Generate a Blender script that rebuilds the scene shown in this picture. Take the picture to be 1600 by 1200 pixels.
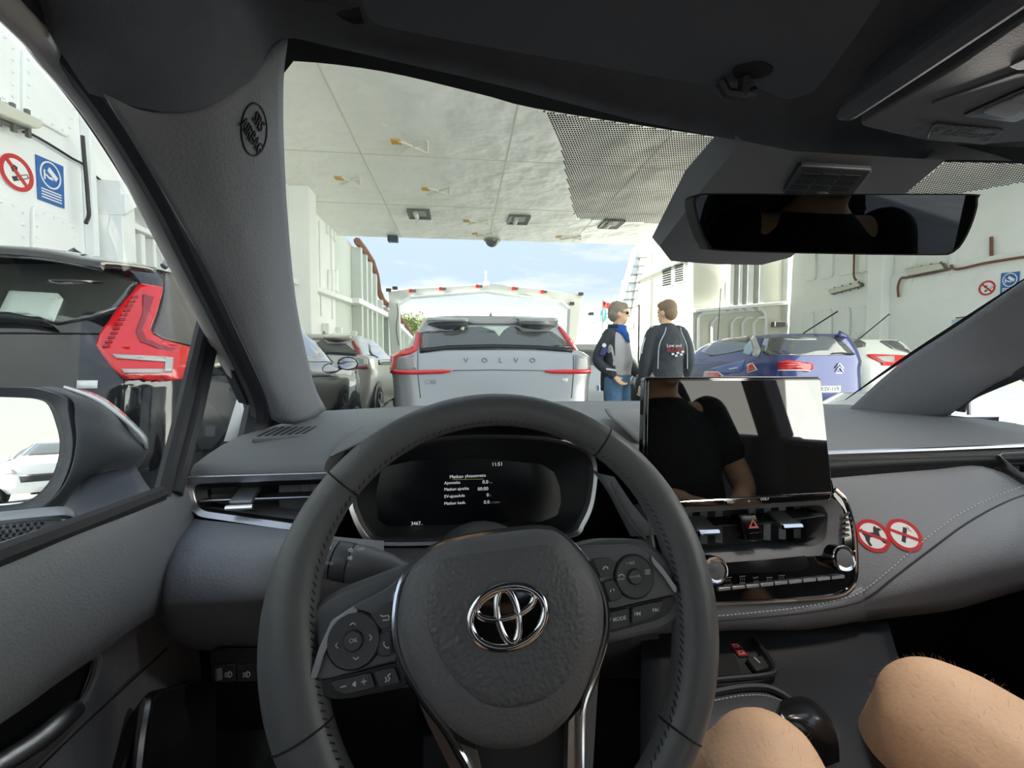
import bpy, bmesh, math, random
from mathutils import Vector as V, Matrix
from mathutils.bvhtree import BVHTree
from mathutils.geometry import tessellate_polygon
random.seed(7)
D=bpy.data; SC=bpy.context.scene; COL=SC.collection
for o in list(D.objects): D.objects.remove(o)
# ---------------- camera
CAM=V((0,0,1.12)); F=700.0
YAW=math.radians(6.4); PIT=math.radians(-2.86)
FW=V((math.sin(YAW)*math.cos(PIT), math.cos(YAW)*math.cos(PIT), math.sin(PIT)))
RT=V((math.cos(YAW),-math.sin(YAW),0)); UP=RT.cross(FW)
cd=D.cameras.new('camera'); cam=D.objects.new('camera',cd); COL.objects.link(cam)
cd.sensor_width=36; cd.lens=F/1600*36; cd.clip_start=0.01; cd.clip_end=500
cam.location=CAM; cam.rotation_euler=Matrix((RT,UP,-FW)).transposed().to_euler()
SC.camera=cam
# ---------------- view, world, sun
vs=SC.view_settings; vs.view_transform='Standard'; vs.look='None'; vs.gamma=1.0; vs.use_curve_mapping=False
vs.exposure=1.42
try: SC.cycles.max_bounces=10; SC.cycles.diffuse_bounces=6; SC.cycles.transparent_max_bounces=16; SC.cycles.sample_clamp_indirect=6
except Exception: pass
W=D.worlds.new('sky'); SC.world=W; W.use_nodes=True
nt=W.node_tree; nt.nodes.clear()
def nd(t,k,**kw):
    n=t.nodes.new(k)
    for a,b in kw.items(): setattr(n,a,b)
    return n
wo=nd(nt,'ShaderNodeOutputWorld'); bg=nd(nt,'ShaderNodeBackground'); tc=nd(nt,'ShaderNodeTexCoord'); sx=nd(nt,'ShaderNodeSeparateXYZ')
mp=nd(nt,'ShaderNodeMapping'); mp.inputs['Scale'].default_value=(1.6,1.6,6.5)
nz=nd(nt,'ShaderNodeTexNoise'); nz.inputs['Scale'].default_value=1.6; nz.inputs['Detail'].default_value=6; nz.inputs['Roughness'].default_value=.55
gr=nd(nt,'ShaderNodeValToRGB'); e=gr.color_ramp.elements
e[0].position=0.0; e[0].color=(.84,.82,.71,1); e[1].position=.40; e[1].color=(.52,.62,.76,1)
x=e.new(.10); x.color=(.80,.80,.74,1)
x=e.new(.16); x.color=(.47,.58,.72,1)
cr=nd(nt,'ShaderNodeValToRGB'); e=cr.color_ramp.elements; e[0].position=.52; e[0].color=(0,0,0,1); e[1].position=.72; e[1].color=(1,1,1,1)
mx=nd(nt,'ShaderNodeMixRGB'); mx.inputs[2].default_value=(.86,.85,.80,1)
L=nt.links.new
L(tc.outputs['Generated'],sx.inputs[0]); L(sx.outputs['Z'],gr.inputs[0]); L(tc.outputs['Generated'],mp.inputs[0]); L(mp.outputs[0],nz.inputs['Vector'])
L(nz.outputs[0],cr.inputs[0]); L(cr.outputs[0],mx.inputs[0]); L(gr.outputs[0],mx.inputs[1]); L(mx.outputs[0],bg.inputs[0]); L(bg.outputs[0],wo.inputs[0])
bg.inputs[1].default_value=0.58
sd=D.lights.new('sun','SUN'); sd.energy=8.5; sd.angle=.01; sd.color=(1,.96,.89)
sun=D.objects.new('sun',sd); COL.objects.link(sun); sun.rotation_euler=V((-.82,-.02,.57)).to_track_quat('Z','Y').to_euler(); sun.location=(-12,9,20)
# ---------------- helpers
def ray(px,py): return FW+RT*((px-800)/F)-UP*((py-600)/F)
def P(px,py,d): return CAM+ray(px,py)*d
def PY(px,py,y): r=ray(px,py); return CAM+r*(y/r.y)
def PX(px,py,x): r=ray(px,py); return CAM+r*(x/r.x)
def PZ(px,py,z): r=ray(px,py); return CAM+r*((z-CAM.z)/r.z)
WL={}
def lin(c):
    return tuple(((v/255)/12.92 if v<=10 else (((v/255)+.055)/1.055)**2.4) for v in c)
MATS={}
def mat(name,c=None,rough=.5,metal=0,coat=0,spec=.5,bump=None,noise=None,emit=None,trans=0,ior=1.5,lin_=None,croom=.05):
    """c: sRGB 0-255; bump=(scale,strength,kind); noise=(scale,amount)"""
    if name in MATS: return MATS[name]
    m=D.materials.new(name); m.use_nodes=True; t=m.node_tree; b=t.nodes['Principled BSDF']
    col=lin_ or lin(c)
    b.inputs['Base Color'].default_value=(*col,1); b.inputs['Roughness'].default_value=rough; b.inputs['Metallic'].default_value=metal
    b.inputs['Coat Weight'].default_value=coat; b.inputs['Coat Roughness'].default_value=croom; b.inputs['Specular IOR Level'].default_value=spec; b.inputs['IOR'].default_value=ior
    if emit: b.inputs['Emission Color'].default_value=(*lin(emit[0]),1); b.inputs['Emission Strength'].default_value=emit[1]
    tcn=None
    if bump or noise: tcn=nd(t,'ShaderNodeTexCoord')
    if bump:
        s,st,k=bump
        if k=='v': tx=nd(t,'ShaderNodeTexVoronoi'); tx.feature='SMOOTH_F1'; tx.inputs['Scale'].default_value=s
        else: tx=nd(t,'ShaderNodeTexNoise'); tx.inputs['Scale'].default_value=s; tx.inputs['Detail'].default_value=3
        bp=nd(t,'ShaderNodeBump'); bp.inputs['Strength'].default_value=st; bp.inputs['Distance'].default_value=.35/s
        t.links.new(tcn.outputs['Object'],tx.inputs['Vector']); t.links.new(tx.outputs[0],bp.inputs['Height']); t.links.new(bp.outputs[0],b.inputs['Normal'])
    if noise:
        s,a=noise
        tx=nd(t,'ShaderNodeTexNoise'); tx.inputs['Scale'].default_value=s; tx.inputs['Detail'].default_value=6; tx.inputs['Roughness'].default_value=.65
        rp=nd(t,'ShaderNodeValToRGB'); e=rp.color_ramp.elements
        e[0].position=.3; e[0].color=(*[v*(1-a) for v in col],1); e[1].position=.7; e[1].color=(*[min(1,v*(1+a*.6)) for v in col],1)
        t.links.new(tcn.outputs['Object'],tx.inputs['Vector']); t.links.new(tx.outputs[0],rp.inputs[0]); t.links.new(rp.outputs[0],b.inputs['Base Color'])
    MATS[name]=m; return m
def glassmat(name,tint=(1,1,1),refl=1.0,dark=0.0,rough=0.0):
    """thin pane: fresnel mix of see-through and mirror"""
    if name in MATS: return MATS[name]
    m=D.materials.new(name); m.use_nodes=True; t=m.node_tree; t.nodes.clear()
    o=nd(t,'ShaderNodeOutputMaterial'); mx=nd(t,'ShaderNodeMixShader'); a=nd(t,'ShaderNodeBsdfTransparent'); g=nd(t,'ShaderNodeBsdfGlossy')
    a.inputs[0].default_value=(*tint,1); g.inputs['Roughness'].default_value=rough; g.inputs[0].default_value=(refl,refl,refl,1)
    gm=nd(t,'ShaderNodeNewGeometry'); dp=nd(t,'ShaderNodeVectorMath',operation='DOT_PRODUCT'); ab=nd(t,'ShaderNodeMath',operation='ABSOLUTE'); iv=nd(t,'ShaderNodeMath',operation='SUBTRACT'); iv.inputs[0].default_value=1
    pw=nd(t,'ShaderNodeMath',operation='POWER'); pw.inputs[1].default_value=5; f=nd(t,'ShaderNodeMath',operation='MULTIPLY_ADD'); f.inputs[1].default_value=.94*refl; f.inputs[2].default_value=.05*refl
    K=t.links.new; K(gm.outputs['Normal'],dp.inputs[0]); K(gm.outputs['Incoming'],dp.inputs[1]); K(dp.outputs['Value'],ab.inputs[0]); K(ab.outputs[0],iv.inputs[1]); K(iv.outputs[0],pw.inputs[0]); K(pw.outputs[0],f.inputs[0])
    t.links.new(f.outputs[0],mx.inputs[0]); t.links.new(a.outputs[0],mx.inputs[1]); t.links.new(g.outputs[0],mx.inputs[2]); t.links.new(mx.outputs[0],o.inputs[0])
    MATS[name]=m; return m
def props(o,label=None,cat=None,group=None,kind=None):
    if label: o['label']=label
    if cat: o['category']=cat
    if group: o['group']=group
    if kind: o['kind']=kind
    return o
def thing(name,label,cat,loc=(0,0,0),group=None):
    o=D.objects.new(name,None); COL.objects.link(o); o.location=loc; WL[o.name]=V(loc); o.empty_display_size=.05
    return props(o,label,cat,group)
def mk(name,vf,m,parent=None,sharp=35,bevel=0,seg=2,sub=0,solid=0,soff=-1,label=None,cat=None,group=None,kind=None,flat=False):
    vs_,fs=vf; vs_=[V(v) for v in vs_]
    lo=V([min(v[i] for v in vs_) for i in range(3)]); hi=V([max(v[i] for v in vs_) for i in range(3)]); c=(lo+hi)/2
    if parent is None: c.z=lo.z
    me=D.meshes.new(name); me.from_pydata([v-c for v in vs_],[],fs); me.validate(); me.update()
    ms=m if isinstance(m,list) else [m]
    for k in ms: me.materials.append(k)
    if not flat:
        for p in me.polygons: p.use_smooth=True
        if sharp<180: me.set_sharp_from_angle(angle=math.radians(sharp))
    o=D.objects.new(name,me); COL.objects.link(o)
    if parent is not None: o.parent=parent; o.location=c-WL[parent.name]
    else: o.location=c
    WL[o.name]=c
    if solid:
        s=o.modifiers.new('s','SOLIDIFY'); s.thickness=solid; s.offset=soff
    if sub:
        s=o.modifiers.new('u','SUBSURF'); s.levels=sub; s.render_levels=sub
    if bevel:
        s=o.modifiers.new('b','BEVEL'); s.width=bevel; s.segments=seg; s.limit_method='ANGLE'; s.angle_limit=math.radians(35)
    return props(o,label,cat,group,kind)
def join(*vfs):
    vs_=[];fs=[]
    for a,b in vfs:
        n=len(vs_); vs_+=list(a); fs+=[tuple(i+n for i in f) for f in b]
    return vs_,fs
def fixn(vf):
    bm=bmesh.new(); vs_=[bm.verts.new(v) for v in vf[0]]
    for f in vf[1]:
        try: bm.faces.new([vs_[i] for i in f])
        except Exception: pass
    bmesh.ops.recalc_face_normals(bm,faces=bm.faces); bm.verts.index_update()
    r=([v.co.copy() for v in bm.verts],[tuple(v.index for v in f.verts) for f in bm.faces]); bm.free(); return r
def box(lo,hi):
    a,b,c=lo; d,e_,f=hi
    v=[(a,b,c),(d,b,c),(d,e_,c),(a,e_,c),(a,b,f),(d,b,f),(d,e_,f),(a,e_,f)]
    return [V(q) for q in v],[(0,3,2,1),(4,5,6,7),(0,1,5,4),(1,2,6,5),(2,3,7,6),(3,0,4,7)]
def cr(p0,p1,p2,p3,t):
    t2=t*t;t3=t2*t
    return ((p1*2)+(p2-p0)*t+(p0*2-p1*5+p2*4-p3)*t2+(p1*3-p0-p2*3+p3)*t3)*.5
def spline(pts,n=6,closed=False):
    pts=[V(p) for p in pts]; N=len(pts); out=[]
    if closed:
        for i in range(N):
            for k in range(n): out.append(cr(pts[i-1],pts[i],pts[(i+1)%N],pts[(i+2)%N],k/n))
        return out
    ext=[pts[0]*2-pts[1]]+pts+[pts[-1]*2-pts[-2]]
    for i in range(N-1):
        for k in range(n): out.append(cr(ext[i],ext[i+1],ext[i+2],ext[i+3],k/n))
    return out+[pts[-1]]
def grid(rows,closed=False):
    R=len(rows);C=len(rows[0]); vs_=[p for r in rows for p in r]; fs=[]
    for i in range(R-1):
        for j in range(C if closed else C-1):
            k=(j+1)%C; fs.append((i*C+j,i*C+k,(i+1)*C+k,(i+1)*C+j))
    return vs_,fs
def patch(rows,nu=4,nv=4,flip=False):
    """smooth surface through control rows of 3D points"""
    rr=[spline(r,nu) for r in rows]
    cols=[spline([r[j] for r in rr],nv) for j in range(len(rr[0]))]
    g=grid([[cols[j][i] for j in range(len(cols))] for i in range(len(cols[0]))])
    return (g[0],[tuple(reversed(f)) for f in g[1]]) if flip else g
def tube(path,r,n=8,closed=False,flat=None):
    path=[V(p) for p in path]; N=len(path); rows=[]
    up=None
    for i in range(N):
        a=path[i-1] if (i>0 or closed) else path[i]; b=path[(i+1)%N] if (i<N-1 or closed) else path[i]
        t=(b-a).normalized()
        if up is None:
            up=t.orthogonal().normalized() if flat is None else (V(flat)-t*t.dot(V(flat))).normalized()
        up=(up-t*up.dot(t)).normalized(); s=t.cross(up)
        ri=r[i] if isinstance(r,(list,tuple)) else r
        ra,rb=ri if isinstance(ri,(list,tuple)) else (ri,ri)
        rows.append([path[i]+up*(ra*math.cos(2*math.pi*k/n))+s*(rb*math.sin(2*math.pi*k/n)) for k in range(n)])
    v,f=grid(rows+([rows[0]] if closed else []),True)
    if not closed: f=f+[tuple(reversed(range(n))),tuple((N-1)*n+k for k in range(n))]
    return v,f
class Fr:
    def __init__(s,o,u,v=None,n=None):
        s.o=V(o); s.u=V(u).normalized()
        if n is not None: s.n=(V(n)-s.u*s.u.dot(V(n))).normalized(); s.v=s.n.cross(s.u)
        else: vv=V(v); s.v=(vv-s.u*s.u.dot(vv)).normalized(); s.n=s.u.cross(s.v)
    def w(s,a,b,h=0): return s.o+s.u*a+s.v*b+s.n*h
    def px(s,x,y,h=0):
        r=ray(x,y); t=((s.o+s.n*h-CAM).dot(s.n))/r.dot(s.n); q=CAM+r*t-s.o
        return (q.dot(s.u),q.dot(s.v))
    def pp(s,pts,h=0): return [s.px(x,y,h) for x,y in pts]
def rpoly(pts,r,n=4):
    """fillet 2D polygon; r scalar or list"""
    out=[];N=len(pts); pts=[V((p[0],p[1],0)) for p in pts]
    for i,p in enumerate(pts):
        rr=r[i] if isinstance(r,(list,tuple)) else r
        a=pts[i-1]-p;b=pts[(i+1)%N]-p; q=min(rr,a.length*.49,b.length*.49)
        if q<1e-6: out.append((p.x,p.y)); continue
        A=p+a.normalized()*q;B=p+b.normalized()*q
        for k in range(n+1):
            t=k/n; c=A*((1-t)**2)+p*(2*t*(1-t))+B*(t*t); out.append((c.x,c.y))
    return out
def resample(pts,n):
    P_=[V((p[0],p[1],0)) for p in pts]; N=len(P_); L_=[(P_[(i+1)%N]-P_[i]).length for i in range(N)]; T=sum(L_); out=[];i=0;acc=0
    for k in range(n):
        s=T*k/n
        while acc+L_[i]<s-1e-12 and i<N-1: acc+=L_[i]; i+=1
        q=P_[i].lerp(P_[(i+1)%N],(s-acc)/max(L_[i],1e-12)); out.append((q.x,q.y))
    return out
def area(p): return sum(p[i-1][0]*p[i][1]-p[i][0]*p[i-1][1] for i in range(len(p)))/2
def plate(fr,pts,h0,h1,dome=0):
    """extruded polygon: h0 back, h1 front along the frame normal; dome raises an inset front face"""
    if area(pts)<0: pts=pts[::-1]
    n=len(pts); v=[fr.w(a,b,h0) for a,b in pts]+[fr.w(a,b,h1) for a,b in pts]
    f=[(i,(i+1)%n,n+(i+1)%n,n+i) for i in range(n)]+[tuple(reversed(range(n)))]
    if dome:
        cx=sum(p[0] for p in pts)/n; cy=sum(p[1] for p in pts)/n; last=n
        for k,(sc,hh) in enumerate(((.9,.5),(.7,.85),(.35,1.0))):
            b=len(v); v+=[fr.w(cx+(p[0]-cx)*sc,cy+(p[1]-cy)*sc,h1+dome*hh) for p in pts]
            f+=[(last+i,last+(i+1)%n,b+(i+1)%n,b+i) for i in range(n)]; last=b
        f.append(tuple(range(last,last+n)))
    else: f.append(tuple(range(n,2*n)))
    return v,f
def ringp(fr,outer,inner,h0,h1,hi=None,n=64):
    """frame between two outlines; hi: front height at the inner edge"""
    if area(outer)<0: outer=outer[::-1]
    if area(inner)<0: inner=inner[::-1]
    def start(p):
        k=min(range(len(p)),key=lambda i:p[i][0]+p[i][1]*.3); return p[k:]+p[:k]
    o=resample(start(outer),n); i_=resample(start(inner),n); hi=h1 if hi is None else hi
    v=[fr.w(a,b,h0) for a,b in o]+[fr.w(a,b,h1) for a,b in o]+[fr.w(a,b,hi) for a,b in i_]+[fr.w(a,b,h0) for a,b in i_]
    f=[]
    for k in range(n):
        j=(k+1)%n
        for q in range(4): A=q*n;B=((q+1)%4)*n; f.append((A+k,A+j,B+j,B+k))
    return v,f
def lathe(o,axis,prof,n=24,start=None):
    ax=V(axis).normalized(); u=ax.orthogonal().normalized(); w=ax.cross(u); o=V(o)
    rows=[[o+ax*h+(u*math.cos(2*math.pi*k/n)+w*math.sin(2*math.pi*k/n))*r for k in range(n)] for r,h in prof]
    v,f=grid(rows,True)
    return v,f+[tuple(reversed(range(n))),tuple((len(prof)-1)*n+k for k in range(n))]
def circ(cx,cy,r,n=24,ry=None): return [(cx+r*math.cos(2*math.pi*k/n),cy+(ry or r)*math.sin(2*math.pi*k/n)) for k in range(n)]
def bar(a,b,w,h,upv=(0,0,1)):
    """box beam from a to b, w sideways, h along up"""
    a=V(a);b=V(b);t=(b-a).normalized();u=V(upv); s=t.cross(u)
    if s.length<1e-4: s=t.orthogonal()
    s.normalize(); u=s.cross(t)
    v=[];
    for p in (a,b):
        for x,y in ((-1,-1),(1,-1),(1,1),(-1,1)): v.append(p+s*(x*w/2)+u*(y*h/2))
    return v,[(0,3,2,1),(4,5,6,7),(0,1,5,4),(1,2,6,5),(2,3,7,6),(3,0,4,7)]
FONT=None
def text(name,s,o,u,v,size,m,parent,ext=.0002,align='CENTER',label=None,bold=0):
    c=D.curves.new(name,'FONT'); c.body=s; c.size=size; c.align_x=align; c.align_y='CENTER'; c.extrude=ext; c.resolution_u=2; c.offset=bold
    c.materials.append(m)
    tmp=D.objects.new('tmp_text',c); COL.objects.link(tmp); dg=bpy.context.evaluated_depsgraph_get(); me=D.meshes.new_from_object(tmp.evaluated_get(dg)); D.objects.remove(tmp); D.curves.remove(c)
    me.name=name; me.materials.clear(); me.materials.append(m); ob=D.objects.new(name,me); COL.objects.link(ob)
    u=V(u).normalized(); v=V(v); v=(v-u*u.dot(v)).normalized(); n=u.cross(v)
    mt=Matrix((u,v,n)).transposed()
    ob.rotation_euler=mt.to_euler(); ob.parent=parent; ob.location=V(o)-WL[parent.name]; WL[ob.name]=V(o)
    if label: ob['label']=label
    return ob
def ftext(fr,s,px,py,hpx,m,parent,h=.0005,name='lettering',rot=0,sx=1.0,align='CENTER',ext=.00015,bold=0):
    """text on a frame; position and cap height given in photo pixels"""
    a,b=fr.px(px,py,h); a2,b2=fr.px(px,py-hpx,h); size=math.hypot(a2-a,b2-b)/.70
    c,s_=math.cos(rot),math.sin(rot)
    o=text(name,s,fr.w(a,b,h),fr.u*c+fr.v*s_,fr.v*c-fr.u*s_,size,m,parent,ext,align,bold=bold); o.scale.x=sx; return o
def copytree(o,parent=None,loc=None,rot=None,label=None,mats=None):
    c=o.copy(); COL.objects.link(c); c.parent=parent
    if loc is not None: c.location=loc
    if rot is not None: c.rotation_euler=rot
    if label: c['label']=label
    if mats and c.data and getattr(c.data,'materials',None):
        if any(k and k.name in mats for k in c.data.materials):
            c.data=c.data.copy()
            for i,k in enumerate(c.data.materials):
                if k and k.name in mats: c.data.materials[i]=mats[k.name]
    for ch in list(o.children): copytree(ch,c,mats=mats)
    return c
# ================= FERRY (the setting)
WHITE=mat('white_paint',(243,245,243),rough=.45,noise=(.9,.05))
WHITEG=mat('white_paint_green',(238,242,239),rough=.45,noise=(.7,.05))
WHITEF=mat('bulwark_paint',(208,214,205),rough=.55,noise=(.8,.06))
CREAM=mat('cream_paint',(240,236,214),rough=.5)
GREYG=mat('grey_green_steel',(150,158,148),rough=.5)
RUST=mat('rusty_brown',(128,84,62),rough=.7,noise=(6,.4))
DARKC=mat('black_rubber_cable',(38,36,36),rough=.5)
RED=mat('sign_red',(196,38,40),rough=.4); BLUE=mat('sign_blue',(36,98,170),rough=.4); SWHITE=mat('sign_white',(238,238,236),rough=.4); SBLK=mat('sign_black',(45,45,45),rough=.5)
LENS=mat('lamp_lens',(205,205,190),rough=.35); GRIM=mat('grey_steel',(112,112,106),rough=.5,metal=.3)
# ceiling plate material: cream gloss paint, wavy between the welds
CEILM=mat('ceiling_paint',(240,239,231),rough=.30,bump=(1.1,.55,'n'),noise=(.5,.06))
DECKM=mat('deck_paint',(140,143,142),rough=.6,noise=(3,.25))
CZ=5.12
FL=Fr((-3.9,0,0),(0,1,0),n=(1,0,0)); FRW=Fr((11.8,0,0),(0,-1,0),n=(-1,0,0)); FC=Fr((0,0,CZ),(1,0,0),n=(0,0,-1))
FRP=Fr((11.69,0,0),(0,-1,0),n=(-1,0,0))
def ff(y): return Fr((0,y,0),(1,0,0),n=(0,-1,0))
fl=mk('floor',box((-7.9,-40,-.1),(11.8,40,0)),DECKM,kind='structure',label='grey green painted steel car deck')
wl=mk('wall_left',box((-4.1,-8,0),(-3.9,14.6,6.3)),WHITE,kind='structure',label='white steel ferry side wall on the left')
wr=mk('wall_right',box((11.8,-14,0),(12,15.5,5.6)),WHITEG,kind='structure',label='white steel ferry side wall on the right')
ce=mk('ceiling',box((-3.9,5.3,CZ),(12,15.0,CZ+.35)),CEILM,kind='structure',label='cream steel underside of the bridge deck')
# weld seams and lashing crosses in the ceiling
def cpx(x,y,h=0): a,b=FC.px(x,y,h); return FC.w(a,b,h)
SEAM=mat('ceiling_seam',(212,209,192),rough=.5)
for yy in (6.2,9.1,11.9):
    mk('weld_seam',box((-3.8,yy-.012,CZ-.006),(11.7,yy+.012,CZ)),SEAM,ce)
for xx in (-1.9,.9,3.7,6.5,9.2):
    mk('weld_seam',box((xx-.012,5.35,CZ-.006),(xx+.012,14.9,CZ)),SEAM,ce)
YEL=mat('yellow_tag',(206,160,48),rough=.5); PALE=mat('pale_steel',(226,224,210),rough=.35)
for (x0,y0,x1,y1) in ((622,219,668,238),(668,293,703,304),(732,343,763,350),(745,363,771,369),(533,276,563,288),(876,368,908,374)):
    A=cpx(x0,y0);B=cpx(x1,y0);C_=cpx(x1,y1);D_=cpx(x0,y1)
    mk('lashing_cross',join(tube([A,C_],.03,6),tube([D_,B],.03,6),tube([B,C_],.02,6)),PALE,ce)
    a,b=FC.px(x0-3,y0+2); mk('tag',box((FC.w(a,b).x-.09,FC.w(a,b).y-.08,CZ-.02),(FC.w(a,b).x+.09,FC.w(a,b).y+.08,CZ)),YEL,ce)
for i,(x,y,l) in enumerate(((655,333,'first recessed deck lamp from the left in the cream ceiling'),(810,342,'middle recessed deck lamp in the cream ceiling above the silver car'),(955,349,'recessed deck lamp in the ceiling just left of the dotted windscreen band'))):
    q=cpx(x,y); t=thing('ceiling_lamp',l,'lamp',q,'recessed ceiling lamps')
    w,h=.30,.36
    mk('frame',ringp(Fr(q,(1,0,0),n=(0,0,-1)),[(-w,-h),(w,-h),(w,h),(-w,h)],[(-w*.62,-h*.62),(w*.62,-h*.62),(w*.62,h*.62),(-w*.62,h*.62)],-.02,.06,.02,n=32),GRIM,t,sharp=20)
    mk('lamp_tube',tube([q+V((-.08,-.2,-.06)),q+V((-.08,.2,-.06))],.06,10),LENS,t)
    mk('back_plate',box(q-V((w*.62,h*.62,.02)),q+V((w*.62,h*.62,0))),GREYG,t)
q=PY(769,381,14.85); q.z=CZ
t=thing('dome_camera','grey dome camera hanging from the front edge of the ceiling','camera',q)
mk('dome',lathe(q,(0,0,-1),[(.23,0),(.23,.06),(.21,.14),(.15,.21),(.07,.25),(.01,.26)],20),mat('smoked_dome',(90,94,92),rough=.15,coat=.5),t,sharp=60); mk('mount',lathe(q,(0,0,-1),[(.27,0),(.27,.05)],20),GREYG,t)
q=PY(614,378,14.8); mk('sensor_box',box((q.x-.16,14.7,CZ-.19),(q.x+.16,14.95,CZ)),mat('dark_blue_grey',(70,78,84),rough=.5),label='small dark box under the ceiling front edge left of the dome',cat='box',bevel=.02)
# ---- left wall pieces
def wplate(fr,px,parent,h=.035,r=.06,m=WHITE,name='cover_plate',bolts=True):
    uv=fr.pp(px); uv=rpoly(uv,r); mk(name,plate(fr,uv,0,h),m,parent,bevel=.008,seg=1)
    if bolts:
        q=resample(uv,16); cx=sum(a for a,b in q)/16; cy=sum(b for a,b in q)/16
        return [lathe(fr.w(cx+(a-cx)*.86,cy+(b-cy)*.86,h),fr.n,[(.012,0),(.012,.012),(.006,.016)],6) for a,b in q]
    return []
B_=[]
for px in ([(-60,20),(17,58),(17,165),(-60,145)],[(31,72),(120,150),(104,216),(31,176)],[(-50,295),(34,318),(34,420),(-50,420)],[(46,318),(115,352),(115,420),(46,420)]):
    B_+=wplate(FL,px,wl)
mk('bolt_heads',join(*B_),WHITE,wl,kind='stuff')
# pillars and ribs on the left wall (y ranges in metres)
def rib(fr,px0,px1,z0,z1,h,m=WHITE,name='wall_rib',parent=None,py=400):
    a=fr.px(px0,py)[0]; b=fr.px(px1,py)[0]; a,b=min(a,b),max(a,b)
    mk(name,plate(fr,[(a,z0),(b,z0),(b,z1),(a,z1)],0,h),m,parent,bevel=.01,seg=1)
rib(FL,133,141,0,5.6,.10,parent=wl); rib(FL,146,168,0,3.05,.30,parent=wl)
for a,b in ((190,197),(210,215),(228,233),(246,250)): rib(FL,a,b,0,2.6,.22,parent=wl)
uv=FL.pp([(142,335),(168,318),(196,338),(300,400),(300,384),(200,306),(142,300)]); mk('wall_beam',plate(FL,uv,0,.34),WHITE,wl,bevel=.01,seg=1)
uv=FL.pp([(168,345),(260,385),(260,392),(168,354)]); mk('wall_beam',plate(FL,uv,0,.26),WHITE,wl,bevel=.01,seg=1)
rib(FL,452,465,0,5.12,.45,m=WHITEG,parent=wl)
uv=FL.pp([(440,432),(600,487),(637,523),(640,527),(600,493),(440,441)]); mk('stringer',plate(FL,uv,0,.22),WHITE,wl,bevel=.01,seg=1)
for a,b in ((468,470),(485,486.5),(499,501),(517,518.5)):
    rib(FL,a,b,2.4,5.0,.03,m=WHITEG,parent=wl,name='plate_joint',py=420)
for a,b in ((480,482),(503,505),(524,526),(548,550),(570,571)): rib(FL,a,b,0,2.2,.18,parent=wl,py=500)
for x0 in (509,515,520):
    uv=FL.pp([(x0,336+(x0-509)*1.3),(x0+3.6,340+(x0-509)*1.3),(x0+3.6,368+(x0-509)),(x0,364+(x0-509))]); mk('cover_plate',plate(FL,rpoly(uv,.1),0,.05),WHITEG,wl,bevel=.01,seg=1)
for x0 in (511,517.5,523):
    uv=FL.pp([(x0,420),(x0+4,423),(x0+4,458),(x0,455)]); mk('cover_plate',plate(FL,rpoly(uv,.1),0,.05),WHITEG,wl,bevel=.01,seg=1)
# lower bulwark beyond the roof, with rusty rail on top
top=[(544,376),(556,390),(570,410),(577,430),(581,455),(588,470),(604,482),(626,508),(642,532)]
tv=FL.pp(top); uv=[(14.6,0)]+[(14.6,tv[0][1])]+tv+[(tv[-1][0],0)]
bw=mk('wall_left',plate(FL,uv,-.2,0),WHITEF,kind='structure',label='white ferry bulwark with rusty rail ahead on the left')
mk('rusty_rail',tube([FL.w(a,b,.3) for a,b in tv],.13,6),RUST,bw)
for px in (551,560,568,576,586,596,622,630):
    a,_=FL.px(px,480); zt=min(max(0,[t0[1]+(t1[1]-t0[1])*(a-t0[0])/(t1[0]-t0[0]) for t0,t1 in zip(tv,tv[1:]) if t0[0]<=a<=t1[0]][0]),9) if tv[0][0]<a<tv[-1][0] else 2
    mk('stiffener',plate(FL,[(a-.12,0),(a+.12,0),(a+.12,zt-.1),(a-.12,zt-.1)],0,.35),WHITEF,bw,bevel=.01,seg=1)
a0=FL.px(545,458); mk('flat_bar',plate(FL,FL.pp([(540,465),(600,492),(640,530),(638,533),(598,498),(540,473)]),0,.45),WHITE,bw)
# lamp fittings, cables and signs
def fitting(fr,px,label,h=.16,up=.05):
    uv=fr.pp(px); t=thing('strip_lamp',label,'lamp',fr.w(sum(a for a,b in uv)/4,sum(b for a,b in uv)/4,0),'strip lamps on the ferry walls')
    mk('housing',plate(fr,rpoly(uv,.05),.02,h*.55),GRIM,t,bevel=.015)
    cx=sum(a for a,b in uv)/4;cy=sum(b for a,b in uv)/4
    mk('lens',plate(fr,rpoly([(cx+(a-cx)*.92,cy+(b-cy)*.8) for a,b in uv],.05),h*.55,h),LENS,t,bevel=.03)
    A=(V((*uv[0],0))+V((*uv[3],0)))/2;B=(V((*uv[1],0))+V((*uv[2],0)))/2
    for k in (.15,.4,.65,.9): c_=fr.w(*(A.lerp(B,k))[:2],h*.5); mk('clip',bar(c_+V((0,0,.12)),c_-V((0,0,.12)),.03,.03,fr.n),GRIM,t)
fitting(FL,[(-70,140),(37,187),(28,204),(-70,170)],'grey strip lamp on the white wall at the left edge',h=.2)
fitting(FRW,[(1298,452),(1350,441),(1352,447),(1302,461)],'strip lamp on the right wall hung below a rusty pipe')
fitting(FRP,[(1418,420),(1478,410),(1484,421),(1424,433)],'strip lamp on the right wall nearest the blue camera sign')
def cable(fr,px,r,label,m=DARKC,h=.05,name='cable'):
    mk(name,tube(spline([fr.w(*fr.px(x,y,h),h) for x,y in px],3),r,6),m,label=label,cat=name)
cable(FL,[(36,206),(46,208),(75,224),(112,247),(132,258),(150,276),(170,290),(193,301)],.012,'thin black cable running along the white left wall')
cable(FL,[(129,212),(132,250),(135,280),(138,320),(139,336),(134,349)],.017,'dark vertical pipe on the left wall beside the blue camera sign',h=.16,name='pipe')
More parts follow.
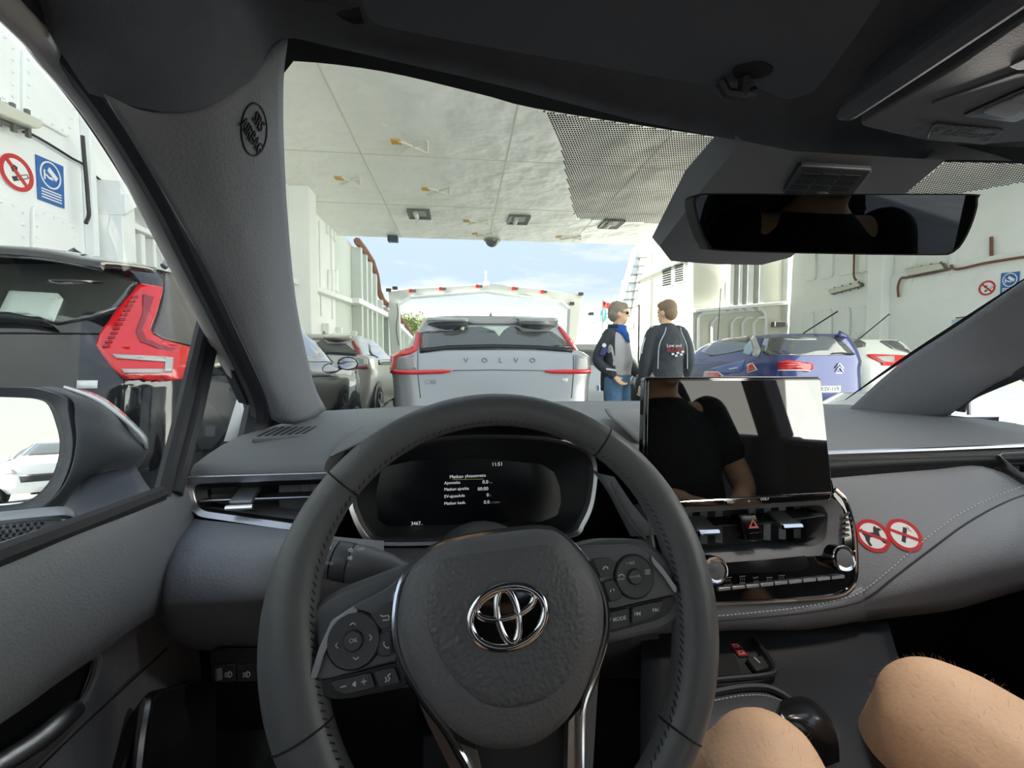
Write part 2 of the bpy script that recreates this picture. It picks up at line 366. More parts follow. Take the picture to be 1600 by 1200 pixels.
cable(FRW,[(1335,385),(1334,425),(1335,434),(1338,438)],.03,'rusty brown pipe dropping to the strip lamp on the right wall',h=.13,m=RUST,name='pipe')
cable(FRP,[(1404,464),(1403,448),(1408,435),(1420,433),(1482,421),(1486,414),(1494,421),(1540,411),(1610,400)],.03,'brown conduit along the right wall beneath the strip lamp',m=RUST,name='pipe')
cable(FRW,[(1549,370),(1549,412)],.035,'upright rusty pipe on the right wall above the signs',m=RUST,name='pipe')
def nosmoke(fr,cx,cy,r,label):
    t=thing('no_smoking_sign',label,'sign',fr.w(cx,cy,0))
    mk('sign_plate',plate(fr,circ(cx,cy,r,32),.005,.012),SWHITE,t)
    mk('red_ring',ringp(fr,circ(cx,cy,r,48),circ(cx,cy,r*.76,48),.012,.017,n=48),RED,t)
    c=.7071
    def R_(pts,ang=-.785): return [(cx+(x*math.cos(ang)-y*math.sin(ang))*r,cy+(x*math.sin(ang)+y*math.cos(ang))*r) for x,y in pts]
    mk('red_bar',plate(fr,R_([(-.8,-.10),(.8,-.10),(.8,.10),(-.8,.10)]),.013,.019),RED,t)
    mk('cigarette_tip',plate(fr,R_([(-.42,-.38),(-.18,-.38),(-.18,-.14),(-.42,-.14)],.5),.012,.0155),SBLK,t)
    mk('cigarette_outline',ringp(fr,R_([(-.15,-.38),(.62,-.38),(.62,-.14),(-.15,-.14)],.5),R_([(-.11,-.34),(.58,-.34),(.58,-.18),(-.11,-.18)],.5),.012,.0155,n=32),SBLK,t)
    mk('smoke_outline',tube([fr.w(cx+r*x,cy+r*y,.014) for x,y in ((-.2,.0),(-.3,.2),(-.15,.35),(0,.3),(-.02,.15),(-.12,.2))],.012*r/.24,6),SBLK,t)
def cctv(fr,px,label):
    uv=fr.pp(px); t=thing('camera_sign',label,'sign',fr.w(*uv[0],0))
    O=V((*uv[3],0));U=V((*uv[2],0))-O;Vv=V((*uv[0],0))-O
    def m_(pts): return [tuple((O+U*a+Vv*b)[:2]) for a,b in pts]
    mk('sign_plate',plate(fr,uv,.005,.012),BLUE,t)
    k=.78
    def C_(r): return m_([(.5+r*math.cos(q*.1309),.66+r*k*math.sin(q*.1309)) for q in range(48)])
    mk('white_ring',ringp(fr,C_(.40),C_(.355),.012,.016,n=48),SWHITE,t)
    mk('camera_symbol',join(plate(fr,m_([(.38,.74),(.46,.84),(.78,.66),(.70,.56)]),.012,.016),plate(fr,m_([(.56,.62),(.60,.56),(.44,.56),(.30,.62),(.30,.66),(.46,.61)]),.012,.016),plate(fr,m_([(.24,.52),(.29,.52),(.29,.74),(.24,.74)]),.012,.016)),SWHITE,t)
    mk('text_lines',join(*[plate(fr,m_([(.12,y),(.88,y),(.88,y+.028),(.12,y+.028)]),.012,.016) for y in (.08,.145,.21,.27)]),SWHITE,t)
a,b=FL.px(23.5,270); nosmoke(FL,a,b,.5*(FL.px(23.5,243)[1]-FL.px(23.5,298)[1]),'round red no smoking sign on the white left wall')
cctv(FL,[(54,241),(97,260),(99,326),(58,311)],'blue camera surveillance sign on the white left wall')
a,b=FRP.px(1543,450); nosmoke(FRP,a,b,.5*(FRP.px(1543,439)[1]-FRP.px(1543,462)[1]),'small red no smoking sign on the far right wall')
cctv(FRP,[(1565,427),(1594,424),(1592,459),(1563,461)],'blue camera surveillance sign on the far right wall')
t=thing('notice',"pale blue notice sheet on the right wall above the windscreen pillar",'notice',FRP.w(*FRP.px(1500,510),0))
mk('sheet',plate(FRP,FRP.pp([(1488,500),(1513,497),(1513,521),(1487,523)]),.005,.012),mat('notice_blue',(178,204,226),rough=.5),t)
mk('photo_block',plate(FRP,FRP.pp([(1503,508),(1511,507),(1511,519),(1502,520)]),.012,.015),mat('notice_pink',(206,196,214),rough=.5),t)
mk('heading',plate(FRP,FRP.pp([(1494,496),(1511,494),(1511,496),(1494,498)]),.005,.014),GRIM,t)
# ---- right wall pieces
B_=[]
for px in ([(1258,395),(1276,392),(1276,437),(1258,441)],[(1281,391),(1303,388),(1303,433),(1281,437)],[(1310,388),(1364,380),(1364,422),(1310,432)],
           [(1255,488),(1273,486),(1273,525),(1255,525)],[(1277,485),(1301,482),(1301,525),(1277,525)],[(1305,482),(1330,479),(1330,525),(1305,525)],[(1334,479),(1361,476),(1361,525),(1334,525)]):
    B_+=wplate(FRW,px,wr,h=.06,r=.12,m=WHITEG)
mk('bolt_heads',join(*B_),WHITEG,wr,kind='stuff')
a=FRW.px(1371,450)[0];b=FRW.px(1396,450)[0]
mk('wall_column',plate(FRW,[(a,0),(b,0),(b,5.6),(a,5.6)],0,.35),WHITEG,wr,bevel=.03)
a2=FRW.px(1620,450)[0]; mk('smooth_panel',plate(FRW,[(b,0),(a2+3,0),(a2+3,FRW.px(1398,431)[1]),(b,FRW.px(1398,431)[1])],0,.10),WHITEG,wr,bevel=.02)
for x in (1428,1490): rib(FRW,x,x+5,3.2,5.1,.12,m=WHITEG,parent=wr)
# ---- deck house (tower) behind the men
TY=15.5;TX=8.3
tw=thing('deck_house','cream white deck house with louvres behind the two men','building',(TX,TY,0))
mk('walls',box((TX,TY,0),(11.8,20.5,9)),mat('house_paint',(222,222,208),rough=.5),tw)
FT=Fr((TX,0,0),(0,-1,0),n=(-1,0,0)); FA=ff(TY)
for (x0,x1) in ((1036,1052),(1055,1071)):
    p=FT.pp([(x0,447-(x0-1036)*.35+3),(x1,441-(x0-1036)*.35+6),(x1,413-(x0-1036)*.2),(x0,419-(x0-1036)*.3)])
    lv=mk('louvre_frame',ringp(FT,p,[tuple(V((*q,0)).lerp(V((sum(a for a,b in p)/4,sum(b for a,b in p)/4,0)),.08)[:2]) for q in p],0,.06,n=32),WHITE,tw,sharp=20)
    mk('louvre_back',plate(FT,p,.002,.01),mat('louvre_dark',(62,66,64),rough=.7),tw)
    A,B,C_,D_=[V((*q,0)) for q in p]
    for k in range(9):
        s=(k+.5)/9; l=A.lerp(D_,s); r_=B.lerp(C_,s); mk('slat',bar(FT.w(l.x,l.y,.05),FT.w(r_.x,r_.y,.05),.05,.012,(-.6,0,.8)),GREYG,lv)
mk('ledge',plate(FT,FT.pp([(980,439),(1076,399),(1076,406),(980,446)]),0,.3),WHITEG,tw,bevel=.02)
mk('vertical_pipe',tube([PY(1081,400,TY-.05),PY(1081,600,TY-.05)],.07,8),WHITEG,tw)
for x0,x1 in ((1133,1140),(1147,1153),(1160,1170),(1178,1186)):
    mk('pilaster',box((PY(x0,450,TY).x,TY-.28,PY(x0,487,TY).z),(PY(x1,450,TY).x,TY,9)),WHITEG,tw,bevel=.02)
mk('front_ledge',bar(PY(1082,486,TY-.15),PY(1225,474,TY-.15),.35,.12),WHITE,tw,bevel=.02)
mk('recess_frame',ringp(FA,rpoly(FA.pp([(1087,488),(1196,481),(1196,560),(1087,560)]),.3),rpoly(FA.pp([(1091,492),(1192,486),(1192,556),(1091,556)]),.25),0,.12,n=48),WHITE,tw,sharp=25)
for x in (1112,1143,1160,1178): mk('stiffener',tube([PY(x,540,TY-.1),PY(x,505,TY-.1),PY(x+7,497,TY-.1),PY(x+16,496,TY-.1)],.05,6),WHITE,tw)
mk('junction_box',box((PY(1226,0,TY).x-.25,TY-.35,PY(1226,512,TY).z),(PY(1243,0,TY).x-.25,TY-.1,PY(1226,504,TY).z)),GRIM,label='grey junction box on the wall above the blue car roof',cat='box',bevel=.02)
# steep stairs left of the deck house
st=thing('ship_stairs','steep white ship stairs left of the cream deck house','stairs',PY(980,560,19))
for (a,b) in (((962,500),(995,385)),((985,500),(1004,385))):
    mk('stringer',bar(PY(*a,19),PY(*b,19),.25,.10),WHITE,st,bevel=.01)
for k in range(7):
    y=404+k*13; x=995-(y-385)*.285; mk('tread',bar(PY(x+2,y,19),PY(x+20,y-1,19),.30,.05),GRIM,st)
mk('handrail',tube([PY(958,500,18.8),PY(990,388,18.8)],.035,6),WHITE,st)
# bulwark ahead on the right with posts
FB=Fr((8.3,0,0),(0,-1,0),n=(-1,0,0)); p=FB.pp([(878,527),(925,502),(1000,472)])
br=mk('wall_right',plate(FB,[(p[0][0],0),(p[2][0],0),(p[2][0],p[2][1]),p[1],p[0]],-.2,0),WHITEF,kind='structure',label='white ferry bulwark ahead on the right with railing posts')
mk('top_rail',tube([FB.w(*q,.05) for q in p],.12,6),WHITE,br)
for k in range(9):
    x=890+k*12; a,b=FB.px(x,525-(x-880)*.46); mk('railing_post',tube([FB.w(a,b-.05,.05),FB.w(a,b+.9,.05)],.05,6),WHITE,br)
mk('railing_bar',tube([FB.w(*FB.px(886,519),.05)+V((0,0,.6)),FB.w(*FB.px(986,473),.05)+V((0,0,.6))],.04,6),WHITE,br)
for k in range(5):
    a,b=FB.px(896+k*20,530); mk('stiffener',plate(FB,[(a-.15,0),(a+.15,0),(a+.15,b+.6),(a-.15,b+.6)],0,.3),WHITEG,br)
mk('life_ring',tube([FB.w(*FB.px(952,493),.35)+V((0,.32*math.cos(k*.52),.32*math.sin(k*.52))) for k in range(12)],.09,8,True),mat('teal_plastic',(60,140,140),rough=.5),label='teal life ring on the white railing under the red flag',cat='life ring')
# flag
q=PY(940,500,21); fg=thing('flag','small red flag on a pole above the right bulwark','flag',q)
mk('flag_pole',tube([V((PY(940,510,21).x,21,0)),PY(942,469,21)],.03,6),GRIM,fg)
rows=[[PY(941+k*2.4,470+j*3.3+k*.8,21+.12*math.sin(k*1.3+j*.4)) for k in range(6)] for j in range(4)]
mk('cloth',patch(rows,2,2),mat('flag_red',(206,40,34),rough=.7),fg,solid=.01)
# bow gate gantry
G=ff(22.0); gt=thing('gate_gantry','white arched gantry with red lamps above the silver car','gantry',PY(760,570,22))
out=[(612,575),(605,455),(640,450),(700,447),(760,443),(830,449),(910,461),(896,575),(886,575),(890,482),(876,471),(830,462),(760,455),(700,459),(640,464),(623,474),(627,575)]
mk('arch',plate(G,G.pp(out),-.5,.0),mat('gantry_paint',(196,198,190),rough=.5),gt,bevel=.04,seg=1)
mk('lower_flange',join(*[bar(G.w(*G.px(*a),-.2),G.w(*G.px(*b),-.2),.7,.06) for a,b in (((623,474),(640,464)),((640,464),(760,455)),((760,455),(876,471)),((876,471),(890,482)))]),WHITEG,gt)
LR=mat('red_lamp',(190,40,44),rough=.3,coat=.5)
for x,y in ((642,454.5),(689,451.5),(746,447.5),(802,451),(847,456)):
    a,b=G.px(x,y); mk('red_lamp',plate(G,[(a-.09,b-.08),(a+.09,b-.08),(a+.09,b+.08),(a-.09,b+.08)],0,.12),LR,gt,bevel=.02); mk('lamp_box',plate(G,[(a+.11,b-.07),(a+.24,b-.07),(a+.24,b+.07),(a+.11,b+.07)],0,.1),GRIM,gt,bevel=.02)
mk('mast',join(tube([PY(760,446,22),PY(759,427,22)],[.06,.03],6),lathe(PY(759,427,22),(0,0,1),[(.06,0),(.08,.06),(.02,.12)],8),bar(PY(756,443,22),PY(765,443,22),.12,.2)),WHITE,gt)
for x,y,k in ((607,455,1),(617,452,1),(907,461,1),(893,476,1),(923,492,0)): mk('camera_head',box(PY(x,y,21.9)-V((.1,.1,.02)),PY(x,y,21.9)+V((.12,.1,.12))),SBLK,gt)
mk('cable_loop',tube(spline([PY(620,474,21.9),PY(622,490,21.9),PY(619,512,21.9),PY(623,540,21.9)],4),.02,6),DARKC,gt)
# raised bow ramp
mk('bow_ramp',box((-3.9,38,0),(8.3,38.5,PY(640,527,38).z)),mat('ramp_grey',(176,180,170),rough=.5),label='grey raised bow ramp closing the deck far ahead',cat='ramp')
# trees on the shore
random.seed(3)
LEAF=mat('leaf_green',(112,128,66),rough=.8); TRK=mat('bark',(84,70,56),rough=.9)
for i,(px,y,r,l) in enumerate(((632,66,2.3,'green tree on the shore beside the gantry leg'),(654,88,2.9,'green tree on the shore half behind the silver car'))):
    q=PY(px,512,y); t=thing('tree',l,'tree',(q.x,q.y,0)); mk('trunk',tube([(q.x,q.y,0),(q.x+.1,q.y,q.z)],[.35,.2],8),TRK,t)
    vs_=[];fs=[]
    for k in range(1500):
        d=V((random.gauss(0,1),random.gauss(0,1),random.gauss(0,1))).normalized()*(r*(.55+.5*random.random())); d.z*=.85
        d*=1+.25*math.sin(d.x*2.1+i)*math.cos(d.z*2.7)
        c=q+d; a=V((random.gauss(0,1),random.gauss(0,1),random.gauss(0,1))).normalized()*.17; b=a.orthogonal().normalized()*.1; n=len(vs_)
        vs_+=[c-a,c+b,c+a,c-b]; fs.append((n,n+1,n+2,n+3))
    mk('foliage',(vs_,fs),LEAF,t,kind='stuff',flat=True)
# ================= THE CAR WE SIT IN: shell, pillars, roof, glass
HEAD=mat('headliner_fabric',(98,102,108),rough=.9,bump=(420,.5,'n'),noise=(30,.12))
TRIM=mat('pillar_trim',(126,128,134),rough=.75,bump=(330,.55,'v'))
PLAS=mat('grey_plastic',(112,113,116),rough=.55,bump=(600,.35,'v'))
DASH=mat('dash_soft_top',(116,117,119),rough=.62,bump=(700,.25,'v'))
LEA=mat('grained_leather',(134,136,141),rough=.45,bump=(420,.55,'v'))
LEAD=mat('dark_leather',(80,81,85),rough=.5,bump=(520,.45,'v'))
BLK=mat('black_plastic',(40,41,43),rough=.5)
VBLK=mat('very_dark',(14,14,16),rough=.7)
GLOSS=mat('piano_black',(8,8,9),rough=.06,coat=1,spec=.6)
RUB=mat('rubber_seal',(48,49,52),rough=.65)
CHR=mat('bright_chrome',(225,225,228),rough=.08,metal=1); SAT=mat('satin_silver',(190,190,194),rough=.28,metal=1)
SILV=mat('silver_paint',(150,151,153),rough=.35,metal=.8)
FRIT=mat('black_frit',(12,12,14),rough=.6); ICON=mat('icon_white',(200,200,200),rough=.5); ICOND=mat('icon_grey',(120,120,122),rough=.6)
DFRAME=mat('door_frame_grey',(186,180,176),rough=.3,coat=.3)
GLS=glassmat('window_glass',(.96,.985,.965),refl=.7)
# windscreen surface
def wsrow(t):
    out=[]
    for k in range(9):
        s=k/8; q=4*s*(1-s)
        b=V((-.39+1.52*s,1.12+.26*q,.995+.008*q)); tp=V((-.215+1.21*s,.39+.19*q,1.432+.022*q))
        p=b.lerp(tp,t); c=4*t*(1-t); out.append(p+V((0,.03*c,.03*c)))
    return out
WSV=patch([wsrow(t) for t in (0,.2,.4,.6,.8,1)],3,3)
ws=mk('window_1',WSV,GLS,kind='structure',label='curved windscreen glass of the car')
BV=BVHTree.FromPolygons(WSV[0],WSV[1])
def onws(px,py,off=.003):
    r=ray(px,py).normalized(); h=BV.ray_cast(CAM,r)
    k=0
    while h[0] is None and k<60:
        k+=1; L_=math.hypot(800-px,450-py); px+=(800-px)/L_*4; py+=(450-py)/L_*4; r=ray(px,py).normalized(); h=BV.ray_cast(CAM,r)
    return h[0]-r*off
def wribbon(name,A,B,parent,n=40):
    a=spline([V((x,y,0)) for x,y in A],8); b=spline([V((x,y,0)) for x,y in B],8)
    def rs(p):
        L_=[0]
        for i in range(1,len(p)): L_.append(L_[-1]+(p[i]-p[i-1]).length)
        o=[];j=0
        for k in range(n+1):
            s=L_[-1]*k/n
            while j<len(p)-2 and L_[j+1]<s: j+=1
            o.append(p[j].lerp(p[j+1],(s-L_[j])/max(L_[j+1]-L_[j],1e-9)))
        return o
    a=rs(a);b=rs(b)
    return mk(name,grid([[onws(p.x,p.y) for p in a],[onws(p.x,p.y) for p in b]]),FRIT,parent)
wribbon('frit_band',[(425,330),(425,90),(430,50),(600,60),(800,100),(1000,150),(1150,190),(1300,215),(1480,225),(1640,232)],
        [(446,330),(438,150),(446,104),(470,96),(600,112),(750,147),(850,172),(1135,217),(1300,246),(1600,256)],ws)
wribbon('frit_band',[(446,330),(451,420),(461,500),(473,560),(499,636)],[(448,330),(454,420),(465,510),(477,570),(506,634)],ws,24)
wribbon('frit_band',[(1270,660),(1400,572),(1500,508),(1620,432)],[(1287,649),(1400,566),(1500,500),(1620,422)],ws,20)
# dotted sunshade band beside the mirror housing
dots=[];poly=[V((x,y,0)) for x,y in ((850,172),(1128,215),(1137,226),(1095,290),(1062,345),(1050,349),(905,340),(897,333),(873,215))]
poly2=[V((x,y,0)) for x,y in ((1478,250),(1640,256),(1640,276),(1560,290),(1470,306),(1412,303))]
def inside(p,po):
    c=False
    for i in range(len(po)):
        a=po[i-1];b=po[i]
        if (a.y>p.y)!=(b.y>p.y) and p.x<(b.x-a.x)*(p.y-a.y)/(b.y-a.y)+a.x: c=not c
    return c
for po in (poly,poly2):
    x0,x1=min(p.x for p in po),max(p.x for p in po); y0,y1=min(p.y for p in po),max(p.y for p in po)
    # lattice laid out in metres on the glass: start at the polygon centre
    c0=onws((x0+x1)/2,(y0+y1)/2); ex=(onws((x0+x1)/2+5,(y0+y1)/2)-c0).normalized(); nn=ray((x0+x1)/2,(y0+y1)/2); 
    g=BV.find_nearest(c0); nn=V(g[1]); 
    if nn.y>0: nn=-nn
    ex=(V((1,0,0))-nn*nn.x).normalized(); ey=nn.cross(ex); st=.0037
    vs_=[];fs=[]
    for i in range(-90,91):
        for j in range(-90,91):
            q=c0+ex*((i+.5*(j%2))*st)+ey*(j*st*.87)
            h=BV.find_nearest(q); q=h[0]
            d=q-CAM; z=d.dot(FW); sx_=800+F*d.dot(RT)/z; sy_=600-F*d.dot(UP)/z
            if not inside(V((sx_,sy_,0)),po): continue
            q=q+nn*.002; n=len(vs_); rr=st*.43
            vs_+=[q+(ex*math.cos(a*1.0472)+ey*math.sin(a*1.0472))*rr for a in range(6)]; fs.append((n,n+1,n+2,n+3,n+4,n+5))
    mk('frit_dots',(vs_,fs),FRIT,ws,kind='stuff',flat=True)
# headliner
LIP=[(440,60,.40),(520,74,.414),(600,92,.43),(800,138,.475),(1000,190,.54),(1140,217,.583),(1250,238,.62),(1420,248,.64),(1600,252,.65),(1760,262,.66),(1900,258,.62)]
lip=[P(*q) for q in LIP]; xs=[-.272,-.258,-.23,-.18]+[p.x for p in lip]
E1=[P(*q) for q in ((138,146,.312),(250,174,.335),(330,163,.355),(400,107,.383))]
E3=[P(*q) for q in ((40,0,.272),(150,20,.276),(245,5,.288),(330,-45,.300))]
E2=[a.lerp(b,.45)+(CAM-a).normalized()*.004 for a,b in zip(E1,E3)]
def arc(i): return [1.335,1.39,1.43,1.458,1.474,1.48,1.484,1.49,1.49,1.486,1.48,1.475,1.46,1.43,1.39][i]
rows=[[p+V((0,.012,.006)) for p in E1]+[p+V((0,.02,.03)) for p in lip],
      E1+lip,E2+[p+V((0,-.022,.032)) for p in lip],E3+[p+V((0,-.12,.058)) for p in lip],
      [V((x,-.05,arc(i))) for i,x in enumerate(xs)],[V((x,-.7,arc(i))) for i,x in enumerate(xs)],[V((x,-1.25,arc(i)-.04)) for i,x in enumerate(xs)]]
r4=rows[4]; rows=rows[:4]+[[a.lerp(b,k) for a,b in zip(rows[3],r4)] for k in (.12,.35,.65)]+rows[4:]
mk('headliner',join(patch(rows[:2],3,1),patch(rows[1:],3,5)),HEAD,label='dark grey fabric headliner above the windscreen',cat='headliner',sharp=180)
mk('outer_roof',grid([[V((p.x,p.y+.005,p.z+.025)) for p in rows[1][4:]]]+[[p+V((0,0,.035)) for p in r[4:]] for r in rows[2:]]),mat('white_car_paint',(232,232,230),rough=.25,coat=1),label='white outer roof skin over the headliner',cat='roof')
# left pillar trim
R_=[((165,150,.312),(240,176,.337),(330,166,.357),(402,106,.386),(450,62,.405)),
    ((212,230,.345),(270,235,.362),(340,228,.385),(400,180,.41),(443,130,.44)),
    ((273,330,.405),(315,334,.425),(365,330,.45),(412,290,.48),(444,235,.51)),
    ((328,430,.48),(362,436,.50),(400,430,.53),(428,410,.57),(452,370,.61)),
    ((376,530,.585),(402,536,.61),(428,534,.65),(448,520,.70),(466,492,.76)),
    ((412,610,.70),(432,618,.73),(453,618,.78),(474,612,.85),(490,597,.92)),
    ((424,655,.80),(442,662,.84),(464,662,.88),(488,655,.95),(510,640,1.03))]
pl=mk('pillar_trim',patch([[P(*q) for q in r] for r in R_],4,4),TRIM,sharp=180,solid=.006,soff=1,label='grey left windscreen pillar trim embossed SRS AIRBAG',cat='pillar')
# embossed airbag mark
BVP=BVHTree.FromPolygons(*patch([[P(*q) for q in r] for r in R_],4,4))
def onp(x,y): return BVP.ray_cast(CAM,ray(x,y).normalized())[0]
c=onp(396,202); hn=V(BVP.ray_cast(CAM,ray(396,202).normalized())[1]); hn=hn if hn.dot(CAM-c)>0 else -hn
EMB=mat('embossed_dark',(30,31,34),rough=.7)
mk('embossed_ring',tube([onp(396+20*math.cos(k*.1309),202+41*math.sin(k*.1309))+hn*.0004 for k in range(48)],.0009,6,True),EMB,pl)
uu=(onp(402,212)-onp(390,192)); up_=(onp(404,192)-onp(388,211))
for s_,x,y in (('SRS',402,190),('AIRBAG',392,213)): text('lettering',s_,onp(x,y)+hn*.0012,uu,up_,.0150,EMB,pl,.0006)
# right pillar trim
R_=[((1310,655,1.18),(1370,662,1.10),(1430,660,1.04),(1485,648,.985)),
    ((1400,573,1.03),(1440,590,.99),(1490,607,.95),(1540,608,.92)),
    ((1500,507,.90),(1540,535,.88),(1580,560,.865),(1605,576,.855)),
    ((1610,434,.745),(1640,465,.75),(1670,500,.755),(1690,530,.76)),
    ((1760,345,.60),(1800,390,.62),(1830,430,.64),(1850,460,.65)),
    ((2100,180,.415),(2150,250,.42),(2190,310,.43),(2210,350,.44))]
mk('pillar_trim',patch([[P(*q) for q in r] for r in R_],4,4,flip=True),TRIM,sharp=180,solid=.006,soff=1,label='grey right windscreen pillar trim beyond the dashboard',cat='pillar')
# left door frame: outer painted strip + seal (belong to the driver door, built in 03)
# right door window surround
rp=[P(1497,642,.985),P(1502,628,.98),P(1515,617,.97),P(1545,603,.94),P(1605,578,.86),P(1700,535,.76),P(1850,470,.65)]
wd=thing('window_3','passenger side window glass with black rubber surround','window',(1.13,.6,.95)); wd['kind']='structure'; del wd['category']
mk('rubber_surround',tube(spline(rp,4),[.012]*(6*4+1),8),RUB,wd)
gp=[p+V((.012,0,0)) for p in rp]; gb=[V((1.14,p.y,.955)) for p in gp]; mk('glass',grid([gp+[V((.98,-.1,1.38))],gb+[V((1.15,-.1,.955))]]),GLS,wd)
mk('bright_edge',tube([P(1513,622,1.0),P(1514,648,1.0)],.004,6),SAT,wd)
# right door inner with belt, B pillars and rear shell (seen in reflections)
mk('passenger_door',join(box((1.09,-.25,.35),(1.17,.78,.955))),PLAS,label='grey passenger door inner panel under the right side window',cat='door',bevel=.02)
def bpillar(x,lab):
    s=1 if x>.3 else -1
    mk('door_pillar',fixn(join(box((min(x,x+s*.06),-.42,.35),(max(x,x+s*.06),-.22,.96)),bar((x+s*.03,-.32,.95),(x-s*.09,-.34,1.42),.06,.12,(0,1,0)))),TRIM,label=lab,cat='pillar',bevel=.01)
bpillar(1.10,'grey centre pillar behind the passenger seat'); bpillar(-.38,'grey centre pillar behind the driver seat')
mk('rear_quarter',fixn(join(bar((1.09,-.95,.95),(.93,-1.22,1.34),.12,.25,(0,1,0)),box((1.05,-1.3,.35),(1.13,-.42,.96)))),TRIM,label='grey rear quarter trim and rear door on the right',cat='trim panel',bevel=.01)
mk('rear_quarter',fixn(join(bar((-.35,-.95,.95),(-.19,-1.22,1.34),.12,.25,(0,1,0)),box((-.40,-1.3,.35),(-.33,-.42,.96)))),TRIM,label='grey rear quarter trim and rear door on the left',cat='trim panel',bevel=.01)
mk('cabin_floor',box((-.44,-1.3,.24),(1.1,1.15,.28)),mat('black_carpet',(20,20,22),rough=.95,bump=(300,.5,'n')),label='black carpeted cabin floor in the footwell',cat='carpet')
mk('firewall',patch([[V((x,.78,.28)) for x in (-.36,.37,1.1)],[V((x,1.05,.45)) for x in (-.36,.37,1.1)],[V((x,1.12,.9)) for x in (-.36,.37,1.1)]],2,3),mat('black_carpet',(20,20,22)),label='black footwell bulkhead below the dashboard',cat='bulkhead')
mk('kick_panel',box((-.44,.05,.24),(-.415,1.15,.93)),mat('black_carpet',(20,20,22)),label='black carpeted kick panel left of the footwell',cat='kick panel')
mk('kick_panel',box((1.085,.05,.24),(1.10,1.15,.90)),mat('black_carpet',(20,20,22)),label='black carpeted kick panel right of the passenger footwell',cat='kick panel')
# seats
FAB=mat('seat_fabric',(60,61,64),rough=.85,bump=(500,.4,'n'))
def seat(x,lab):
    t=thing('bucket_chair',lab,'seat',(x,-.45,.28))
    mk('seat_cushion',patch([[V((x+a*.25,-.54,.40-.02*abs(a))) for a in (-1,-.6,0,.6,1)],[V((x+a*.26,-.2,.43+.05*abs(a)**3)) for a in (-1,-.6,0,.6,1)],[V((x+a*.25,.06,.46+.02*abs(a))) for a in (-1,-.6,0,.6,1)],[V((x+a*.24,.09,.36)) for a in (-1,-.6,0,.6,1)],[V((x+a*.24,.04,.29)) for a in (-1,-.6,0,.6,1)]],3,3),FAB,t,solid=.05)
    mk('backrest',patch([[V((x+a*.24,-.52+.05*abs(a)**2,.45)) for a in (-1,-.6,0,.6,1)],[V((x+a*.25,-.60+.07*abs(a)**2,.8)) for a in (-1,-.6,0,.6,1)],[V((x+a*.22,-.68+.05*abs(a)**2,1.08)) for a in (-1,-.6,0,.6,1)],[V((x+a*.17,-.70,1.13)) for a in (-1,-.6,0,.6,1)]],3,3),FAB,t,solid=.09)
    hr=mk('headrest',patch([[V((x+a*.13,-.66+.03*a*a,1.17)) for a in (-1,-.5,0,.5,1)],[V((x+a*.14,-.675+.03*a*a,1.27)) for a in (-1,-.5,0,.5,1)],[V((x+a*.11,-.69+.03*a*a,1.35)) for a in (-1,-.5,0,.5,1)]],3,3),FAB,t,solid=.08)
    mk('post',tube([V((x-.05,-.71,1.1)),V((x-.05,-.70,1.2))],.007,8),CHR,hr); mk('post',tube([V((x+.05,-.71,1.1)),V((x+.05,-.70,1.2))],.007,8),CHR,hr)
seat(.02,'dark fabric driver seat behind the steering wheel'); seat(.74,'dark fabric passenger seat right of the gear lever')
# sun visor
FZ=Fr((0,0,1.409),(1,0,0),n=(0,0,-1))
sv=thing('sun_visor','dark fabric sun visor folded up over the windscreen','sun visor',FZ.w(*FZ.px(850,60),0))
uv=rpoly(FZ.pp([(560,-300),(560,-10),(577,38),(700,63),(900,98),(1118,137),(1127,131),(1150,128),(1190,140),(1225,157),(1268,148),(1300,110),(1420,-60),(1420,-300)]),[.02,.02,.014]+[.01]*7+[.02,.02,.02,.02])
mk('panel',plate(FZ,uv,-.014,0),mat('visor_fabric',(90,94,100),rough=.9,bump=(500,.3,'n')),sv,bevel=.006,seg=3)
mk('hook',join(tube([P(1125,128,.46),P(1135,146,.462),P(1160,150,.465),P(1178,144,.468)],.006,8),tube([P(1160,150,.465),P(1165,115,.455)],.006,8)),BLK,sv)
mk('recess',plate(FZ,rpoly(FZ.pp([(1141,105),(1190,95),(1212,108),(1195,122),(1148,125)],.001),.01),-.001,.0012),VBLK,sv)
mk('pivot_arm',tube(spline([P(478,-12,.40),P(505,2,.405),P(530,20,.41),P(548,24,.412),P(566,22,.412)],3),.008,8),BLK,sv)
mk('pivot_base',lathe(P(512,-2,.40),(0,0,-1),[(.026,-.02),(.026,0),(.02,.006)],20),HEAD,sv)
# overhead console
FO=Fr((0,0,1.402),(1,0,0),n=(0,0,-1))
oc=thing('overhead_console','dark overhead console with map lamp above the mirror','console',FO.w(*FO.px(1520,150),0))
def OP(*p): return FO.pp(p)
OCM=mat('console_plastic',(104,106,110),rough=.6,bump=(600,.25,'v'))
mk('body',plate(FO,rpoly(OP((1340,196),(1394,209),(1450,221),(1540,226),(1640,218),(1760,200),(1760,-80),(1487,109)),.012),-.085,0),OCM,oc,bevel=.006,seg=3)
mk('ridge',tube(spline([FO.w(*FO.px(x,y),0) for x,y in ((1312,182),(1380,136),(1450,88),(1540,26),(1600,-16))],4),[.004]+[.012]*16,8),HEAD,oc)
mk('holder_lid',plate(FO,rpoly(OP((1452,160),(1592,110),(1640,112),(1500,161)),.004),0,.0025),OCM,oc,bevel=.001)
mk('switch_row',plate(FO,rpoly(OP((1576,100),(1640,70),(1640,100),(1592,106)),.003),0,.0025),OCM,oc,bevel=.001)
lm=mk('lamp_surround',plate(FO,rpoly(OP((1503,178),(1600,134),(1680,100),(1680,150),(1585,188)),.004),0,.003),GLOSS,oc,bevel=.001)
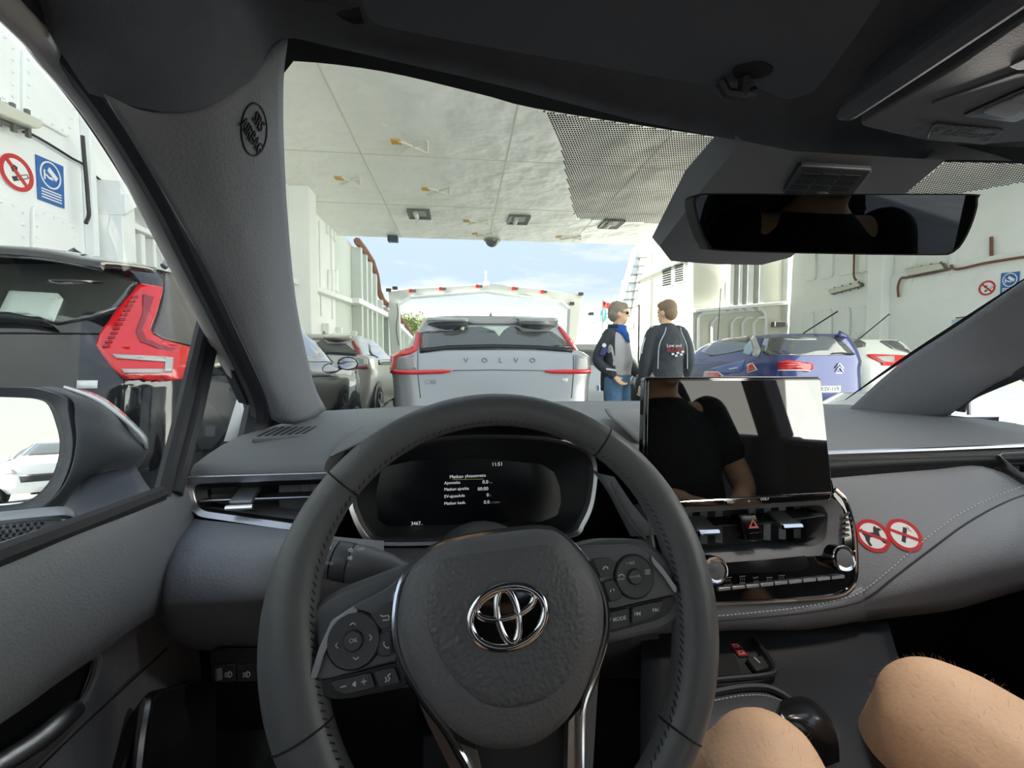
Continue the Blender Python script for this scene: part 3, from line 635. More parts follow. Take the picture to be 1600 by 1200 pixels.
for p in (((1536,168),(1588,147),(1604,160),(1578,178)),((1580,149),(1640,122),(1650,140),(1606,158))):
    mk('lens',plate(FO,rpoly(OP(*p),.003),.002,.006),mat('clear_lens',(165,166,168),rough=.15,coat=1),lm,bevel=.001)
ml=D.lights.new('cabin_fill','AREA'); ml.energy=0.75; ml.size=.07; ml.color=(1,.93,.84); mo_=D.objects.new('cabin_fill',ml); COL.objects.link(mo_); mo_.parent=oc  # added fill light to brighten the cabin; the console lamp itself is off
mq=FO.w(*FO.px(1575,160),.012); mo_.location=mq-WL[oc.name]; mo_.rotation_euler=V((.12,.10,1)).to_track_quat('Z','Y').to_euler()
dp=mk('indicator_panel',plate(FO,rpoly(OP((1460,190),(1569,201),(1540,223),(1449,214)),.004),0,.003),mat('panel_grey',(84,85,88),rough=.35),oc,bevel=.001)
for s,x,y,h in (('PASSENGER',1481,200,4.5),('AIR BAG',1475,208,5),('ON',1500,211,4),('OFF',1527,214,4)):
    ftext(FO,s,x,y,h,ICOND,dp,h=.0035,sx=1.3,rot=math.pi if False else 0)
for x,y in ((1513,204),(1551,206),(1543,214)): mk('icon',ringp(FO,[tuple(V((*FO.px(x,y),0))[:2])]and circ(*FO.px(x,y),.005,16),circ(*FO.px(x,y),.0035,16),.003,.0036,n=16),ICOND,dp)
# camera housing behind the mirror and the mirror itself
hs=thing('sensor_housing','black camera housing running down the windscreen behind the mirror','housing',P(1250,330,.6))
near=[P(1160,220,.575),P(1240,236,.572),P(1400,246,.585),P(1478,250,.60)]
mid=[P(1100,292,.66),P(1200,296,.645),P(1350,300,.66),P(1414,303,.675)]
far=[P(1031,384,.80),P(1120,388,.79),P(1200,390,.79),P(1250,388,.80)]
tip=[P(1048,408,.82),P(1120,413,.815),P(1190,414,.815),P(1236,402,.82)]
upv=V((0,.03,.05))
top=[p+upv for p in tip]; 
b0=grid([near,mid,far,tip])
sideL=grid([[near[0]+V((-.012,.02,.03)),near[0]],[mid[0]+V((-.014,.03,.035)),mid[0]],[far[0]+V((-.006,.02,.02)),far[0]],[tip[0]+V((0,.012,.01)),tip[0]]])
sideR=grid([[near[3],near[3]+V((.012,.03,.03))],[mid[3],mid[3]+V((.012,.03,.03))],[far[3],far[3]+V((.008,.02,.02))],[tip[3],tip[3]+V((0,.012,.01))]])
mk('cover',join(b0,sideL,sideR),PLAS,hs,sharp=30)
pn=Fr(P(1295,280,.612),P(1365,282,.618)-P(1225,277,.612),P(1320,255,.58)-P(1290,300,.64)); 
if pn.n.dot(CAM-pn.o)<0: pn=Fr(pn.o,pn.u,n=-pn.n)
pc=mk('vent_panel',plate(pn,rpoly(pn.pp([(1222,300),(1248,255),(1364,262),(1332,302)]),.006),-.004,.004),BLK,hs,bevel=.002)
for r in range(4):
    for k in range(3):
        x0=1252+k*32-r*8.5; y0=266+r*9.5+k*1.2
        mk('slot',plate(pn,pn.pp([(x0+2,y0),(x0+28,y0+1.5),(x0+24,y0+8),(x0-3,y0+6.5)]),.0035,.0046),VBLK,pc)
mr=thing('rear_view_mirror','frameless dark rear view mirror hanging from the windscreen','mirror',P(1305,350,.43))
fm=Fr(P(1305,350,.43),RT,n=(CAM-P(1305,350,.43)).normalized()+V((-.30,0,.02)))
mo=[(1083,312),(1090,304),(1120,302),(1300,303),(1512,303),(1525,308),(1526,322),(1517,352),(1503,380),(1488,395),(1465,399),(1300,397),(1125,392),(1106,384),(1094,362),(1085,330)]
uv=[p for p in fm.pp(mo)]; uv=[(a,b) for a,b in uv]
sp=[(p.x,p.y) for p in spline([V((*q,0)) for q in uv],3,True)]
mk('casing',plate(fm,sp,-.022,-.001),mat('mirror_edge',(22,23,25),rough=.6,spec=.2),mr,bevel=.008,seg=3)
cx=sum(a for a,b in sp)/len(sp);cy=sum(b for a,b in sp)/len(sp)
mk('edge',ringp(fm,sp,[(cx+(a-cx)*.985,cy+(b-cy)*.955) for a,b in sp],-.001,.0012,n=96),mat('mirror_edge',(22,23,25),rough=.6,spec=.2),mr)
mk('mirror_glass',plate(fm,[(cx+(a-cx)*.985,cy+(b-cy)*.955) for a,b in sp],-.001,.0008),mat('dimmed_mirror',(60,62,66),rough=.01,metal=1),mr)
mk('stalk',tube([P(1290,345,.455),P(1285,320,.55),P(1280,318,.62)],[.016,.012,.016],10),BLK,mr)
# ================= driver door, mirror
FD=Fr((-.372,0,0),(0,1,0),n=(1,0,0))
def Dp(x,y,off=0): return PX(x,y,-.372+off)
dr=thing('driver_door','grey leather trimmed driver door with frame and handle','door',(-.40,.45,.35))
# upper padded panel
R_=[[(-200,918,.0),(0,866,.0),(100,826,.0),(180,796,.0),(249,770,.0),(300,760,.0)],
    [(-200,960,.016),(0,895,.014),(100,855,.014),(180,825,.013),(252,800,.010),(305,790,.006)],
    [(-200,1080,.03),(0,1000,.028),(100,950,.028),(180,900,.025),(245,870,.018),(300,850,.012)],
    [(-200,1180,.03),(0,1100,.028),(90,1040,.028),(165,985,.026),(235,940,.018),(300,920,.012)],
    [(-200,1225,.018),(0,1130,.017),(95,1062,.017),(170,1010,.015),(235,965,.010),(300,940,.006)]]
ZB=(.966,.925,.80,.70,.675)
mk('upper_panel',patch([[V((-.372+r[0][2],-.45,z)),V((-.372+r[0][2],-.05,z))]+[Dp(*q) for q in r] for r,z in zip(R_,ZB)],4,4),LEA,dr,sharp=180)
R_=[[(-200,1225,.018),(0,1130,.017),(95,1062,.017),(170,1010,.015),(235,965,.010),(300,940,.006)],
    [(-200,1240,-.01),(0,1145,-.01),(98,1075,-.01),(170,1022,-.01),(235,978,-.01),(300,955,-.01)],
    [(-200,1500,-.008),(0,1320,-.008),(110,1200,-.008),(175,1130,-.008),(250,1060,-.008),(310,1010,-.008)],
    [(-200,1900,.02),(0,1700,.02),(110,1500,.02),(180,1400,.01),(260,1300,.0),(330,1200,0)]]
ZB=(.675,.66,.50,.36)
mk('lower_panel',patch([[V((-.372+r[0][2],-.45,z)),V((-.372+r[0][2],-.05,z))]+[Dp(*q) for q in r] for r,z in zip(R_,ZB)],4,4),LEA,dr,sharp=180)
uv=rpoly(FD.pp([(-60,1160),(83,1057),(150,1020),(147,1045),(128,1095),(90,1138),(0,1200),(-60,1240)]),.006)
mk('handle_recess',plate(Fr(FD.o+V((.0,0,0)),FD.u,n=FD.n),uv,-.01,-.002),VBLK,dr,bevel=.002)
mk('recess_lip',tube(spline([Dp(x,y,.006) for x,y in ((-60,1166),(40,1094),(110,1046),(148,1024),(150,1048),(132,1092),(95,1134),(20,1190))],4),.004,8),PLAS,dr)
mk('inner_handle',tube(spline([Dp(-60,1236,.02),Dp(10,1190,.022),Dp(60,1158,.024),Dp(100,1124,.022),Dp(122,1103,.012)],4),[(.006,.009)]*16+[(.004,.005)],10),SAT,dr)
mk('handle_backing',tube(spline([Dp(-60,1250,.012),Dp(20,1200,.014),Dp(80,1150,.014),Dp(118,1110,.008)],4),[.010]*12+[.005],8),PLAS,dr)
st=spline([Dp(x,y,.002) for x,y in ((40,1222),(90,1172),(150,1115),(210,1060),(262,1012))],14)
mk('seam',tube(st,.0012,6),BLK,dr)
mk('stitching',join(*[tube([st[i],st[i+1]],.0011,5) for i in range(0,len(st)-1,2)]),mat('grey_thread',(120,120,122),rough=.7),dr,kind='stuff')
mk('speaker_strip',tube(spline([Dp(231,1090,.012),Dp(226,1120,.016),Dp(220,1160,.018),Dp(213,1230,.018)],3),[(.004,.004)]+[(.006,.009)]*9,8),SAT,dr)
mk('speaker_panel',plate(Fr(FD.o+V((0,0,0)),FD.u,n=FD.n),rpoly(FD.pp([(170,1230),(205,1130),(240,1080),(330,1060),(330,1240)]),.01),-.008,.008),BLK,dr,bevel=.004)
# belt line
mk('belt_seal',tube([V((-.368,-.45,.965)),Dp(0,868,.004),Dp(130,819,.002),Dp(250,772,0)],(.008,.011) and .010,8),RUB,dr)
mk('belt_bright_strip',tube([V((-.376,-.45,.972)),Dp(0,853,-.004),Dp(60,832,-.004),Dp(140,806,-.004),Dp(246,767,-.004)],.0026,6),SAT,dr)
# window frame
FRM=[(-70,-140,.20),(14,15,.262),(80,88,.31),(147,168,.37),(202,252,.43),(237,322,.49),(265,375,.54),(331,507,.68),(384,610,.82)]
pth=spline([V((-.212,-.35,1.31)),V((-.222,.12,1.314))]+[P(x,y,d) for x,y,d in FRM[1:]],5)
mk('frame_strip',tube(pth,[.0068+.0095*i/len(pth) for i in range(len(pth))],14),DFRAME,dr)
SEL=[(-30,-130,.205),(45,10,.27),(108,88,.305),(168,168,.355),(220,250,.41),(260,322,.47),(286,375,.53),(352,510,.67),(402,618,.80),(408,668,.82)]
mk('door_seal',tube(spline([V((-.212,-.35,1.325)),V((-.222,.12,1.326))]+[P(x-2,y,d+.006) for x,y,d in SEL[1:]],5),[.0075+.008*i/50 for i in range(51)],8),RUB,dr)
mk('frame_gap',tube(spline([P(x-12,y,d+.03) for x,y,d in SEL[:-1]],5),[.013+.009*i/40 for i in range(41)],8),BLK,dr)
# division bar and corner window
q0=P(318,505,.70); q1=P(252,778,.565)
mk('division_bar',tube([q0,P(287,640,.63),q1],[(.010,.010)]*3,8),RUB,dr)
mk('division_bar',tube([P(330,530,.72),P(303,650,.645),P(270,772,.58)],[.012]*3,8),BLK,dr)
mk('corner_post',tube([P(392,612,.84),P(400,640,.84),P(392,690,.80)],[.018,.02,.022],8),BLK,dr)
gv=[V((-.255,-.35,1.325))]+[P(x-10,y,d) for x,y,d in FRM[1:]]
mk('side_glass',grid([[p+V((-.012,0,0)) for p in gv[:8]],[V((-.392,p.y if i<7 else .60,.957)) for i,p in enumerate(gv[:8])]]),GLS,dr)
mk('corner_glass',grid([[P(322,520,.71),P(372,612,.83)],[P(262,772,.575),P(385,690,.80)]]),GLS,dr)
WCP=mat('white_car_paint',(232,232,230),rough=.25,coat=1)
mk('painted_post',grid([[P(374,612,.90),P(392,610,.91)],[P(350,690,.86),P(388,690,.88)]]),WCP,dr,solid=.004)
# exterior mirror
em=thing('door_mirror','dark door mirror outside the driver window reflecting the sky','mirror',P(120,800,.78))
m0=P(60,700,.76); nrm=(CAM-m0).normalized()
fh=Fr(m0,V((.97,.25,0)),n=V((.25,-1,.05)))
ho=[(-150,612),(-60,606),(40,605),(75,610),(110,622),(112,640),(120,690),(112,735),(90,775),(50,798),(0,803),(-60,806),(-150,806)]
hs_=[(p.x,p.y) for p in spline([V((*q,0)) for q in fh.pp(ho)],3,True)]
gl=[(-140,624),(-60,620),(20,621),(58,624),(76,634),(88,665),(93,690),(90,720),(75,755),(45,782),(0,790),(-60,792),(-140,792)]
gs_=[(p.x,p.y) for p in spline([V((*q,0)) for q in fh.pp(gl)],3,True)]
MIR=mat('mirror_shell',(84,85,89),rough=.5)
mk('rim',ringp(fh,hs_,gs_,-.03,.012,-.012,n=80),MIR,em,sharp=40,bevel=.002)
# mirror glass: tilted so the picture's horizon matches
hr_=ray(45,722).normalized(); n_=(V((-.10,-1,.0)).normalized()-hr_).normalized()
fg_=Fr(fh.w(0,0,-.010),fh.u,n=n_)
gsm=[fg_.px(x,y) for x,y in gl]; gsm=[(p.x,p.y) for p in spline([V((*q,0)) for q in gsm],3,True)]
mk('mirror_glass',plate(fg_,gsm,-.002,0),mat('mirror_silver',(235,238,242),rough=0,metal=1),em)
# shell: from rim round the back and towards the car
R_=[[P(x,y,d) for x,y,d in r] for r in (
 ((60,604,.765),(112,622,.77),(118,655,.765),(121,690,.76),(112,735,.755),(92,772,.75),(60,795,.745)),
 ((80,604,.80),(145,627,.80),(150,660,.79),(150,690,.785),(142,722,.78),(120,755,.77),(95,790,.765)),
 ((100,607,.86),(170,640,.85),(185,672,.835),(190,695,.83),(182,718,.825),(160,738,.82),(140,745,.815)),
 ((118,612,.92),(190,655,.91),(214,684,.90),(222,700,.89),(216,718,.885),(206,730,.88),(200,733,.875)),
 ((125,618,.98),(200,662,.96),(226,688,.95),(232,702,.94),(224,722,.93),(212,735,.92),(206,738,.91)))]
mk('shell',patch(R_,4,3),MIR,em,sharp=180,solid=.003)
mk('painted_cap',patch([[P(100,604,.90),P(150,619,.90),P(182,640,.90),P(208,664,.90),P(226,684,.91),P(229,698,.92)],[P(98,606,.86),P(146,625,.855),P(178,647,.86),P(203,668,.87),P(222,690,.89),P(226,702,.90)]],4,2),WCP,em,solid=.004)
mk('foot',fixn(join(patch([[P(142,741,.80),P(180,736,.83),P(212,728,.86)],[P(100,790,.74),P(170,775,.77),P(226,752,.82)],[P(98,830,.68),P(170,800,.70),P(238,768,.75)]],3,3))),MIR,em,solid=.01)
mk('silver_foot_trim',patch([[P(-80,812,.56),P(0,806,.58),P(90,797,.60),P(108,801,.61),P(112,810,.61)],[P(-80,832,.54),P(0,820,.56),P(80,812,.58),P(104,812,.59),P(112,818,.60)]],3,2),SILV,em,solid=.006,bevel=.001)
gr_=mk('grille_plate',patch([[P(-80,834,.53),P(0,824,.55),P(70,818,.57),P(104,818,.58)],[P(-80,880,.46),P(0,858,.48),P(60,838,.52),P(85,830,.55)]],3,2),BLK,em,solid=.003)
fgp=Fr(P(0,838,.515),P(40,832,.53)-P(0,838,.515),P(0,826,.548)-P(0,850,.49))
if fgp.n.dot(CAM-fgp.o)<0: fgp=Fr(fgp.o,fgp.u,n=-fgp.n)
hl=[]
for r in range(4):
    for k in range(9):
        x=-22+k*11+(r%2)*5; y=826+r*6-k*1.3
        if x<70-r*8: hl.append(plate(fgp,[fgp.px(x+3.2*math.cos(a),y+1.9*math.sin(a),.004) for a in (0,1.05,2.1,3.14,4.19,5.24)],.003,.005))
mk('grille_holes',join(*hl),VBLK,em,kind='stuff')
# ================= DASHBOARD
ds=thing('dashboard','long grey dashboard with chrome strip, vents and digital cluster','dashboard',(.37,.75,.30))
# top pad: world rows front edge -> windscreen base
def row(y,z,x0,x1,n=9,bow=0): return [V((x0+(x1-x0)*k/(n-1),y+bow*4*(k/(n-1))*(1-k/(n-1)),z)) for k in range(n)]
XS=[-.372,-.33,-.29,-.25,-.215,-.195,-.185,-.15,-.05,.05,.15,.245,.255,.275,.30,.34]+[.40+.09*k for k in range(9)]
def prow(y,z,yc,zc,bow=0,sc=1.0):
    out=[]
    for x in XS:
        inn_=-.19<x<.25; s_=(x+.372)/1.492; xx=.37+(x-.37)*sc
        out.append(V((xx,(yc if inn_ else y)+bow*4*s_*(1-s_),zc if inn_ else z)))
    return out
pr=[prow(.668,.952,.80,.985),prow(.658,.958,.805,.987),prow(.655,.963,.81,.988),prow(.657,.970,.815,.989),prow(.664,.976,.82,.990),prow(.70,.984,.83,.992),prow(.74,.990,.84,.993),prow(.80,.995,.85,.995),prow(.86,.998,.87,.998,sc=.98),prow(1.0,1.0,1.0,1.0,.06,.96),prow(1.10,.999,1.10,.999,.14,.96),prow(1.16,.997,1.16,.997,.20,.97)]
mk('top_pad',grid(pr),DASH,ds,sharp=50,solid=.012,soff=-1)
# defroster grilles left and right
def defrost(px,d,n,par):
    q=[P(x,y,d_) for (x,y),d_ in zip(px,d)]
    f=Fr((q[0]+q[2])/2,q[1]-q[0],n=(0,-.06,1)); f=Fr(f.o+V((0,0,.004)),f.u,n=f.n)
    uv=[((p-f.o).dot(f.u),(p-f.o).dot(f.v)) for p in q]
    g=mk('defroster_grille',plate(f,rpoly(uv,.006),-.004,.002),PLAS,par,bevel=.001)
    A,B,C_,D_=[V((*u,0)) for u in uv]
    for k in range(n):
        s0=(k+.18)/n;s1=(k+.62)/n
        pts=[A.lerp(B,s0).lerp(D_.lerp(C_,s0),.15),A.lerp(B,s1).lerp(D_.lerp(C_,s1),.15),A.lerp(B,s1+.06).lerp(D_.lerp(C_,s1+.06),.85),A.lerp(B,s0+.06).lerp(D_.lerp(C_,s0+.06),.85)]
        mk('slot',plate(f,[tuple(p[:2]) for p in pts],.0012,.0028),VBLK,g)
defrost([(392,692),(476,686),(499,669),(428,676)],[.71,.76,.86,.83],7,ds)
defrost([(1470,652),(1560,662),(1590,668),(1500,655)],[1.0,.95,.93,.99],9,ds)
# binnacle hood over the cluster
def hood(y,z,h,w,c=.04,n=9): 
    return [V((c+w*(k/(n-1)*2-1),y,z+h*(1-abs(k/(n-1)*2-1)**2.6))) for k in range(n)]
mk('cluster_hood',patch([hood(.72,.985,.038,.205),hood(.66,.985,.042,.222),hood(.665,.987,.050,.228),hood(.75,.990,.050,.235),hood(.90,.992,.030,.24),hood(1.02,.992,.010,.24)],4,4),DASH,ds,sharp=180)
mk('screen_hood',patch([[PY(945,641,.92),PY(975,640,.92),PY(1012,640,.92),PY(1060,640,.92)],[PY(948,646,.80),PY(975,652,.78),PY(1012,668,.74),PY(1060,690,.72)],[PY(950,650,.76),PY(975,672,.72),PY(1012,706,.70),PY(1060,720,.70)]],3,3),DASH,ds,sharp=180,solid=.004)
# front face behind everything
mk('front_face',patch([row(.80,.97,-.36,1.12),row(.80,.90,-.36,1.12),row(.80,.80,-.36,1.12),row(.80,.70,-.34,1.12)],2,2),VBLK,ds)
# ---- left vent
FV=Fr((0,.645,.9),(1,0,0),n=(0,-1,.12))
o=rpoly(FV.pp([(290,744),(516,737),(516,833),(440,826),(311,807),(297,790)]),[.010,.004,.004,.001,.012,.012])
i_=rpoly(FV.pp([(302,757),(508,750),(508,824),(440,814),(318,797),(307,785)]),[.010,.004,.004,.001,.008,.008])
vt=mk('vent_surround',ringp(FV,o,i_,-.012,.006,.000,n=90),SAT,ds,sharp=40,bevel=.0015)
i2=rpoly(FV.pp([(315,765),(503,758),(503,815),(440,808),(328,791),(318,782)]),.006)
mk('vent_inner_ring',ringp(FV,i_,i2,-.02,-.001,-.012,n=90),BLK,vt)
mk('vent_back',plate(FV,o,-.07,-.055),VBLK,vt)
mk('vent_vane',join(bar(FV.w(*FV.px(312,782),-.012),FV.w(*FV.px(505,775),-.012),.030,.003,(0,0,1))),BLK,vt,bevel=.001)
mk('vane_edge',tube([FV.w(*FV.px(315,782),.004),FV.w(*FV.px(505,775),.004)],.0012,6),SAT,vt)
for k in range(5):
    x=430+k*17; mk('upright_vane',bar(FV.w(*FV.px(x,757),-.032),FV.w(*FV.px(x,812),-.032),.014,.0015,(0,1,0)),PLAS,vt)
mk('vent_tab',plate(Fr(FV.w(*FV.px(383,777),.002),(1,0,0),n=(0,-.35,1)),rpoly([(-.015,-.013),(.015,-.013),(.013,.025),(-.013,.025)],.003),-.003,.003),SILV,vt,bevel=.0015)
mk('tab_lip',tube([FV.w(*FV.px(363,790),.017),FV.w(*FV.px(404,788),.017)],.0035,8),CHR,vt)
mk('vent_floor',patch([[FV.w(*FV.px(x,y),-.002) for x,y in ((320,794),(440,810),(503,817))],[FV.w(*FV.px(x,y),-.05) for x,y in ((330,785),(440,796),(500,800))]],2,2),PLAS,vt)
# ---- knee panel, lower left
R_=[[P(*q) for q in r] for r in (
 ((300,805,.70),(306,811,.605),(380,819,.600),(455,829,.598),(520,838,.60),(600,845,.62)),
 ((262,850,.70),(271,850,.568),(350,850,.560),(440,852,.560),(520,862,.575),(600,875,.61)),
 ((240,900,.70),(248,897,.545),(330,898,.533),(420,900,.540),(490,905,.57),(600,910,.62)),
 ((236,935,.70),(243,938,.540),(330,936,.527),(412,932,.533),(470,932,.575),(600,940,.64)),
 ((240,950,.70),(246,952,.545),(330,952,.537),(414,948,.545),(470,950,.59),(600,960,.66)),
 ((262,990,.72),(264,992,.58),(325,995,.572),(410,990,.58),(470,990,.61),(600,990,.68)),
 ((292,1012,.74),(294,1014,.63),(340,1017,.625),(420,1015,.62),(470,1012,.64),(600,1010,.70)))]
mk('knee_panel',patch(R_,3,3),LEA,ds,sharp=180)
mk('lower_trim',patch([[P(x,1010,.66) for x in (300,400,520,650)],[P(x,1075,.68) for x in (300,400,520,650)],[P(x,1140,.75) for x in (300,400,520,650)]],2,2),BLK,ds)
FS=Fr((0,.625,.75),(1,0,0),n=(0,-1,.25))
sp_=mk('switch_panel',plate(FS,rpoly(FS.pp([(328,1018),(345,1011),(480,1010),(480,1066),(334,1064)]),.006),-.01,.004),BLK,ds,bevel=.002)
for x0,x1 in ((337,371),(373,412)):
    b=mk('switch',plate(FS,rpoly(FS.pp([(x0,1036),(x1,1034),(x1+1,1062),(x0+1,1063)]),.002),.003,.007),BLK,sp_,bevel=.0012)
mk('thumb_wheel',tube([FS.w(*FS.px(346,1040),.007),FS.w(*FS.px(347,1058),.007)],.004,8),PLAS,sp_)
def headlamp(fr,x,y,s,par,h=.0075,flip=1):
    a=[fr.w(*fr.px(x+flip*s*math.cos(t*.196-1.57),y-s*math.sin(t*.196-1.57)*1.0),h) for t in range(17)]
    c=[tube(a+[a[0]],.0006,5)]
    for k in (-.6,0,.6): c.append(tube([fr.w(*fr.px(x-flip*s*.3,y+k*s),h),fr.w(*fr.px(x-flip*s*1.4,y+k*s+s*.25),h)],.0006,5))
    mk('headlamp_icon',join(*c),ICON,par)
headlamp(FS,362,1050,4.5,sp_); headlamp(FS,390,1050,4.5,sp_)
# ---- instrument cluster
FCL=Fr(PY(735,765,.70),(1,0,0),n=(0,-1,.16))
outl=[(655,690),(690,683),(755,679),(850,683),(905,697),(926,712),(932,735),(930,765),(924,795),(912,820),(895,838),(800,846),(700,850),(590,851),(567,838),(553,812),(545,785),(548,755),(575,725),(610,705)]
so=[(p.x,p.y) for p in spline([V((*q,0)) for q in FCL.pp(outl)],3,True)]
cx=sum(a for a,b in so)/len(so);cy=sum(b for a,b in so)/len(so)
def scl(s,k,kk): return [(cx+(a-cx)*k,cy+(b-cy)*kk) for a,b in s]
cl=mk('cluster_bezel',ringp(FCL,so,scl(so,.965,.93),-.01,.008,.004,n=120),SAT,ds,sharp=40,bevel=.001)
mk('cluster_inner_ring',ringp(FCL,scl(so,.965,.93),scl(so,.93,.87),-.01,.004,-.002,n=120),BLK,cl)
dk=mat('cluster_dark',(24,27,31),rough=.6)
ou=resample(scl(so,.935,.88),90); inn=resample(FCL.pp([(590,733),(640,722),(750,718),(850,727),(872,740),(882,765),(884,790),(878,812),(850,822),(720,826),(600,830),(585,820),(580,780)]),90)
if area(ou)*area(inn)<0: inn=inn[::-1]
ou=ou if True else ou
k0=min(range(90),key=lambda i:(inn[i][0]-ou[0][0])**2+(inn[i][1]-ou[0][1])**2); inn=inn[k0:]+inn[:k0]
mk('cluster_shroud',grid([[FCL.w(a,b,.0) for a,b in ou],[FCL.w(a,b,-.035) for a,b in inn]],True),dk,cl,sharp=180)
dsp=mk('display',plate(FCL,inn,-.045,-.0345),mat('display_black',(15,18,22),rough=.18),cl)
TXT=mat('display_text',(225,230,235),rough=.5,emit=((225,230,235),.20)); TXD=mat('display_text_dim',(120,124,128),rough=.5,emit=((110,114,118),.12)); LIME=mat('display_lime',(160,176,90),rough=.5,emit=((150,170,80),.18))
hh=-.0335
for s,x,y,sz,al,m_ in (('11:51',777,725.5,5.6,'CENTER',TXT),('Matkan yhteenveto',731,744,5.2,'CENTER',TXT),('Ajomatka',694,755,4.6,'LEFT',TXT),('Matkan ajoaika',694,765,4.6,'LEFT',TXT),('EV-ajosuhde',694,776,4.6,'LEFT',TXT),('Matkan kesk.',694,787,4.6,'LEFT',TXT),
   ('0.0',763,753,5.4,'RIGHT',TXT),('00:00',763,763.5,5.4,'RIGHT',TXT),('0',764,773.5,5.4,'RIGHT',TXT),('0.0',765,784.5,5.4,'RIGHT',TXT),('km',764.5,754,3,'LEFT',TXD),('%',765,774.5,3.2,'LEFT',TXD),('L/100km',766,785.5,3.2,'LEFT',TXD),('3467',642,818.5,5.4,'LEFT',TXT),('km',655,819.5,3.4,'LEFT',TXD)):
    ftext(FCL,s,x,y,sz,m_,dsp,h=hh,align=al,rot=.02)
mk('underline',bar(FCL.w(*FCL.px(707,749.5,hh),hh),FCL.w(*FCL.px(756,748.5,hh),hh),.0004,.0004),LIME,dsp)
# ---- chrome strip and black strip on the passenger side
mk('chrome_strip',tube([PY(1000,723,.655),PY(1300,708.5,.655),PY(1460,703,.655),PY(1700,693,.655)],(.0045,.004) and .0048,8),SAT,ds)
mk('black_strip',patch([[PY(x,y,.668) for x,y in ((1000,728),(1300,713),(1460,708),(1555,706),(1700,700))],[PY(x,y,.668) for x,y in ((1000,765),(1300,744),(1460,732),(1555,727),(1700,722))]],3,2),mat('strip_black',(24,24,27),rough=.45),ds,solid=.01)
# right vent at the edge
FVR=Fr((0,.655,.9),(1,0,0),n=(0,-1,.12))
o=rpoly(FVR.pp([(1548,708),(1720,698),(1720,800),(1630,775),(1585,742)]),.008); i_=rpoly(FVR.pp([(1562,712),(1712,704),(1712,786),(1632,764),(1594,738)]),.007)
vr=mk('vent_surround',ringp(FVR,o,i_,-.012,.010,.002,n=70),SAT,ds,sharp=40,bevel=.0015)
mk('vent_back',plate(FVR,o,-.07,-.055),VBLK,vr)
mk('vent_vane',bar(FVR.w(*FVR.px(1570,722),-.012),FVR.w(*FVR.px(1715,722),-.012),.03,.003),BLK,vr)
for k in range(4): mk('upright_vane',bar(FVR.w(*FVR.px(1575+k*15,706),-.03),FVR.w(*FVR.px(1575+k*15,760),-.03),.014,.0015,(0,1,0)),PLAS,vr)
# ---- passenger pad
R_=[[PY(*q) for q in r] for r in (
 ((1290,746,.672),(1370,740,.672),(1460,734,.672),(1530,729,.672),(1600,738,.672),(1700,745,.672)),
 ((1300,752,.652),(1375,745,.652),(1460,738,.652),(1538,733,.652),(1600,766,.65),(1700,790,.65)),
 ((1308,802,.635),(1390,795,.627),(1470,790,.622),(1545,785,.622),(1605,795,.622),(1710,810,.622)),
 ((1318,872,.605),(1405,862,.593),(1480,850,.587),(1560,838,.587),(1622,835,.59),(1720,835,.59)),
 ((1318,930,.590),(1405,917,.575),(1480,900,.572),(1560,880,.572),(1630,868,.575),(1730,860,.58)),
 ((1320,950,.586),(1405,940,.580),(1485,925,.580),(1565,905,.580),(1635,890,.582),(1735,875,.59)),
 ((1322,962,.592),(1405,953,.592),(1490,943,.60),(1570,920,.60),(1640,902,.60),(1740,885,.61)),
 ((1322,975,.645),(1405,964,.655),(1490,953,.68),(1570,930,.69),(1640,912,.70),(1740,895,.70)))]
PADV=patch(R_,4,4); mk('passenger_pad',PADV,LEA,ds,sharp=180)
R_=[[PY(*q) for q in r] for r in (
 ((1000,925,.600),(1090,928,.596),(1170,936,.592),(1250,935,.590),(1310,926,.590),(1346,910,.590)),
 ((1000,950,.588),(1090,948,.584),(1170,948,.580),(1250,944,.578),(1310,934,.578),(1348,918,.579)),
 ((1000,970,.580),(1090,966,.578),(1170,965,.576),(1250,960,.574),(1310,950,.574),(1350,938,.576)),
 ((1000,986,.590),(1090,982,.588),(1170,979,.586),(1250,978,.584),(1310,970,.584),(1352,962,.586)),
 ((1000,993,.64),(1090,990,.64),(1170,987,.64),(1250,990,.64),(1310,982,.64),(1356,974,.645)))]
LOWV=patch(R_,4,4); mk('lower_wrap',LOWV,LEA,ds,sharp=180)
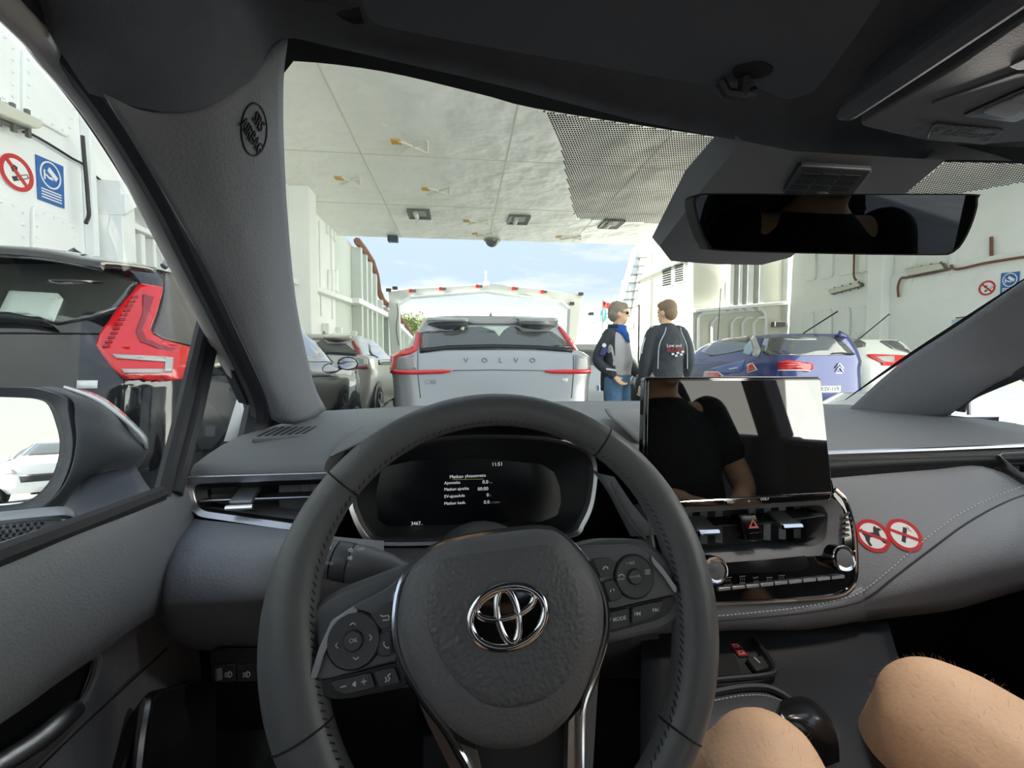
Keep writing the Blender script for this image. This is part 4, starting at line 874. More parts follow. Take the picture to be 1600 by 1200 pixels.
# underside and glovebox lower
mk('lower_fascia',patch([[PY(x,y,.665) for x,y in ((1000,980),(1150,976),(1320,975),(1480,945),(1700,890))],[PY(x,y,.80) for x,y in ((1000,985),(1150,982),(1320,990),(1480,965),(1700,930))],[PY(x,y,.92) for x,y in ((1000,1120),(1150,1110),(1320,1100),(1480,1090),(1700,1080))]],3,3),VBLK,ds)
BP=BVHTree.FromPolygons(*PADV); BL2=BVHTree.FromPolygons(*LOWV)
def onpad(x,y,off=.001):
    r=ray(x,y).normalized(); h=[b.ray_cast(CAM,r) for b in (BP,BL2)]; h=[q for q in h if q[0] is not None]
    q=min(h,key=lambda q:q[3]) if h else None
    return (q[0]-r*off) if q else PY(x,y,.58)
THR=mat('white_thread',(196,196,194),rough=.7)
def stitch(px,n,r,off,par,m=THR):
    p=spline([V((x,y,0)) for x,y in px],12); L_=[0]
    for i in range(1,len(p)): L_.append(L_[-1]+(p[i]-p[i-1]).length)
    def at(s):
        j=max(k for k in range(len(L_)) if L_[k]<=s+1e-9); j=min(j,len(p)-2)
        return p[j].lerp(p[j+1],(s-L_[j])/max(L_[j+1]-L_[j],1e-9))
    seg=[]
    for k in range(n):
        a=at(L_[-1]*k/n);b=at(L_[-1]*(k+.62)/n); A=onpad(a.x,a.y,off);B=onpad(b.x,b.y,off); seg.append(tube([A,B],r,5))
    mk('stitching',join(*seg),m,par,kind='stuff')
stitch([(1085,966),(1115,963),(1180,957),(1250,949),(1310,937),(1345,925),(1385,895),(1440,847),(1500,803),(1560,774),(1620,752)],95,.0009,.0012,ds)
sm=spline([V((x,y,0)) for x,y in ((1085,972),(1180,965),(1260,957),(1330,944),(1362,930),(1400,900),(1450,862),(1510,818),(1570,785),(1625,765))],6)
mk('seam',tube([onpad(p.x,p.y,.0006) for p in sm],.0013,6),BLK,ds)
# ---- centre screen (a unit of its own)
FSC=Fr(PY(1008,590,.60),(1,0,0),n=(0,-1,.06))
scn=thing('centre_screen','glossy black centre touchscreen standing up from the dashboard','screen',PY(1150,790,.62))
so=rpoly(FSC.pp([(1008,590),(1283,589),(1302,771),(1299,783),(1150,790),(1003,797)]),[.004,.004,.006,.012,.001,.01])
mk('casing',plate(FSC,so,-.018,-.001),GLOSS,scn,bevel=.003)
gl=rpoly(FSC.pp([(1012,594),(1281,593),(1299,769),(1150,777),(1008,784)]),.004)
SCG=mat('screen_glass',(6,7,8),rough=.02,coat=1,ior=1.75,spec=.8,croom=.02)
g_=mk('glass',plate(FSC,gl,-.002,.002),SCG,scn,bevel=.0008)
mk('chrome_line',tube([FSC.w(*FSC.px(1003,787),.001),FSC.w(*FSC.px(1150,779.5),.001),FSC.w(*FSC.px(1301,771),.001)],.0011,6),CHR,scn)
mk('top_edge',tube([FSC.w(*FSC.px(1010,590.5),-.006),FSC.w(*FSC.px(1283,589.5),-.006)],.0016,6),SAT,scn)
bt=mk('button_bar',plate(FSC,rpoly(FSC.pp([(1128,782),(1212,776),(1212,782),(1206,786),(1136,790)],.001),.002),-.001,.003),GLOSS,scn,bevel=.0008)
for s,x,y in (('VOL-',1142,784.5),('VOL+',1195,780)): ftext(FSC,s,x,y,4.2,ICON,bt,h=.0034,rot=.05,bold=.0001)
mk('power_icon',ringp(FSC,circ(*FSC.px(1168,782),.0014,12),circ(*FSC.px(1168,782),.0009,12),.003,.0035,n=12),ICON,bt)
# ---- centre stack: vents, hazard switch, climate controls
FM=Fr(PY(1200,840,.60),(1,0,0),n=(0,-1,.22))
cv=mk('vent_housing',plate(FM,rpoly(FM.pp([(1020,800),(1312,782),(1316,860),(1300,872),(1040,895)]),.008),-.09,-.06),VBLK,ds)
o=rpoly(FM.pp([(1010,795),(1306,778),(1322,800),(1318,856),(1300,872),(1030,892)]),.008); i_=rpoly(FM.pp([(1020,806),(1294,790),(1304,805),(1301,845),(1285,856),(1036,872)]),.008)
mk('vent_lip',ringp(FM,o,i_,-.06,-.002,-.012,n=90),PLAS,cv,sharp=40,bevel=.002)
for (x0,x1,y0,y1) in ((1075,1165,823,817),(1190,1296,816,803)):
    mk('vent_vane',bar(FM.w(*FM.px(x0,y0),-.025),FM.w(*FM.px(x1,y1),-.025),.035,.003),BLK,cv,bevel=.001)
for x in (1100,1125,1150,1205,1230,1255,1280): mk('upright_vane',bar(FM.w(*FM.px(x,800-(x-1100)*.05),-.045),FM.w(*FM.px(x,860-(x-1100)*.06),-.045),.012,.0015,(0,1,0)),PLAS,cv)
for (x,y) in ((1104,827),(1233,818)):
    q=FM.w(*FM.px(x,y),-.006)
    mk('vent_tab',plate(Fr(q,(1,-.0,0),n=(0,-.25,1)),rpoly([(-.016,-.010),(.016,-.010),(.013,.028),(-.013,.028)],.003),-.004,.004),SILV,cv,bevel=.0015)
    mk('tab_lip',tube([q+V((-.015,-.012,-.001)),q+V((.015,-.012,-.001))],.0038,8),CHR,cv)
hz=mk('hazard_switch',plate(FM,rpoly(FM.pp([(1153,805),(1178,803),(1192,838),(1188,843),(1163,845)]),.003),-.02,.004),GLOSS,ds,bevel=.0015)
def tri(r,x,y,c=.87): 
    a,b=FM.px(x,y); return [(a-r*.95,b-r*.7),(a+r*.95,b-r*.7),(a,b+r)]
mk('triangle',ringp(FM,tri(.0085,1174,818),tri(.004,1174,818.5),.004,.0048,n=24),mat('hazard_red',(226,120,110),rough=.5),hz,sharp=10)
mk('chrome_mark',join(tube([FM.w(*FM.px(1160,804),.004),FM.w(*FM.px(1177,803),.004)],.0012,6),tube([FM.w(*FM.px(1168,833),.0045),FM.w(*FM.px(1186,831),.0045)],.0009,6)),CHR,hz)
FK=Fr(PY(1200,905,.585),(1,0,0),n=(0,-1,.30))
o=rpoly(FK.pp([(1030,800),(1060,885),(1310,866),(1318,858),(1322,800),(1300,772),(1308,765),(1325,790),(1336,840),(1337,900),(1322,924),(1290,934),(1060,944),(1030,940)]),.006)
cp=mk('climate_panel',plate(FK,o,-.02,.0),GLOSS,ds,bevel=.002)
mk('chrome_trim',tube(spline([FK.w(*FK.px(x,y),.001) for x,y in ((1304,764),(1322,784),(1334,828),(1337,885),(1333,910),(1316,927),(1280,934),(1180,940),(1060,946))],5),.0028,8),CHR,ds)
mk('display_window',plate(FK,rpoly(FK.pp([(1134,881),(1258,868),(1264,884),(1250,892),(1136,897)]),.003),.0,.0015),mat('climate_display',(20,20,22),rough=.1),cp)
for i,(x,y) in enumerate(((1108,888),(1304,870))):
    a,b=FK.px(x,y); kb=mk('knob',lathe(FK.w(a,b,0),FK.n,[(.0185,0),(.0185,.012),(.0178,.016),(.0155,.0175)],32),GLOSS,cp,sharp=30)
    mk('knob_ring',lathe(FK.w(a,b,.0155),FK.n,[(.0180,0),(.0182,.002),(.0170,.0035),(.0150,.003)],32),CHR,kb,sharp=60)
    mk('knob_face',lathe(FK.w(a,b,.016),FK.n,[(.0150,0),(.0150,.0022),(.012,.0026)],32),mat('knob_grey',(96,96,98),rough=.4),kb,sharp=60)
    if i==0: ftext(FK,'AUTO',x+3,y+3,5,ICOND,kb,h=.0192)
    mk('mark',plate(FK,[(a-.004,b+.006),(a+.004,b+.006),(a+.004,b+.0072),(a-.004,b+.0072)],.0185,.019),ICOND,kb)
for k in range(9):
    x0=1118+k*22; y0=923-k*2.3
    mk('climate_button',plate(FK,rpoly(FK.pp([(x0,y0-5.5),(x0+20.5,y0-7.6),(x0+20.5,y0-2.2),(x0+1,y0)]),.0012),.0,.006),SILV,cp,bevel=.0015)
for s,x,y,h in (('OFF',1119,912,4.5),('FRONT',1138,914,3),('REAR',1160,911,3),('FAST',1181,903,3.2),('ECO',1182,909,3.2)): ftext(FK,s,x,y,h,ICOND,cp,h=.0006,rot=.06)
for x,y in ((1138,906),(1160,904),(1202,906),(1221,903)):
    mk('icon',join(*[tube([FK.w(*FK.px(x-4+k*3,y-2),.0005),FK.w(*FK.px(x-4+k*3+1,y+3),.0005)],.0004,5) for k in range(3)]+[tube([FK.w(*FK.px(x-5,y-3.5),.0005),FK.w(*FK.px(x+5,y-4),.0005)],.0004,5)]),ICOND,cp)
for k in range(5): mk('scroll_rib',bar(FK.w(*FK.px(1313-k*.2,806+k*8),.003),FK.w(*FK.px(1322+k*.3,803+k*8),.003),.004,.003),SAT,cp)
# left flank of the centre stack behind the rim
mk('stack_flank',patch([[PY(x,y,d) for x,y,d in ((925,735,.70),(950,770,.69),(985,838,.66))],[PY(x,y,d) for x,y,d in ((938,740,.66),(968,790,.64),(1002,838,.62))],[PY(x,y,d) for x,y,d in ((960,745,.64),(990,790,.62),(1030,835,.60))]],3,3),LEA,ds,sharp=180)
mk('flank_chrome',tube(spline([PY(955,752,.635),PY(966,786,.63),(PY(990,822,.62)),PY(1010,842,.612)],4),.0016,6),SAT,ds)
mk('column_cover',patch([[PY(x,850,.70) for x in (480,600,760,930,1030)],[PY(x,880,.64) for x in (480,600,760,930,1030)],[PY(x,960,.62) for x in (480,600,760,930,1030)],[PY(x,1040,.64) for x in (480,600,760,930,1030)],[PY(x,1060,.80) for x in (480,600,760,930,1030)]],3,3),LEAD,ds,sharp=180)
# ---- round stickers on the passenger pad
def sticker(cx,cy,lab,kind):
    c=onpad(cx,cy,.0); q3=[onpad(cx+29*math.cos(k*1.0472),cy+27*math.sin(k*1.0472),.0) for k in range(6)]
    n=V((0,0,0))
    for k in range(6): n+=(q3[k]-c).cross(q3[(k+1)%6]-c)
    n.normalize(); n=n if n.dot(CAM-c)>0 else -n; c=c+n*max((q-c).dot(n) for q in q3+[c])
    f=Fr(c+n*.0012,V((1,0,0))-n*n.x,n=n); r=.0246
    t=thing('sticker',lab,'sticker',f.o)
    mk('disc',plate(f,circ(0,0,r,40),-.0008,.0),SWHITE,t)
    mk('red_ring',ringp(f,circ(0,0,r,48),circ(0,0,r*.78,48),-.0003,.0005,n=48),RED,t)
    if kind=='dog':
        dog=[(-.55,.30),(-.42,.42),(-.40,.25),(-.30,.18),(.10,.16),(.18,.38),(.28,.50),(.34,.40),(.52,.34),(.56,.24),(.40,.20),(.36,.02),(.40,-.25),(.56,-.44),(.42,-.46),(.26,-.22),(.12,-.08),(-.18,-.08),(-.30,-.30),(-.26,-.52),(-.40,-.52),(-.46,-.24),(-.44,.0),(-.50,.12)]
        mk('dog_symbol',plate(f,[(a*r*1.15,b*r*1.15) for a,b in dog],-.0003,.0004),SBLK,t)
    else:
        q=.7
        def rr(pts,a=1.0): return [((x*math.cos(a)-y*math.sin(a))*r,(x*math.sin(a)+y*math.cos(a))*r) for x,y in pts]
        mk('cigarette_symbol',plate(f,rr([(-.5,-.11),(.5,-.11),(.5,.11),(-.5,.11)]),-.0003,.0004),SBLK,t)
        mk('smoke_symbol',tube([f.w(x*r,y*r,.0003) for x,y in ((.36,.46),(.46,.36),(.42,.26),(.52,.16))],.0005,5),RED,t)
    mk('red_bar',plate(f,[((x*math.cos(-.5)-y*math.sin(-.5))*r,(x*math.sin(-.5)+y*math.cos(-.5))*r) for x,y in ((-.82,-.09),(.82,-.09),(.82,.09),(-.82,.09))],-.0002,.0007),RED,t)
sticker(1363,837,'round no dogs sticker in red and white on the dashboard','dog')
sticker(1412,836,'round no smoking sticker in red and white on the dashboard','cig')
# ---- centre console
cc=thing('centre_console','black centre console with tray and stitched padded cushion','console',(.37,.5,.3))
CON=mat('console_black',(34,36,39),rough=.5,bump=(500,.2,'n'))
FCN=Fr((0,0,.665),(1,0,0),n=(0,0,1)); 
def Z(x,y,z): return PZ(x,y,z)
mk('tray_deck',patch([[Z(x,985,.70) for x in (1000,1100,1190,1290,1380)],[Z(x,1050,.675) for x in (1000,1100,1200,1310,1400)],[Z(x,1110,.665) for x in (1000,1105,1225,1350,1440)],[Z(x,1180,.66) for x in (1000,1105,1240,1390,1480)],[Z(x,1350,.65) for x in (1000,1105,1260,1440,1540)]],3,3),CON,cc,sharp=180,solid=.02)
mk('side_wall',patch([[Z(x,985+k,.70-k*.0003) for x,k in ((1290,0),(1330,60),(1375,120),(1440,300))],[V((.66,.95,.45)),V((.65,.75,.42)),V((.64,.55,.40)),V((.62,.2,.40))]],3,3),VBLK,cc)
FT2=Fr(Z(1150,1010,.702),(1,0,0),n=(0,-.25,1))
trl=mk('tray_rim',tube(spline([Z(1060,1068,.70),Z(1150,1060,.70),Z(1192,1056,.70),Z(1210,1050,.70),Z(1206,1036,.702),Z(1192,1016,.706),Z(1178,998,.71)],4),.004,8),CON,cc)
mk('charging_pad',plate(FT2,rpoly(FT2.pp([(1050,1024),(1150,1024),(1158,1056),(1050,1060)]),.006),-.004,.001),VBLK,cc,bevel=.002)
swb=mk('console_switch',plate(FT2,rpoly(FT2.pp([(1164,1032),(1192,1028),(1204,1048),(1180,1054)]),.004),-.002,.006),BLK,cc,bevel=.002)
mk('switch_icon',tube([FT2.w(*FT2.px(1177,1033),.0065),FT2.w(*FT2.px(1182,1038),.0065),FT2.w(*FT2.px(1186,1042),.0065)],.0014,6),ICON,swb)
ws_=mk('warning_strip',plate(FT2,FT2.pp([(1131,995),(1145,995),(1170,1026),(1155,1027)]),-.001,.0008),SBLK,cc)
def lerp2(a,b,t): return (a[0]+(b[0]-a[0])*t,a[1]+(b[1]-a[1])*t)
for t0,t1,m_ in ((0,.30,mat('warning_yellow',(255,214,60),rough=.5)),(.34,.60,RED),(.66,.95,RED)):
    A=(1131,995);B=(1145,995);C_=(1170,1026);D_=(1155,1027)
    q=[lerp2(A,D_,t0),lerp2(B,C_,t0),lerp2(B,C_,t1),lerp2(A,D_,t1)]
    fl_=mk('warning_field',plate(FT2,FT2.pp(q),.0005,.0013),m_,ws_)
    c=(sum(a for a,b in q)/4,sum(b for a,b in q)/4); q2=[lerp2(a,c,.45) for a in q]
    mk('symbol',ringp(FT2,FT2.pp(q2),FT2.pp([lerp2(a,c,.6) for a in q]),.001,.0017,n=16),SBLK if t0==0 else SWHITE,ws_)
mk('arch_edge',tube(spline([Z(1060,1094,.69),Z(1110,1084,.692),(Z(1160,1075,.694)),Z(1200,1076,.693),Z(1230,1090,.69),Z(1245,1104,.688)],4),.0055,8),CON,cc)
cu=[[Z(1040,1098,.688),Z(1105,1088,.689),Z(1160,1080,.690),Z(1200,1083,.69),Z(1240,1106,.686)],[Z(1040,1120,.695),Z(1105,1108,.697),Z(1160,1100,.698),Z(1205,1103,.696),Z(1250,1130,.69)],[Z(1040,1180,.69),Z(1105,1170,.69),Z(1170,1160,.69),Z(1220,1160,.69),Z(1270,1180,.685)],[Z(1040,1320,.68),Z(1105,1320,.68),Z(1180,1320,.68),Z(1240,1320,.68),Z(1300,1320,.675)]]
CV=patch(cu,3,3); mk('padded_cushion',CV,LEAD,cc,sharp=180)
BC=BVHTree.FromPolygons(*CV)
sp2=spline([V((x,y,0)) for x,y in ((1090,1101),(1120,1095),(1160,1088),(1195,1088),(1222,1096))],20); sg=[]
for i in range(0,len(sp2)-2,3):
    h=BC.ray_cast(CAM,ray(sp2[i].x,sp2[i].y).normalized());k_=BC.ray_cast(CAM,ray(sp2[i+2].x,sp2[i+2].y).normalized())
    if h[0] and k_[0]: sg.append(tube([h[0]+V((0,0,.001)),k_[0]+V((0,0,.001))],.0008,5))
mk('stitching',join(*sg),THR,cc,kind='stuff')
# gear selector
gs=thing('gear_selector','glossy black gear selector knob on the console between the knees','gear lever',Z(1290,1190,.66))
R_=(((1222,1094,.545),(1245,1088,.548),(1262,1090,.548),(1276,1098,.545),(1282,1106,.54)),
    ((1217,1106,.525),(1240,1098,.525),(1268,1100,.525),(1292,1116,.522),(1298,1126,.52)),
    ((1216,1122,.505),(1240,1118,.50),(1274,1122,.50),(1303,1142,.50),(1309,1158,.50)),
    ((1232,1140,.50),(1252,1142,.492),(1284,1152,.49),(1308,1172,.495),(1312,1190,.50)),
    ((1250,1172,.50),(1266,1176,.492),(1288,1184,.49),(1306,1196,.495),(1312,1215,.50)),
    ((1262,1240,.50),(1272,1240,.492),(1290,1240,.49),(1304,1240,.495),(1310,1250,.50)))
fr_=[[P(*q) for q in r] for r in R_]
cl_=[[*r,r[4]+ray(1260,1150)*.03+V((.0,0,0)),r[2]+ray(1260,1150)*.045,r[0]+ray(1260,1150)*.03] for r in fr_]
rr_=[spline(r,4,True) for r in cl_]; cols=[spline([r[j] for r in rr_],4) for j in range(len(rr_[0]))]
g=grid([[c[i] for c in cols] for i in range(len(cols[0]))],True); n_=len(cols); m_=len(cols[0])
mk('knob',(g[0],g[1]+[tuple(reversed(range(n_))),tuple((m_-1)*n_+k for k in range(n_))]),mat('knob_black',(30,31,33),rough=.28,coat=.4),gs,sharp=60)
mk('chrome_insert',tube(spline([P(1218,1118,.502),P(1234,1140,.494),P(1250,1165,.49),P(1262,1200,.485)],4),.003,8),CHR,gs)
mk('gate',plate(Fr(Z(1290,1185,.664),(1,0,0),n=(0,0,1)),rpoly([(-.04,-.10),(.05,-.10),(.05,.06),(-.04,.06)],.012),-.006,.004),GLOSS,gs,bevel=.002)
# ================= STEERING WHEEL
WC=CAM+V((.0325,.3585,-.2062)); T_=.355
FWL=Fr(WC,(1,.035,0),n=(.03,-math.cos(T_),math.sin(T_)))
sw=thing('steering_wheel','black leather steering wheel with chrome emblem and button spokes','steering wheel',WC)
RL=mat('rim_leather',(90,92,95),rough=.40,bump=(900,.12,'v')); SPK=mat('spoke_plastic',(90,92,96),rough=.45,bump=(900,.1,'n')); PAD=mat('airbag_pad',(100,101,105),rough=.52,bump=(430,.6,'v')); BTN=mat('button_black',(66,68,71),rough=.45); SPS=mat('spoke_silver',(170,166,162),rough=.3,metal=.9)
def wl(a,b,h=0): return FWL.w(a,b,h)
def rad(t):  # thicker at the spokes
    g=0
    for x,w,k in ((math.radians(-8),.55,.004),(math.radians(194),.60,.0075)):
        d=abs((t-x+math.pi)%(2*math.pi)-math.pi); g=max(g,k*math.exp(-(d/w)**2))
    return .0152+g
def rpt(t,p,k=1.0):
    r=rad(t); c=.187-r; return wl(math.cos(t)*(c+r*k*math.cos(p)),math.sin(t)*(c+r*k*math.cos(p)),min(r,.0185)*k*math.sin(p))
N=96; rows=[[rpt(2*math.pi*i/N,2*math.pi*k/20) for k in range(20)] for i in range(N)]
v,f=grid(rows+[rows[0]],True); mk('rim',(v,f),RL,sw,sharp=180)
def seam(px,py):
    a,b=FWL.px(px,py); t=math.atan2(b,a)
    mk('rim_seam',tube([rpt(t,2*math.pi*k/24,1.004) for k in range(24)],.0009,5,True),VBLK,sw)
for q in ((530,750),(942,688),(1060,1140),(470,1150)): seam(*q)
sg=[]
for i in range(170):
    t0=2*math.pi*i/170; p=2.62
    sg.append(tube([rpt(t0,p-.09),rpt(t0+.02,p+.09)],.0006,4))
mk('stitching',join(*sg),BLK,sw,kind='stuff')
def wp(px,h=0): return FWL.pp(px,h)
def Z4(pts): return [(420+x*.3167,820+y*.3167) for x,y in pts]
def Z5(pts): return [(720+x*.3167,820+y*.3167) for x,y in pts]
def wplt(name,px,h0,h1,m,par,r=.003,bev=.0012,dome=0,h=None):
    return mk(name,plate(FWL,rpoly(wp(px,h1 if h is None else h),r),h0,h1,dome),m,par,bevel=bev,sharp=35)
# spokes (dark carrier)
wplt('spoke',[(470,960),(520,925),(640,880),(700,870),(700,1080),(640,1075),(520,1100),(478,1065),(460,1010)],-.022,.004,SPK,sw,.012,.005)
wplt('spoke',[(880,860),(930,842),(1010,842),(1052,880),(1075,925),(1072,960),(1045,985),(940,1010),(880,1020)],-.022,.004,SPK,sw,.012,.005)
wplt('lower_spoke',[(640,1040),(745,1215),(790,1290),(870,1290),(912,1215),(940,1040)],-.030,-.008,BLK,sw,.004,.003)
# left switch pod
lp=wplt('switch_pod',[(640,880),(612,915),(553,945),(518,968),(497,1014),(482,1062),(512,1062),(628,1030),(640,1000)],-.004,.010,SPK,sw,.006,.002)
wplt('pod_edge',[(553,947),(518,969),(497,1015),(482,1062),(495,1061),(507,1022),(527,982),(560,955)],.009,.0125,SILV,lp,.002,.001)
lo=wplt('lower_pod',[(486,1066),(625,1033),(640,1070),(528,1095),(508,1091),(494,1078)],-.012,.006,BLK,sw,.006,.002)
def dial(fx,fy,r,par,txt,marks):
    a,b=FWL.px(fx,fy,.013); R=r*.00052
    d=mk('dial',lathe(wl(a,b,.008),FWL.n,[(R*1.04,0),(R*1.04,.002),(R,.004),(R*.97,.0055),(R*.5,.0048)],40),BTN,par,sharp=50)
    mk('dial_groove',tube([wl(a+R*1.03*math.cos(k*.1309),b+R*1.03*math.sin(k*.1309),.0105) for k in range(48)],.0009,6,True),VBLK,d)
    mk('centre_button',lathe(wl(a,b,.011),FWL.n,[(R*.36,0),(R*.36,.0035),(R*.32,.0045)],28),BTN,d,sharp=40)
    mk('button_ring',tube([wl(a+R*.37*math.cos(k*.1963),b+R*.37*math.sin(k*.1963),.0125) for k in range(32)],.0007,6,True),VBLK,d)
    ftext(FWL,txt[0],fx,fy,txt[1],ICON,d,h=.0162,rot=.06)
    for m_ in marks:
        if m_[0]=='<': 
            x,y,ang,s=m_[1:]; c=[(x+s*(math.cos(ang)*u-math.sin(ang)*w),y+s*(math.sin(ang)*u+math.cos(ang)*w)) for u,w in ((-.35,-1),(.35,0),(-.35,1))]
            mk('arrow',tube([wl(*FWL.px(*q,.014),.0136) for q in c],.0005,5),ICON,d)
        else: ftext(FWL,m_[0],m_[1],m_[2],m_[3],ICON,d,h=.0136,rot=.06)
dial(552,1001,37,lp,('OK',7),[('<',551,975,-1.65,4.5),('<',526,1009,3.05,4.5),('<',579,996,-.1,4.5),('<',556,1029,1.5,4.5)])
bk=wplt('button',Z4([(500,445),(545,405),(610,378),(605,505),(552,517),(520,470)]),.008,.0125,BTN,lp,.002)
mk('return_icon',tube(spline([wl(*FWL.px(x,y,.013),.013) for x,y in ((594,961),(598,963),(607,962),(607,968),(598,969))],3),.0005,5),ICON,bk)
ph=wplt('button',Z4([(545,537),(605,520),(605,650),(548,655),(528,632)]),.008,.0125,BTN,lp,.002)
mk('phone_icon',tube(spline([wl(*FWL.px(x,y,.013),.013) for x,y in ((600,1003),(600,1008),(604,1012),(608,1012))],3),[.0009]+[.0005]*8+[.0009],5),ICON,ph)
vb=wplt('volume_button',Z4([(300,778),(500,730),(524,805),(375,838),(330,822)]),.004,.009,BTN,lo,.002)
mk('minus',bar(wl(*FWL.px(532,1074,.0095),.0094),wl(*FWL.px(541,1072,.0095),.0094),.0007,.0007),ICON,vb)
mk('plus',join(bar(wl(*FWL.px(564,1066,.0095),.0094),wl(*FWL.px(573,1064,.0095),.0094),.0007,.0007),bar(wl(*FWL.px(568,1060.5,.0095),.0094),wl(*FWL.px(569,1069.5,.0095),.0094),.0007,.0007)),ICON,vb)
mk('speaker_icon',plate(FWL,FWL.pp([(550,1070),(552,1067),(556,1064),(556,1073),(552,1072)],.0095),.0088,.0094),ICON,vb)
vo=wplt('voice_button',Z4([(517,727),(620,702),(648,780),(546,804)]),.004,.009,BTN,lo,.002)
mk('voice_icon',join(*[tube(spline([wl(*FWL.px(x,y,.0095),.0094) for x,y in q],3),.0005,5) for q in (((610,1053),(606,1056),(609,1060),(606,1065)),((602,1058),(604,1062),(602,1066)))]),ICON,vo)
# right switch pod
rp_=wplt('switch_pod',Z5([(590,105),(860,95),(935,140),(1000,215),(1068,312),(1062,340),(735,418),(640,330)]),-.004,.010,SPK,sw,.006,.002)
wplt('pod_edge',Z5([(940,150),(1003,222),(1068,312),(1062,338),(1050,330),(1000,255),(945,190)]),.009,.0125,SILV,rp_,.002,.001)
rlo=wplt('lower_pod',Z5([(700,425),(1040,350),(1060,360),(1030,440),(965,470),(720,540)]),-.012,.006,BLK,sw,.006,.002)
dial(992,901,32,rp_,('CANCEL',3.6),[('+ RES',985,880,4.6),('-',997,920,4),('MODE',971,905,3)])
mk('gauge_icon',tube(spline([wl(*FWL.px(x,y,.014),.0136) for x,y in ((967,901),(969,898),(973,898),(976,901))],3),.0005,5),ICON,rp_)
mk('distance_icon',join(*[bar(wl(*FWL.px(1008,y,.014),.0136),wl(*FWL.px(1016,y-.5,.014),.0136),.0006,.0006) for y in (891,894,897)]),ICON,rp_)
b1=wplt('button',Z5([(650,168),(735,160),(768,192),(748,250),(690,264)]),.008,.0125,BTN,rp_,.002)
mk('lane_icon',tube(spline([wl(*FWL.px(x,y,.013),.013) for x,y in ((942,890),(944,886),(948,886),(950,889))],3),.0006,5),ICON,b1)
b2=wplt('button',Z5([(705,280),(750,266),(778,302),(802,350),(780,372),(737,385)]),.008,.0125,BTN,rp_,.002)
mk('lane_icon',join(tube([wl(*FWL.px(953,925,.013),.013),wl(*FWL.px(955,921,.013),.013)],.0005,5),tube([wl(*FWL.px(960,923,.013),.013),wl(*FWL.px(958,920,.013),.013)],.0005,5)),ICON,b2)
mb=wplt('mode_button',Z5([(738,432),(830,410),(830,500),(738,522)]),.004,.009,BTN,rlo,.002); ftext(FWL,'MODE',968,967,6,ICON,mb,h=.0095,rot=.09,bold=.0001)
tb=wplt('track_button',Z5([(845,408),(1000,372),(990,420),(950,455),(845,490)]),.004,.009,BTN,rlo,.002)
for x,y,s in ((998,959,-1),(1023,953,1)):
    g=[]
    for k in (0,1):
        x0=x+s*(k*4-3); g.append(plate(FWL,FWL.pp([(x0,y-3.5),(x0+s*4,y),(x0,y+3.5)],.0095),.0088,.0094))
    g.append(bar(wl(*FWL.px(x+s*6,y-3.5,.0095),.0092),wl(*FWL.px(x+s*6,y+3.5,.0095),.0092),.0005,.0005)); mk('track_icon',join(*g),ICON,tb)
# airbag pad with silver surround
pad=[(819,828),(705,846),(664,868),(640,893),(626,930),(620,978),(630,1033),(660,1087),(700,1138),(735,1163),(765,1173),(800,1174),(842,1164),(886,1130),(912,1090),(928,1050),(940,1010),(946,972),(942,931),(924,890),(896,853),(876,834),(857,828)]
sp=[(p.x,p.y) for p in spline([V((*q,0)) for q in wp(pad,.022)],3,True)]
pd=mk('airbag_pad',plate(FWL,sp,-.02,.018,.012),PAD,sw,sharp=60)
inn_=[(700,872),(810,856),(858,852),(884,872),(905,905),(914,950),(912,1000),(900,1045),(868,1085),(815,1106),(765,1104),(722,1075),(688,1030),(668,980),(668,930),(680,890)]
BPD=BVHTree.FromPolygons(*plate(FWL,sp,-.02,.018,.012))
i3=[(p.x,p.y) for p in spline([V((*q,0)) for q in wp(inn_,.03)],4,True)]
def onpd(a,b,o=.0006): q=BPD.ray_cast(FWL.w(a,b,.1),-FWL.n)[0]; return (q if q else FWL.w(a,b,.03))+FWL.n*o
cx=sum(a for a,b in i3)/len(i3);cy=sum(b for a,b in i3)/len(i3)
rg=[[onpd(cx+(a-cx)*k,cy+(b-cy)*k,o_) for a,b in i3] for k,o_ in ((1,-.0004),(.985,.0008),(.9,.0009),(.75,.0009),(.55,.0009),(.3,.0009),(.03,.0009))]
mk('pad_inset',grid(rg,True),mat('airbag_inset',(90,91,95),rough=.5,bump=(300,1.0,'v')),pd,sharp=180)
line=[(860,826),(819,826),(705,844),(648,877),(623,915),(615,978),(626,1035),(657,1089),(695,1140),(724,1184),(742,1225)]
mk('silver_line',tube(spline([wl(*FWL.px(x,y,.010),.010) for x,y in line],4),.0026,8),CHR,sw)
line=[(850,826),(866,828),(897,852),(926,890),(945,931),(950,972),(943,1012),(927,1061),(913,1099),(910,1137),(910,1225)]
mk('silver_line',tube(spline([wl(*FWL.px(x,y,.010),.010) for x,y in line],4),.0022,8),CHR,sw)
wplt('spoke_trim',[(888,1128),(912,1100),(910,1140),(910,1225),(886,1225)],-.012,.004,SPS,sw,.001,.001)
wplt('spoke_trim',[(716,1160),(745,1172),(757,1225),(735,1225)],-.012,.003,SPS,sw,.001,.001)
wplt('spoke_trim',[(650,1086),(690,1143),(735,1225),(715,1225),(668,1130)],-.014,.000,mat('spoke_bronze',(112,96,90),rough=.35,metal=.6),sw,.001,.001)
wplt('spoke_trim',[(913,1110),(935,1060),(925,1225),(911,1225)],-.016,.000,PLAS,sw,.001,.001)
